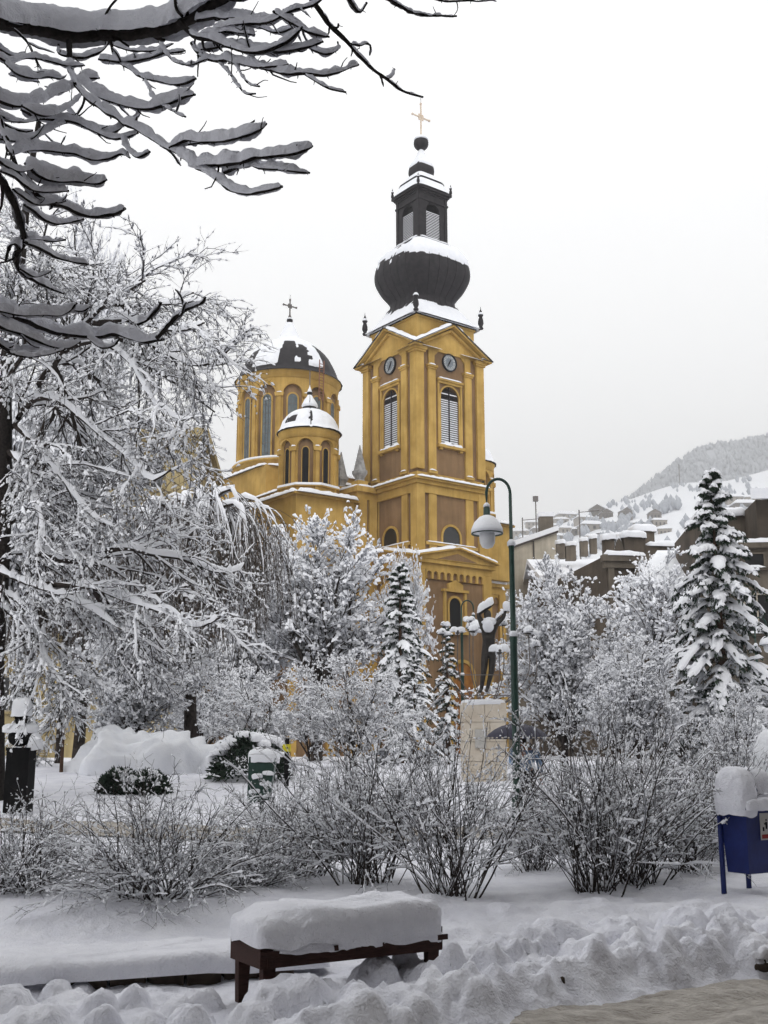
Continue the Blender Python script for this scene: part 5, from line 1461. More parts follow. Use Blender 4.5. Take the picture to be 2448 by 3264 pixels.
for x, y, dy, ang, s in DV:
    q = L(x, y, dy)
    dove(q, ang, s*.85, mon, .1)
    side = np.sign(x-650)
    bx = np.clip(650+(x-650)*.42, 420, 850)
    base = L(bx, 1290 if dy < 0 else 1200, dy*.6)
    base[2] = zt_+.02
    mid = base*.45+q*.55 + np.array([(q-base)[0]*.38, 0, -abs(q-base)[2]*.16])
    MB().tube(spline(np.array([base, mid, q]), 14), .011, 6).obj('stem', 'iron', mon, True)
ringp = [L(690+470*math.cos(t), 1000, .9*math.sin(t)) for t in np.linspace(0, 2*PI, 40)]
MB().tube(ringp, .010, 6).obj('ring', 'iron', mon, True)
MB().tube([L(350, 1240, -.3), L(600, 1240, -.5), L(900, 1240, -.4), L(1000, 1200, .1)], .01, 6).obj('ring', 'iron', mon, True)

# ---- passer-by under an umbrella
PY = 19.6
pq = P(1668, 2400, PY)
zg = ground_z(pq[0], PY)
man = thing('person', 'person in a light blue jacket walking under a navy umbrella behind the lamp post', 'person', (pq[0], PY, zg), 0)
def Q(sx_, sy_, dy=0.0): return P(sx_, sy_, PY+dy) - np.array([pq[0], PY, zg])
hd_ = Q(1662, 2368)
S_ = (hd_[2]+.12)/1.68
J = {'pelvis': (.03, 0, .90*S_, .15*S_), 'waist': (.03, 0, 1.06*S_, .15*S_), 'chest': (.02, 0, 1.28*S_, .18*S_), 'neck': (-.01, -.01, 1.43*S_, .06*S_), 'head': (-.03, -.02, 1.53*S_, .095*S_), 'crown': (-.03, -.01, 1.62*S_, .08*S_),
     'shl': (-.17, 0, 1.36*S_, .08*S_), 'ell': (-.22, -.10, 1.12*S_, .062*S_), 'wrl': (-.10, -.24, 1.22*S_, .04*S_),
     'shr': (.21, 0, 1.36*S_, .08*S_), 'elr': (.29, .04, 1.10*S_, .062*S_), 'wrr': (.27, -.06, .88*S_, .04*S_),
     'hipl': (-.06, 0, .86*S_, .11*S_), 'knl': (-.10, -.10, .48*S_, .075*S_), 'anl': (-.12, -.02, .08*S_, .05*S_), 'fol': (-.13, -.16, .04*S_, .045*S_),
     'hipr': (.12, 0, .86*S_, .11*S_), 'knr': (.14, .04, .48*S_, .075*S_), 'anr': (.15, .16, .09*S_, .05*S_), 'for': (.15, .02, .05*S_, .045*S_)}
B = [('pelvis', 'waist'), ('waist', 'chest'), ('chest', 'neck'), ('neck', 'head'), ('head', 'crown'), ('chest', 'shl'), ('shl', 'ell'), ('ell', 'wrl'), ('chest', 'shr'), ('shr', 'elr'), ('elr', 'wrr'),
     ('pelvis', 'hipl'), ('hipl', 'knl'), ('knl', 'anl'), ('anl', 'fol'), ('pelvis', 'hipr'), ('hipr', 'knr'), ('knr', 'anr'), ('anr', 'for')]
hand(J, B, 'wrl', (.5, -.2, .6), (0, 0, 1), .9); hand(J, B, 'wrr', (0, -.2, -1), (0, 1, 0), .9)
skin_figure('body', J, B, 'skin', man)
Jc = {k: (*J[k][:3], J[k][3]*1.16) for k in ('pelvis', 'waist', 'chest', 'shl', 'ell', 'wrl', 'shr', 'elr', 'wrr')}
Jc['collar'] = (-.005, -.005, 1.41*S_, .085*S_)
skin_figure('jacket', Jc, [('pelvis', 'waist'), ('waist', 'chest'), ('chest', 'collar'), ('chest', 'shl'), ('shl', 'ell'), ('ell', 'wrl'), ('chest', 'shr'), ('shr', 'elr'), ('elr', 'wrr')], 'jacket_blue', man)
Jt_ = {k: (*J[k][:3], J[k][3]*1.18) for k in ('pelvis', 'hipl', 'knl', 'anl', 'hipr', 'knr', 'anr', 'fol', 'for')}
skin_figure('trousers', Jt_, [('pelvis', 'hipl'), ('hipl', 'knl'), ('knl', 'anl'), ('anl', 'fol'), ('pelvis', 'hipr'), ('hipr', 'knr'), ('knr', 'anr'), ('anr', 'for')], 'trouser_dark', man)
acc = Acc(); dome_cap(acc, (-.03, 0, 1.56*S_), .105*S_, .115*S_, .13*S_, .95, 0, 24, 10, .01, 8, -.25); acc.obj('hair', 'hair_dark', man)
for x in (-.065, .005): MB().lathe(sphere_prof(.012, 0, 6), (x, -.108*S_, 1.545*S_), 8).obj('eye', 'hair_dark', man, True)
MB().add([(-.045, -.10, 1.51*S_), (-.015, -.10, 1.51*S_), (-.03, -.145, 1.515*S_), (-.03, -.105, 1.56*S_)], [(0, 1, 2), (1, 3, 2), (3, 0, 2)]).obj('nose', 'skin', man)
MB().box((-.03, -.103, 1.475*S_), (.045, .012, .01)).obj('mouth', 'sticker_red', man)
um = thing('umbrella', 'navy umbrella with a pale dotted edge held over the passer-by', 'umbrella', (pq[0], PY, zg), 0)
uc = Q(1645, 2352)
ux, uz, ur = uc[0], uc[2]-.02, .56
cv_ = MB()
n = 8
V = []
for q in range(6):
    t = q/5*R(62)
    for k in range(32):
        a = 2*PI*k/32
        rr = ur*math.sin(t)/math.sin(R(62)); sc = 1 - .05*(q/5)*abs(math.sin(a*n/2))**.5
        V.append((ux+rr*sc*math.cos(a), -.2+rr*sc*math.sin(a), uz + .26*(math.cos(t)-math.cos(R(62)))/(1-math.cos(R(62)))))
F = [(i*32+k, i*32+(k+1) % 32, (i+1)*32+(k+1) % 32, (i+1)*32+k) for i in range(5) for k in range(32)]
cn = mesh_obj('canopy', V, F, 'umbrella_navy', um, True)
tr = MB()
for k in range(0, 32):
    a = 2*PI*k/32; tr.box((ux+ur*.955*math.cos(a), -.2+ur*.955*math.sin(a), uz+.016), (.03, .03, .022), a)
tr.obj('edge_dots', 'umbrella_trim', cn)
MB().bar((ux, -.2, uz+.34), (J['wrl'][0]+.04, -.30, J['wrl'][2]-.08), .016).obj('shaft', 'iron', um)
for k in range(8):
    a = 2*PI*k/8; MB().bar((ux, -.2, uz+.2), (ux+ur*.9*math.cos(a), -.2+ur*.9*math.sin(a), uz+.03), .008).obj('rib', 'iron', um)

# ---- dark bust on a black pedestal at the left edge
BY = 20.0
b0 = P(54, 2440, BY); zg = ground_z(b0[0], BY)
bust = thing('bust', 'dark bust capped with snow on a black pedestal at the left edge', 'bust', (b0[0], BY, zg))
mp_ = ppm(2400, BY)
zp_ = P(48, 2383, BY)[2]-zg
MB().span((-36*mp_, 0, -.3), (36*mp_, .42, zp_-.05)).span((-38*mp_, -.02, zp_-.05), (38*mp_, .44, zp_)).obj('pedestal', 'black_stone', bust)
J = {'chest': (-.06, .24, zp_+.16, (.22, .17)), 'base': (-.06, .24, zp_+.0, (.16, .13)), 'neck': (-.05, .22, zp_+.38, .085), 'chin': (-.05, .19, zp_+.47, .10), 'head': (-.05, .21, zp_+.57, .125), 'crown': (-.05, .22, zp_+.67, .10),
     'shl': (-.24, .24, zp_+.27, .10), 'shr': (.13, .24, zp_+.27, .10), 'nose': (-.05, .075, zp_+.53, .022)}
skin_figure('figure', J, [('chest', 'base'), ('chest', 'neck'), ('neck', 'chin'), ('chin', 'head'), ('head', 'crown'), ('chest', 'shl'), ('chest', 'shr'), ('chin', 'nose')], 'black_stone', bust)
acc = Acc(); dome_cap(acc, (-.05, .22, zp_+.60), .165, .17, .27, .6, 0, 36, 14, .03, 8.0, -.1, 1.0)
dome_cap(acc, (-.06, .24, zp_+.30), .30, .16, .13, .7, 0, 40, 12, .03, 7.0, -.2, 2.0); dome_cap(acc, (.22, .24, zp_), .10, .2, .26, .8, 0, 24, 10, .03, 7.0, -.1, 3.0)
acc.obj('snow', 'snow', bust)

# ---- green bin on a post and a little yellow plate
GY_ = 20.0
g0 = P(832, 2500, GY_); zg = ground_z(g0[0], GY_)
gb = thing('park_bin', 'dark green park bin dusted with snow, leaning left of the big shrubs', 'litter bin', (g0[0], GY_, zg))
zb_, ztp = P(832, 2560, GY_)[2]-zg, P(832, 2412, GY_)[2]-zg
MB().add([(-.22, -.15, zb_), (.16, -.15, zb_+.06), (.16, .15, zb_+.06), (-.22, .15, zb_), (-.20, -.17, ztp), (.26, -.17, ztp-.02), (.26, .17, ztp-.02), (-.20, .17, ztp)], [(3,2,1,0), (4,5,6,7), (0,1,5,4), (1,2,6,5), (2,3,7,6), (3,0,4,7)]).obj('body', 'post_green', gb)
MB().lathe([(.035, -.3), (.035, ztp)], (0, .2, 0), 10).obj('post', 'post_green', gb, True)
acc = Acc(); dome_cap(acc, (.03, 0, ztp-.03), .26, .2, .17, .6, 0, 30, 10, .03, 7.0, -.2, 1.0)
for x, z in ((-.1, .2), (.1, .32), (-.05, .45), (.14, .5)): dome_cap(acc, (x, -.165, zb_+z), .10, .03, .05, .8, .2, 20, 6, .02, 12, -.6, x*9)
acc.obj('snow', 'snow', gb)
yq = P(914, 2384, 24.0); zg = ground_z(yq[0], 24.0)
ys_ = thing('sign', 'small yellow plate on a dark post in the park', 'sign', (yq[0], 24.0, zg))
MB().lathe([(.05, -.2), (.05, yq[2]-zg+.2)], (0, .06, 0), 8).obj('post', 'black_stone', ys_, True)
MB().box((0, 0, yq[2]-zg), (.17, .03, .15)).obj('plate', 'sign_yellow', ys_)
MB().box((.01, -.018, yq[2]-zg), (.06, .006, .02)).obj('mark', 'black_stone', ys_)

# ================================================================== SNOW-LADEN VEGETATION
def in_frame(Pn, margin=60):
    """which polylines would show in the picture (used only to keep the shading boughs out of view)"""
    X, Y, Z = Pn[..., 0], Pn[..., 1], Pn[..., 2] - EYE
    d = Y*cp + Z*sp_; v = -Y*sp_ + Z*cp
    sx_ = 1224 + F_PX*X/np.maximum(d, .1); sy_ = 1632 - F_PX*v/np.maximum(d, .1)
    return ((d > .1) & (sx_ > -margin) & (sx_ < 2448+margin) & (sy_ > -margin) & (sy_ < 3264+margin)).any(1)

# ---------------------------------------------------------------- overhanging tree in the foreground
def fgY(sx_, sy_):
    return 6.5 + .45*np.sin(np.asarray(sx_)/210.0) + .35*np.sin(np.asarray(sy_)/150.0 + 1)
fg_wood, fg_snow, fg_spur = Acc(), Acc(), Acc()
_fg = np.random.default_rng(77)
FG_LINES = []
def bough(zoom, pts, r0, r1, hsnow, hs0=None):
    ox, oy, sc = {'A': (0, 0, .42194), 'B': (600, 0, .48222), 'C': (0, 500, .42194)}[zoom]
    q = np.array([(ox+x*sc, oy+y*sc) for x, y in pts], float)
    off = _fg.uniform(-.10, .10)
    w = np.array([P(a, b, fgY(a, b)+off) for a, b in q])
    L_ = np.linalg.norm(np.diff(w, axis=0), axis=1).sum()
    n = int(np.clip(L_/.018, 8, 110))
    p = spline(w, n)
    m_ = sc*ppm(400, 6.5)
    t = np.linspace(0, 1, n)
    p[:, 2] += .008*noise3(t*L_*9, 0*t+off*90); p[:, 0] += .006*noise3(t*L_*9+50, 0*t+off*90)
    rad = (r0+(r1-r0)*t)*m_*(1+.12*noise3(t*L_*30, 0*t+7))
    fg_wood.add(tubes(p[None], rad[None], 9))
    if hsnow:
        h0 = hsnow if hs0 is None else hs0
        hh_ = (h0+(hsnow-h0)*t)*m_
        wob = 1 + .34*noise3(t*L_*6, 0*t+off*33) + .22*noise3(t*L_*17, 0*t+off*71)
        if hsnow > 150: wob = 1 + .10*noise3(t*L_*3, 0*t+off*33) + .05*noise3(t*L_*11, 0*t)
        if hsnow <= 150: hh_ = hh_*(1.12-.42*t)
        hh_ = (hh_*wob)[None]
        g0 = np.gradient(p, axis=0); ho_ = np.hypot(g0[:, 0], g0[:, 1])/np.linalg.norm(g0, axis=1)
        hh_ = hh_*(1.0 if hsnow > 150 else .92)
        T0 = caps(p[None], rad[None], hh_*.36+rad[None]*.8, hh_, 13, _fg, 0, .35, 1.0, True, .2)
        v_ = T0[0]; kn = .014*noise3(v_[:, 0]*14, v_[:, 1]*16, v_[:, 2]*16) + .009*noise3(v_[:, 0]*38, v_[:, 1]*38, v_[:, 2]*38)
        c_ = np.repeat(p, 13, axis=0); dv = v_ - c_; ln_ = np.linalg.norm(dv, axis=1, keepdims=True) + 1e-6
        T0 = (v_ + dv/ln_*np.minimum(kn, ln_[:, 0]*.6)[:, None], T0[1])
        fg_snow.add(T0)
    FG_LINES.append((p, rad))
bough('A', [(-420,40),(-200,110),(0,170),(150,200),(350,235),(520,272),(700,272),(900,262),(1100,250),(1300,215),(1450,140),(1560,60),(1700,-20),(1800,-90)], 62, 36, 235)
bough('A', [(840,300),(850,390),(900,460),(1000,540),(1100,590),(1250,625),(1380,635),(1480,590)], 14, 9, 85, 30)
bough('A', [(1090,600),(1120,660),(1160,740),(1240,800),(1330,850),(1400,880)], 10, 7, 36)
bough('A', [(520,300),(540,560),(620,690),(720,780),(830,860),(980,950),(1100,1010),(1200,1080),(1320,1140),(1450,1230),(1560,1310),(1659,1372),(1760,1430),(1880,1465),(2000,1440),(2130,1400)], 26, 9, 105, 60)
bough('A', [(600,600),(700,690),(820,760),(960,800),(1100,820),(1250,800),(1390,740),(1470,720)], 14, 9, 120)
bough('B', [(60,1100),(250,1085),(400,1060),(550,1030),(700,1012),(790,985),(822,962)], 12, 9, 92)
bough('B', [(230,1150),(300,1120),(380,1085),(480,1110),(600,1118),(690,1132),(805,1138)], 10, 7, 62)
bough('A', [(1280,1120),(1420,1062),(1540,1075),(1700,1065),(1850,1030),(1960,980),(2010,930)], 11, 8, 105)
bough('B', [(0,945),(120,948),(230,925),(330,880),(400,830),(440,800)], 8, 6, 50)
bough('A', [(500,800),(540,860),(600,910),(660,965),(760,1002),(880,990),(960,925),(1030,880),(1065,760)], 12, 9, 95, 60)
bough('A', [(150,830),(280,890),(420,905),(600,935),(750,1010),(900,1048),(1050,1000)], 12, 9, 85)
bough('A', [(-80,740),(0,765),(150,800),(300,762),(400,712),(520,682),(620,600),(750,590)], 14, 9, 130)
bough('A', [(160,800),(300,872),(420,862),(540,792),(610,720)], 11, 8, 88)
bough('A', [(-60,850),(0,872),(100,912),(200,917),(310,900)], 9, 7, 52)
bough('A', [(-60,1030),(0,1045),(150,1062),(280,1032),(400,962),(500,930)], 10, 8, 92)
bough('A', [(60,1170),(200,1132),(370,1140),(550,1162),(700,1212),(820,1200),(920,1165),(985,1195)], 10, 8, 95)
bough('A', [(930,1060),(980,1140),(1050,1190),(1140,1150)], 9, 8, 70)
bough('A', [(180,1240),(300,1330),(430,1372),(580,1372),(740,1387),(812,1352)], 11, 8, 125)
bough('A', [(-60,340),(0,372),(100,420),(185,390)], 9, 6, 48)
bough('A', [(-40,430),(80,470),(200,440),(330,450),(520,500),(640,500)], 10, 6, 62)
bough('A', [(440,330),(450,400),(560,425),(650,430),(760,390),(842,285)], 12, 9, 72, 40)
bough('A', [(850,330),(960,372),(1080,384),(1200,380),(1310,328)], 10, 6, 52)
bough('A', [(740,440),(900,472),(1060,452),(1220,412),(1400,378)], 10, 7, 66)
bough('A', [(1200,320),(1290,440),(1380,490),(1480,482),(1570,448)], 8, 6, 48)
bough('A', [(30,480),(130,560),(250,592),(350,580),(480,600)], 9, 7, 78)
bough('A', [(60,560),(170,600),(300,620)], 8, 6, 40)
bough('A', [(90,210),(200,310),(250,400),(300,500),(345,580)], 11, 8, 12)
bough('A', [(900,-40),(820,80),(765,180),(735,262)], 11, 10, 0)
bough('A', [(1320,-30),(1335,60),(1380,120)], 14, 12, 0)
bough('A', [(-90,700),(0,920),(50,1060),(100,1200),(150,1330),(232,1430),(330,1515),(480,1555),(620,1625),(750,1640),(880,1610),(948,1572)], 24, 12, 118, 10)
bough('A', [(0,1290),(90,1330),(170,1390),(260,1440),(400,1450),(520,1440)], 10, 8, 70)
bough('A', [(-60,1180),(60,1260),(150,1290),(260,1265)], 10, 8, 75)
bough('C', [(-160,-60),(0,170),(80,290),(130,430),(170,560),(185,640),(125,740),(140,850),(240,922),(350,982),(485,1032)], 30, 9, 75, 22)
bough('C', [(180,640),(330,712),(430,762),(560,797),(672,807)], 13, 9, 58)
bough('C', [(180,360),(260,412),(330,482),(430,502),(540,492),(632,468)], 11, 8, 66)
bough('C', [(100,250),(220,340),(330,360),(440,350),(505,325)], 9, 7, 62)
bough('C', [(190,620),(300,625),(400,640),(498,625)], 9, 7, 50)
bough('C', [(150,850),(260,900),(340,890),(385,865)], 9, 7, 45)
bough('C', [(150,700),(100,660),(60,700),(40,780)], 13, 10, 55)
bough('C', [(-300,1080),(-40,1140),(60,1190),(180,1232),(300,1290),(450,1332),(600,1352),(750,1357),(880,1332),(1000,1372),(1100,1392),(1232,1382)], 30, 13, 128)
bough('C', [(1180,1370),(1240,1312),(1330,1212),(1420,1152),(1520,1112),(1552,1060)], 19, 9, 52, 20)
bough('C', [(1040,1272),(1120,1222),(1190,1142),(1212,1098)], 13, 11, 50)
bough('C', [(-80,1150),(0,1165),(150,1192),(300,1192),(450,1192),(540,1152),(582,1100)], 12, 10, 108)
bough('C', [(520,1160),(620,1163),(682,1130)], 9, 8, 48)
bough('C', [(-60,1250),(0,1282),(150,1332),(280,1392),(400,1432),(505,1442),(600,1400)], 15, 9, 86)
bough('C', [(-120,1380),(-30,1402),(80,1462),(250,1472),(400,1452),(560,1388)], 18, 10, 80)
bough('C', [(60,1470),(100,1492),(200,1512),(330,1502),(490,1456)], 12, 9, 46)
bough('C', [(660,1360),(760,1432),(850,1432),(902,1380)], 12, 10, 58)
bough('B', [(-60,150),(0,200),(60,242),(200,272),(340,332),(480,347),(620,292),(700,242),(752,180)], 22, 8, 98, 40)
bough('B', [(330,335),(440,342),(600,342),(750,322),(892,280)], 11, 8, 82)
bough('B', [(800,315),(900,355),(985,325),(985,275)], 8, 6, 44)
bough('B', [(20,290),(60,340),(130,390),(280,402),(420,432),(560,462),(650,492),(780,492),(900,492),(1040,462),(1120,422)], 16, 8, 72, 50)
bough('B', [(240,395),(400,432),(530,442),(662,432)], 9, 7, 66)
bough('B', [(195,395),(260,472),(330,562),(380,622),(442,618)], 9, 6, 26)
bough('B', [(305,415),(360,502),(410,552),(470,572)], 8, 6, 26)
bough('B', [(770,492),(860,552),(950,592),(1047,616)], 8, 6, 30)
bough('B', [(560,80),(640,125),(720,170),(820,225),(932,245)], 10, 7, 66)
bough('B', [(60,140),(180,122),(300,122),(430,132),(560,122),(695,98)], 11, 7, 88)
bough('B', [(180,200),(250,182),(400,162),(540,142),(700,72),(820,42),(890,-10)], 11, 7, 58)
bough('B', [(420,165),(540,207),(620,212),(698,180)], 8, 6, 50)
bough('B', [(60,330),(160,320),(280,300),(390,330)], 9, 7, 60)
bough('B', [(80,260),(200,220),(330,215),(440,230)], 9, 7, 85)
bough('B', [(770,-60),(800,-20),(870,70),(950,180),(1060,285),(1130,372),(1220,452),(1320,532),(1430,602),(1552,642)], 19, 7, 22)
bough('B', [(940,180),(985,185),(990,160)], 9, 7, 22)
bough('B', [(1070,290),(1140,300),(1180,285),(1205,300),(1200,360)], 8, 6, 26)
bough('B', [(1250,-40),(1290,-10),(1400,40),(1480,85),(1600,100),(1770,108)], 12, 7, 26)
bough('B', [(1050,-20),(1110,60),(1140,75),(1182,20)], 12, 8, 24)
bough('B', [(1310,520),(1350,500),(1365,460)], 8, 7, 24)
bough('B', [(1630,-10),(1740,10),(1960,2)], 9, 6, 16)
bough('B', [(200,-20),(330,0),(420,-30)], 14, 9, 60)
# stubby spurs under the boughs
for p, rad in FG_LINES:
    n = len(p); per = max(2, n//7)
    a, b = grow(p[None], np.maximum(rad[None], .004), per, .035, 1.3, 3, .1, 1.0, .5, -.35, .4, .6, .0028, _fg)
    fg_spur.add(tubes(a, b, 4))
    if n > 20:
        a, b = grow(p[None], np.maximum(rad[None], .005), max(2, n//16), .16, .8, 6, .1, .95, .6, .10, .3, .6, .0042, _fg)
        fg_spur.add(tubes(a, b, 5)); fg_snow.add(caps(a, b, .009, .016, 5, _fg, .5, 1.0, .5, False, .5, .3))
tx_, ty_ = -3.9, 6.3
ft = thing('foreground_tree', 'black-barked tree whose snow-heaped boughs overhang the top left', 'tree', (tx_, ty_, 0))
fo = (tx_, ty_, 0)
tr_pts = spline(np.array([(tx_, ty_, -.3), (tx_+.1, ty_, 1.5), (tx_-.05, ty_+.1, 3.2), (tx_+.2, ty_, 5.2), (tx_+.1, ty_+.2, 7.5), (tx_+.3, ty_, 10)]), 24)
tr_rad = np.linspace(.26, .07, 24)
tw = Acc(); tw.add(tubes(tr_pts[None], tr_rad[None], 14)); tw.obj('trunk', 'bark_black', ft, True, fo)
# unseen crown above and behind the camera, grown dense to shade the foreground
a1, b1 = grow(tr_pts[None, 8:], tr_rad[None, 8:], 30, 6.0, 1.15, 9, .05, 1.0, .4, -.02, .22, .25, .012, _fg, .3)
a2, b2 = grow(a1, b1, 10, 1.9, .75, 7, .15, 1.0, .5, -.03, .3, .4, .006, _fg)
a3, b3 = grow(a2, b2, 7, .75, .7, 3, .1, 1.0, .55, -.02, .35, .4, .004, _fg)
crown_w, crown_s = Acc(), Acc()
for a, b, S, w_, h_ in ((a1, b1, 6, .07, .13), (a2, b2, 4, .055, .10), (a3, b3, 3, .045, .07)):
    keep = ~in_frame(a, 120); a, b = a[keep], b[keep]
    crown_w.add(tubes(a, b, S)); crown_s.add(caps(a, b, w_, h_, 3, _fg, .3, 1.0, 1.0, False, .3, .4))
for kx, ky, lab_, sd in ((4.3, 3.2, 'unseen tree added right of the camera for shade', 5), (-1.4, -2.2, 'unseen tree added behind the camera for shade', 6)):  # out-of-frame trees added so their crowns shade the near snow
    rg = np.random.default_rng(sd)
    st_ = thing('unseen_shade_tree', lab_, 'tree', (kx, ky, 0))
    tp_ = spline(np.array([(kx, ky, -.3), (kx+.1, ky, 2.0), (kx-.05, ky+.1, 4.2), (kx+.2, ky, 7.0), (kx, ky, 10.5)]), 20); tr_ = np.linspace(.22, .06, 20)
    q = Acc(); q.add(tubes(tp_[None], tr_[None], 10)); q.obj('trunk', 'bark_black', st_, True, tuple(st_.location))
    c1, d1 = grow(tp_[None, 7:], tr_[None, 7:], 30, 5.4, 1.15, 8, .0, 1.0, .4, -.02, .22, .25, .012, rg, .3)
    c2, d2 = grow(c1, d1, 10, 1.8, .75, 6, .15, 1.0, .5, -.03, .3, .4, .006, rg)
    c3, d3 = grow(c2, d2, 5, .75, .7, 3, .1, 1.0, .55, -.02, .35, .4, .004, rg)
    qw, qs = Acc(), Acc()
    for a, b, S, w_, h_ in ((c1, d1, 5, .07, .13), (c2, d2, 4, .055, .10), (c3, d3, 3, .045, .07)):
        keep = ~in_frame(a, 120); a, b = a[keep], b[keep]
        qw.add(tubes(a, b, S)); qs.add(caps(a, b, w_, h_, 3, rg, .3, 1.0, 1.0, False, .3, .4))
    qw.obj('branches', 'bark_black', st_, True, tuple(st_.location)); qs.obj('snow', 'snow_twig', st_, True, tuple(st_.location))
crown_w.obj('unseen_branches', 'bark_black', ft, True, fo); crown_s.obj('unseen_snow', 'snow_twig', ft, True, fo)
fg_wood.obj('boughs', 'bark_black', ft, True, fo)
fg_spur.obj('spurs', 'bark_black', ft, True, fo, kind='stuff')
fg_snow.obj('snow', 'snow_near', ft, True, fo)

# ---------------------------------------------------------------- general bare tree from given limbs
def leafless(root, limbs, radii, levels, rg, bark='bark', S0=6, snow0=(.07, .12), clip=None, o=None, trunk=None):
    """limbs (list of polylines); levels: dicts for grow plus snow (w, h)"""
    o = o or tuple(root.location)
    wood, snow = Acc(), Acc()
    K = 22
    A = np.stack([spline(l, K) for l in limbs]); Bq = np.stack([np.linspace(r0, r1, K) for r0, r1 in radii])
    wood.add(tubes(A, Bq, S0)); snow.add(caps(A, Bq, snow0[0], snow0[1], 5, rg, .5, 1.0)); snow.add(clumps(A, Bq, 7, snow0[0]*1.1, snow0[1]*1.1, snow0[1]*1.6, 5, rg))
    for lv in levels:
        lv = dict(lv); s = lv.pop('snow'); keep = lv.pop('keep', 1.0); M = lv.pop('M', 3); pw = lv.pop('power', 1.1); S_ = lv.pop('S', 3)
        cl = lv.pop('clump', None)
        A, Bq = grow(A, Bq, rg=rg, **lv)
        if clip is not None:
            k_ = clip(A); A, Bq = A[k_], Bq[k_]
        wood.add(tubes(A, Bq, S_))
        if s: snow.add(caps(A, Bq, s[0], s[1], M, rg, .75, pw, keep, False, .6, .3))
        if cl: snow.add(clumps(A, Bq, cl[0], cl[1], cl[2], cl[3], 4, rg, .5, cl[4]))
    wood.obj('branches', bark, root, True, o)
    snow.obj('snow', 'snow_twig', root, True, o)
    return A, Bq
def px_limbs(lines, zoom, Y0, dys, x_trunk=None):
    ox, oy, sc = zoom
    out = []
    for (pts, dy) in zip(lines, dys):
        n = len(pts)
        out.append(np.array([P(ox+x*sc, oy+y*sc, Y0+dy*(i/(n-1))) for i, (x, y) in enumerate(pts)]))
    return out

# ---- large spreading tree on the left
_t = np.random.default_rng(101)
TY1 = 22.0
DZ = (0, 1000, .48222)
LZ = [[(20,820),(100,720),(200,600),(330,380),(420,250),(500,120),(560,-40)], [(100,740),(200,830),(300,950),(420,1100),(560,1280),(700,1400)],
      [(120,690),(170,620),(300,600),(420,680),(560,830),(700,950),(850,1050)], [(150,640),(250,560),(400,580),(550,700),(700,830),(850,950),(1000,1100),(1130,1030)],
      [(250,480),(330,360),(500,330),(640,430),(760,620),(900,720),(1100,760)], [(420,250),(560,190),(700,200),(860,320),(960,480),(1050,620),(1200,700),(1280,680)],
      [(500,150),(640,110),(800,170),(960,330),(1100,420),(1300,560),(1420,650)], [(600,60),(800,90),(1000,200),(1150,290),(1300,340),(1430,310),(1530,220)],
      [(-80,1560),(0,1600),(150,1580),(300,1580),(500,1600),(650,1570),(850,1540),(1000,1480),(1040,1430)], [(-80,1640),(0,1700),(150,1770),(320,1830),(500,1900),(650,1980),(800,2090)],
      [(250,1590),(500,1640),(750,1600),(950,1560),(1200,1480),(1330,1380)], [(300,1790),(600,1810),(800,1880),(950,1930),(1100,1980),(1300,2070),(1450,2010)],
      [(700,1570),(850,1550),(1000,1590),(1200,1620),(1400,1700),(1550,1700),(1620,1640)], [(-60,1900),(100,2000),(260,2130),(420,2280),(600,2440)],
      [(0,1450),(150,1300),(250,1180),(330,1240),(420,1400),(520,1560)], [(40,900),(160,1000),(210,1150),(260,1300),(300,1500)],
      [(350,330),(420,480),(470,650),(530,850),(600,1050),(720,1200)], [(-60,1800),(120,1900),(250,2080),(300,2280),(420,2460)],
      [(600,1800),(700,1950),(830,2080),(960,2230),(1100,2330)], [(300,250),(200,100),(120,-60),(100,-240)], [(420,200),(520,40),(600,-150),(640,-300)], [(330,380),(460,200),(640,-10),(820,-130),(960,-220)],
      [(560,0),(760,-60),(960,-40),(1120,-80),(1280,-140)], [(100,-150),(220,-260),(300,-420)], [(60,-100),(160,-330),(150,-520)], [(640,60),(820,40),(1000,80),(1200,110),(1350,60)],
      [(0,1200),(120,1100),(280,1120),(420,1200),(560,1380)], [(30,600),(60,420),(160,250),(150,60)]]
dys = [(-1)**i*_t.uniform(.5, 3.2) for i in range(len(LZ))]
limbs = px_limbs(LZ, DZ, TY1, dys)
b0 = P(8, 2500, TY1); zg = ground_z(b0[0], TY1)
lt1 = thing('large_tree', 'big snow-covered tree with drooping branches filling the left side', 'tree', (b0[0], TY1, zg))
tk = spline(np.array([[b0[0]-.15, TY1, zg-.3], P(-20, 2100, TY1), P(5, 1750, TY1), P(15, 1400, TY1), P(20, 1150, TY1), P(60, 900, TY1+.3), P(90, 600, TY1+.2), P(130, 350, TY1)]), 30)
tw = Acc(); tw.add(tubes(tk[None], np.linspace(.24, .05, 30)[None], 12)); tw.obj('trunk', 'bark_black', lt1, True, tuple(lt1.location))
limbs = [np.array(l) for l in limbs]
leafless(lt1, limbs, [(.06, .018)]*len(limbs), [
    dict(per=11, length=1.7, ang=.7, K=7, t0=.1, rr=.5, grav=-.10, wander=.22, rmin=.010, snow=(.024, .050), M=5, S=4, power=.9, clump=(4, .036, .06, .11, .9)),
    dict(per=8, length=.8, ang=.65, K=5, t0=.1, rr=.6, grav=-.10, wander=.3, rmin=.0075, snow=(.010, .024), keep=.7, M=4, power=.9, clump=(3, .028, .048, .085, .85)),
    dict(per=4, length=.38, ang=.7, K=3, t0=.15, rr=.6, grav=-.08, wander=.3, rmin=.0055, snow=None, clump=(2, .019, .033, .06, .85))], _t, 'bark', 6, (.062, .12))

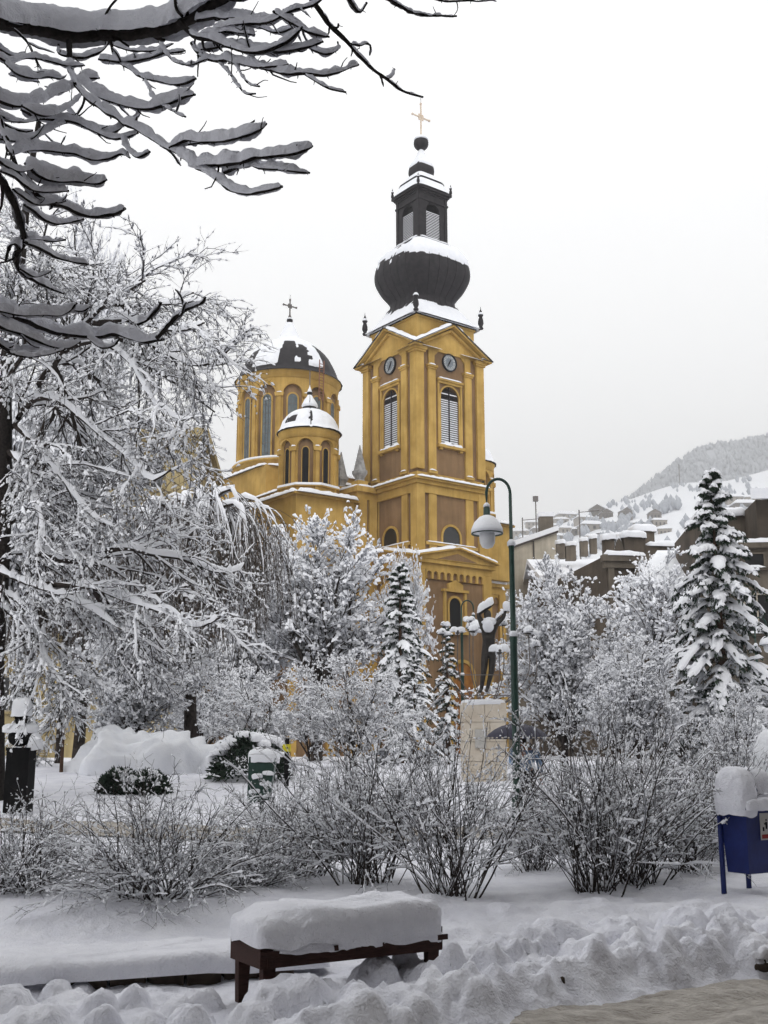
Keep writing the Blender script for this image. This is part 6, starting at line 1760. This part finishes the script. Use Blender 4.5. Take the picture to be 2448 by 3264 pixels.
# ---- weeping tree: arching crown with hanging strands
_t = np.random.default_rng(102)
WY = 31.0
b0 = P(610, 2420, WY); zg = ground_z(b0[0], WY)
wt = thing('weeping_tree', 'weeping tree with a white arched crown and hanging strands beside the church', 'tree', (b0[0], WY, zg))
tp = P(600, 1720, WY)
tk = spline(np.array([[b0[0], WY, zg-.3], P(605, 2100, WY), P(598, 1850, WY), tp]), 16)
tw = Acc(); tw.add(tubes(tk[None], np.linspace(.2, .10, 16)[None], 10)); tw.obj('trunk', 'bark', wt, True, tuple(wt.location))
arcs = []
for i in range(26):
    an = i*2.399; rad = .5 + 1.75*math.sqrt((i+.5)/26)
    dx, dy = math.cos(an)*rad*.95, math.sin(an)*rad
    top = P(680, 1545 + 40*_t.random() + 14*rad**2, WY)[2]
    arcs.append(np.array([tp, tp*.5 + np.array([tp[0]+dx*.6+.25, WY+dy*.6, top-.4])*.5 + np.array([0, 0, .35]), (tp[0]+dx*.8+.35, WY+dy*.8, top), (tp[0]+dx+.4, WY+dy, top-.35), (tp[0]+dx*1.12+.42, WY+dy*1.12, top-1.3-_t.random())]))
wood, snow = Acc(), Acc()
A = np.stack([spline(l, 12) for l in arcs]); Bq = np.tile(np.linspace(.05, .012, 12), (len(arcs), 1))
wood.add(tubes(A, Bq, 5)); snow.add(caps(A, Bq, .13, .16, 7, _t, .4, .6))
A2, B2 = grow(A, Bq, 20, 2.6, .9, 8, .3, 1.0, .35, -.5, .12, .5, .007, _t, .6)
wood.add(tubes(A2, B2, 3)); snow.add(caps(A2, B2, .032, .055, 4, _t, .9, .5, .55, False, .5, .3))
A3, B3 = grow(A2, B2, 6, 1.1, .5, 5, .2, 1.0, .6, -.4, .15, .5, .0055, _t, .7)
wood.add(tubes(A3, B3, 3)); snow.add(clumps(A3, B3, 2, .022, .035, .07, 4, _t, .6, .7))
wood.obj('strands', 'twig_brown', wt, True, tuple(wt.location)); snow.obj('snow', 'snow_twig', wt, True, tuple(wt.location))
for k_, dx in ((1, -1.7), (2, -3.4)):
    c_ = copy_tree(wt); c_.location = (b0[0]+dx*1.25, WY+2.2*k_, zg); c_.rotation_euler = (0, 0, 1.3*k_); c_.scale = (1, 1, .93-.04*k_)
    c_['label'] = ['', 'weeping tree half hidden behind the branches of the big left tree', 'weeping tree furthest left behind the big left tree'][k_]
    c_['group'] = 'weeping trees'
wt['group'] = 'weeping trees'

# ---- rounded bare trees, white with snow
FAN = {}
def fan_tree(name, label, sx_, Y, base_sy, top_sy, half_px, seed, nl=9, lean=0.0, thick=1.0, fork=.28, bark='bark', group=None, up=.035, dens=1.0, aspect=.8, src=None):
    rg = np.random.default_rng(seed)
    b = P(sx_, base_sy, Y); zg = ground_z(b[0], Y)
    o = thing(name, label, 'tree', (b[0], Y, zg), 0, group)
    H = P(sx_, top_sy, Y)[2] - zg; W = half_px*ppm((base_sy+top_sy)/2, Y)
    if src is not None:                 # same growth, turned and resized
        H0, W0, o0 = FAN[src]
        for ch in o0.children:
            c = ch.copy(); COL.objects.link(c); c.parent = o
        o.scale = (W/W0, W/W0, H/H0); o.rotation_euler = (0, 0, seed*1.7)
        return o
    FAN[len(FAN)] = (H, W, o)
    limbs, rad = [], []
    r0 = .018*H*thick
    fk = np.array([b[0], Y, zg + H*fork])
    tw = Acc(); tkp = spline(np.array([[b[0], Y, zg-.3], [b[0]+lean*.1, Y, zg+H*fork*.5], fk]), 8)
    tw.add(tubes(tkp[None], np.linspace(r0*1.5, r0*1.1, 8)[None], 10)); tw.obj('trunk', bark, o, True, tuple(o.location))
    for i in range(nl):
        an = i*2.399 + seed; q = ((i+.7)/nl)**.6
        e = fk + np.array([math.cos(an)*W*q*.92 + lean*q, math.sin(an)*W*q*.8, H*(1-fork)*math.sqrt(max(.03, 1-(q*.93)**2))*.93])
        m1 = fk*.62 + e*.38 + np.array([0, 0, -.05*H*q*0 + .03*H]) + rg.normal(0, .03*H, 3)
        m2 = fk*.3 + e*.7 + np.array([0, 0, .03*H]) + rg.normal(0, .03*H, 3)
        limbs.append(np.array([fk - np.array([0, 0, .05*H*rg.random()]), m1, m2, e])); rad.append((r0*.75, r0*.18))
    leafless(o, limbs, rad, [
        dict(per=int(11*dens), length=.30*H*aspect, ang=.75, K=6, t0=.12, rr=.5, grav=up, wander=.22, rmin=.006, snow=(.0036*H, .0075*H), M=4, S=4, power=.7, clump=(4, .0092*H, .013*H, .024*H, .95)),
        dict(per=int(8*dens), length=.14*H*aspect, ang=.75, K=4, t0=.1, rr=.6, grav=up*.5, wander=.3, rmin=.005, snow=(.0022*H, .005*H), M=3, keep=.7, power=.6, clump=(3, .0076*H, .0112*H, .019*H, .9)),
        dict(per=4, length=.06*H*aspect, ang=.8, K=4, t0=.15, rr=.6, grav=0, wander=.35, rmin=.004, snow=None, clump=(2, .0066*H, .0096*H, .015*H, .85))], rg, bark, 6, (.008*H, .015*H))
    return o
fan_tree('white_tree', 'broad snow-white bare tree in front of the church body', 1010, 45, 2380, 1680, 300, 11, 13, 0, 1.0, .30, dens=1.05)
fan_tree('white_tree', 'snowy round tree behind the monument, right of the lamp', 1800, 30, 2420, 1840, 225, 12, 14, 0, .8, .12, dens=1.1)
fan_tree('tangled_tree', 'low tangled snowy tree behind the big shrubs left of the monument', 1130, 30, 2440, 2080, 190, 16, 10, 0, .8, .08, up=-.05)
fan_tree('bare_tree', 'thin bare tree with snow-lined twigs against the brown house', 2110, 42, 2400, 1800, 90, 14, 7, 0, .7, .45, dens=.8)
fan_tree('white_tree', 'smaller snowy tree left of the big spruce', 2040, 27, 2430, 2050, 165, 13, src=1)
fan_tree('white_tree', 'snowy tree in the gap between weeping tree and church', 800, 48, 2380, 1850, 200, 24, src=0)
fan_tree('tangled_tree', 'low snowy thicket before the church side wall', 640, 40, 2400, 2020, 230, 25, src=2)
fan_tree('tangled_tree', 'low snowy thicket in front of the church corner', 985, 37, 2400, 2110, 150, 26, src=2)
fan_tree('bare_tree', 'snowy bare tree behind the small spruce', 1290, 44, 2380, 1790, 90, 15, src=0)
fan_tree('tangled_tree', 'low snowy thicket tree between the weeping tree and the path', 820, 29, 2440, 2130, 190, 17, src=2)
fan_tree('tangled_tree', 'snowy thicket tree below the weeping branches on the left', 420, 30, 2400, 1960, 240, 18, src=1)
fan_tree('tangled_tree', 'snowy thicket at the right edge below the spruce', 2370, 22, 2520, 2190, 170, 19, src=2)
fan_tree('tangled_tree', 'snowy thicket right of the round tree, under the brown house', 1960, 33, 2430, 2070, 150, 27, src=1)
fan_tree('white_tree', 'tall white tree behind the left tree crown', 190, 36, 2380, 780, 210, 20, src=0)
fan_tree('white_tree', 'white tree behind the big left tree at mid height', 80, 33, 2380, 1250, 300, 21, src=0)

# ---- conifers
def conifer(name, label, sx_, Y, top_sy, half_px, base_z, seed, bare=0.06, nw=15, pillow=1.0):
    rg = np.random.default_rng(seed)
    t = P(sx_, top_sy, Y); zg = ground_z(t[0], Y)
    o = thing(name, label, 'tree', (t[0], Y, zg))
    H = t[2]-zg; W = half_px*ppm(top_sy+400, Y)
    tw = Acc(); tkp = np.array([[t[0], Y, zg-.3], [t[0], Y, zg+H*.5], [t[0], Y, zg+H]])
    tkp = spline(tkp, 12); tw.add(tubes(tkp[None], np.linspace(.02*H, .006, 12)[None], 9)); tw.obj('trunk', 'bark_brown', o, True, tuple(o.location))
    sp, ln = [], []
    tot = int(nw*5.6)
    for i in range(tot):
        f = ((i+rg.random())/tot)
        z = bare + (1-bare)*f**.85*.98
        an = i*2.399 + rg.uniform(-.5, .5)
        Lh = W*((1-z)**.88)*rg.uniform(.62, 1.15) + .06
        d = np.array([math.cos(an), math.sin(an), 0])
        u = np.linspace(0, 1, 9)
        zz_ = .22*Lh*u - (.78-.3*f)*rg.uniform(.8, 1.25)*Lh*u**2.0 + f**4*.9*Lh*u
        p = np.array([t[0], Y, zg+z*H])[None] + d[None]*(Lh*u)[:, None] + np.array([0, 0, 1])[None]*zz_[:, None]
        p[:, :2] += rg.normal(0, .014*Lh, (9, 2)).cumsum(0)
        sp.append(p); ln.append(Lh)
    A = np.stack(sp); ln = np.array(ln)
    Bq = np.linspace(.012, .003, 9)[None]*np.ones((len(A), 1))*H/8
    wood, snow, ndl = Acc(), Acc(), []
    wood.add(tubes(A, Bq, 4))
    u = np.linspace(0, 1, 9)[None]
    wid = (.23*ln[:, None]*np.sin(PI*np.clip(u*.72+.18, 0, 1))**.8*pillow + .02)*rg.uniform(.5, 1.25, A.shape[:2])
    wid = np.minimum(wid, .17*H/8*rg.uniform(.7, 1.3, A.shape[:2]))
    snow.add(caps(A[:, 2:], Bq[:, 2:], wid[:, 2:], (wid*.60)[:, 2:], 7, rg, .30, .3, 1.0, False, 1.2))
    A2, B2 = grow(A, Bq, 16, .36*ln, .95, 5, .12, 1.0, .6, -.13, .12, .25, .003, rg, .5, .9, .55)
    wood.add(tubes(A2, B2, 3))
    snow.add(caps(A2, B2, .060*H/8*pillow, .062*H/8*pillow, 5, rg, .6, .4, .9, False, 2.0, .4))
    # needle fringes hanging from twigs and boughs
    def fringe(Aq, per, L0):
        N, K, _ = Aq.shape
        t_ = rg.random((N, per))*(K-1); i_ = np.minimum(t_.astype(int), K-2); fr = (t_-i_)[..., None]
        n_ = np.arange(N)[:, None]
        q = (Aq[n_, i_]*(1-fr)+Aq[n_, i_+1]*fr).reshape(-1, 3)
        T = (Aq[n_, i_+1]-Aq[n_, i_]).reshape(-1, 3); T /= np.linalg.norm(T, axis=1, keepdims=True)+1e-9
        v = rg.normal(size=q.shape); v[:, 2] = -np.abs(v[:, 2])*.9-.45; v += T*.7; v /= np.linalg.norm(v, axis=1, keepdims=True)
        L_ = L0*rg.uniform(.6, 1.4, len(q))[:, None]
        s_ = np.cross(v, rg.normal(size=q.shape)); s_ /= np.linalg.norm(s_, axis=1, keepdims=True)+1e-9
        w_ = L_*.14
        V = np.stack([q-s_*w_*.6, q+s_*w_*.6, q+v*L_*.6+s_*w_, q+v*L_, q+v*L_*.6-s_*w_], 1)
        return V
    Vn = np.concatenate([fringe(A2, 9, .12*H/8), fringe(A, 18, .14*H/8)])
    n_ = len(Vn); idx_ = np.arange(n_*5).reshape(n_, 5)
    F3 = np.concatenate([idx_[:, [0, 1, 2, 4]], idx_[:, [4, 2, 3, 3]]])
    tri = np.concatenate([idx_[:, [0, 1, 2]], idx_[:, [0, 2, 4]], idx_[:, [4, 2, 3]]])
    mesh_obj('needles', Vn.reshape(-1, 3)-np.array(o.location), tri, 'needle', o, False)
    wood.obj('boughs', 'bark', o, True, tuple(o.location)); snow.obj('snow', 'snow_twig', o, True, tuple(o.location))
    return o
conifer('spruce', 'tall snow-laden spruce on the right before the brown houses', 2264, 30, 1492, 285, 0, 31, .04, 18, 1.3)
conifer('spruce', 'middle-sized snowy spruce against the porch wall', 1275, 38, 1790, 175, 0, 32, .05, 13, 1.3)
conifer('spruce', 'thin young spruce left of the bronze figure', 1424, 34, 1985, 80, 0, 33, .05, 11, 1.0)
conifer('pine', 'dark pine with a bare brown trunk near the bust', 215, 27, 2110, 240, 0, 34, .50, 7, .7)
conifer('spruce', 'low dark fir at the left edge behind the bust', 90, 29, 2180, 150, 0, 35, .04, 9, .7)
conifer('spruce', 'small snowy fir in front of the bigger middle spruce', 1320, 33, 2090, 150, 0, 36, .04, 9, 1.3)

# ---- shrubs in the planted bed
def shrub_proto(seed, n, spread, hgt):
    rg = np.random.default_rng(seed)
    st = []
    for i in range(n):
        an = rg.uniform(0, 2*PI); tilt = R(6) + (R(spread)-R(6))*rg.random()**.7
        L_ = hgt*rg.uniform(.55, 1.12)
        d = np.array([math.sin(tilt)*math.cos(an), math.sin(tilt)*math.sin(an), math.cos(tilt)])
        p = np.array([rg.normal(0, .16), rg.normal(0, .16), -.15])
        pts = [p]
        for k in range(8):
            d = d + rg.normal(0, .085, 3) + np.array([0, 0, -.09*math.sin(tilt)*(k/4)]); d /= np.linalg.norm(d)
            pts.append(pts[-1] + d*L_/8)
        st.append(np.array(pts))
    A = np.stack([spline(q, 11) for q in st]); Bq = np.linspace(.0095, .0035, 11)[None]*(.55 + .9*rg.random((n, 1))**2)
    wood, snow = Acc(), Acc()
    wood.add(tubes(A, Bq, 5)); snow.add(caps(A, Bq, .010, .018, 5, rg, .8, 1.5, .65, False, .9, .3)); snow.add(clumps(A, Bq, 4, .016, .026, .06, 5, rg))
    A2, B2 = grow(A, Bq, 6, .55, .6, 7, .25, 1.0, .65, -.02, .22, .6, .0036, rg)
    wood.add(tubes(A2, B2, 4)); snow.add(caps(A2, B2, .0065, .012, 4, rg, .85, 1.2, .5, False, .9, .3)); snow.add(clumps(A2, B2, 4, .012, .020, .045, 5, rg, .6, .8))
    A3, B3 = grow(A2, B2, 4, .22, .75, 5, .15, 1.0, .7, .01, .32, .6, .0028, rg)
    wood.add(tubes(A3, B3, 3)); snow.add(clumps(A3, B3, 2, .009, .015, .032, 4, rg, .6, .75))
    o = bpy.data.objects.new('shrub', None); COL.objects.link(o)
    wood.obj('stems', 'bark', o, True); snow.obj('snow', 'snow_twig', o, True)
    return o
protos = [shrub_proto(201, 72, 50, 2.0), shrub_proto(202, 90, 64, 1.7), shrub_proto(203, 60, 42, 2.25)]
used = [False]*3
SH = [  # photo x, y of the foot, distance, prototype, scale, turn, height factor, label
 (490, 2890, 11.9, 1, .86, .3, .96, 'wide low shrub fanning out behind the kerb, left of the bench'),
 (60, 2850, 12.4, 1, .74, 2.1, .95, 'snowy shrub in front of the bust at the left edge'),
 (780, 2850, 12.8, 1, .62, 4.0, .92, 'low shrub in the gap left of the bench back'),
 (1440, 2850, 12.0, 2, .80, 1.1, 1.10, 'tall forked shrub right behind the bench'),
 (1160, 2820, 12.8, 0, .90, 5.1, 1.12, 'dense shrub directly behind the bench snow'),
 (960, 2800, 13.8, 0, .72, 3.2, 1.05, 'shrub behind the left end of the bench'),
 (1900, 2790, 12.7, 2, .88, 2.6, 1.12, 'large upright shrub between lamp post and blue bin'),
 (2030, 2770, 13.3, 0, .88, .7, 1.15, 'spreading shrub just left of the blue bin'),
 (1700, 2750, 14.4, 0, .55, 4.4, 1.0, 'small shrub at the foot of the lamp post'),
 (2190, 2740, 14.2, 0, .66, 1.9, 1.1, 'thin shrub behind the blue bin'),
 (2330, 2700, 15.6, 1, 1.0, 5.6, 1.15, 'shrub at the right edge above the bin'),
]
for sx_, sy_, Y, k_, s_, rz, hf, lab in SH:
    p = P(sx_, sy_, Y)
    o = protos[k_] if not used[k_] else copy_tree(protos[k_])
    used[k_] = True
    o.location = (p[0], Y, ground_z(p[0], Y)); o.rotation_euler = (0, 0, rz); o.scale = (s_, s_, s_*hf)
    tag(o, lab, 'shrub', 'shrubs in the snowy bed')
# ---- snow-buried hedge mound with dark evergreen showing below
def evergreen(name, label, sx_, sy_, Y, w, hgt, seed, cap=.5):
    rg = np.random.default_rng(seed)
    p = P(sx_, sy_, Y); zg = ground_z(p[0], Y)
    o = thing(name, label, 'bush', (p[0], Y, zg))
    n = 2600
    q = rg.normal(size=(n, 3)); q /= np.linalg.norm(q, axis=1, keepdims=True); q[:, 2] = np.abs(q[:, 2])
    c = q*np.array([w, w*.8, hgt])*rg.uniform(.7, 1.0, (n, 1))
    d = q + rg.normal(0, .5, (n, 3)); d /= np.linalg.norm(d, axis=1, keepdims=True)
    s_ = np.cross(d, rg.normal(size=(n, 3))); s_ /= np.linalg.norm(s_, axis=1, keepdims=True)
    L_ = rg.uniform(.08, .16, (n, 1))
    V = np.stack([c-s_*.012, c+s_*.012, c+d*L_*.6+s_*.02, c+d*L_, c+d*L_*.6-s_*.02], 1)
    i_ = np.arange(n*5).reshape(n, 5)
    mesh_obj('foliage', V.reshape(-1, 3), np.concatenate([i_[:, [0, 1, 2]], i_[:, [0, 2, 4]], i_[:, [4, 2, 3]]]), 'needle', o)
    acc = Acc()
    for k in range(int(16*cap*2)):
        a = rg.uniform(0, 2*PI); r_ = w*rg.random()**.6*.9
        zz_ = hgt*math.sqrt(max(0, 1-(r_/w)**2))
        dome_cap(acc, (math.cos(a)*r_, math.sin(a)*r_*.8, zz_-.05), rg.uniform(.12, .25)*w, rg.uniform(.12, .22)*w, rg.uniform(.07, .14), .8, a, 16, 7, .03, 6, -.3, k*1.7)
    acc.obj('snow', 'snow_twig', o)
    return o
evergreen('evergreen_bush', 'dark evergreen bush showing under snow, left one of the pair', 385, 2445, 23, .42, .42, 41, .7)
evergreen('evergreen_bush', 'dark evergreen bush showing under snow, right one of the pair', 475, 2450, 23, .40, .40, 42, .7)
evergreen('evergreen_bush', 'dark juniper mass under white fronds left of the yellow plate', 800, 2390, 25, .9, 1.0, 43, 1.2)
evergreen('evergreen_bush', 'dark bush behind the blue bin hood', 2330, 2420, 17.5, .5, .9, 44, 1.0)
hg = P(480, 2400, 27.5); zg = ground_z(hg[0], 27.5)
hd_ = thing('hedge', 'long hedge buried under a smooth white mound behind the left shrubs', 'hedge', (hg[0], 27.5, zg))
acc = Acc(); dome_cap(acc, (-.2, 0, -.1), 1.75, 1.3, 1.02, .95, .05, 70, 24, .45, 1.5, -.2, 3.0); dome_cap(acc, (1.7, .3, -.1), 1.6, 1.2, .72, .95, 0, 60, 20, .4, 1.6, -.2, 8.0)
acc.obj('snow', 'snow', hd_)
sm = thing('snow_heap', 'tall smooth snow heap at the right edge behind the bin', 'snow heap', (*P(2475, 2600, 16)[:2], ground_z(P(2475, 2600, 16)[0], 16)))
acc = Acc(); dome_cap(acc, (.05, 0, -.1), .42, .5, 1.75, .85, 0, 50, 26, .1, 2.5, -.1, 5.0); acc.obj('snow', 'snow', sm)

# ---- lumps of road dirt thrown up on the bank
for k_, (sx_, sy_, r_, lab) in enumerate(((1770, 3150, .085, 'dark dirty clod at the foot of the bank near the road'), (2425, 3070, .09, 'dark clod at the right end of the bank'), (2312, 2962, .04, 'small brown clod near the bin post'))):
    d = ray(sx_, sy_); t_ = -(EYE-.05)/d[2]
    o = thing('dirt_clod', lab, 'clod', (d[0]*t_, d[1]*t_, 0), k_, 'dirt clods on the snow bank')
    acc = Acc(); dome_cap(acc, (0, 0, .03), r_*1.25, r_, r_*1.15, .85, 0, 40, 20, r_*.9, 1.6/r_*.6, -1.0, k_*3.3); acc.obj('lump', 'dirt', o)
    acc = Acc(); dome_cap(acc, (.01, .02, .03+r_*.55), r_*1.15, r_*1.0, r_*.75, .85, 0, 30, 10, r_*.6, 1.6/r_*.6, -.2, k_*5.1); acc.obj('snow', 'snow_near', o)
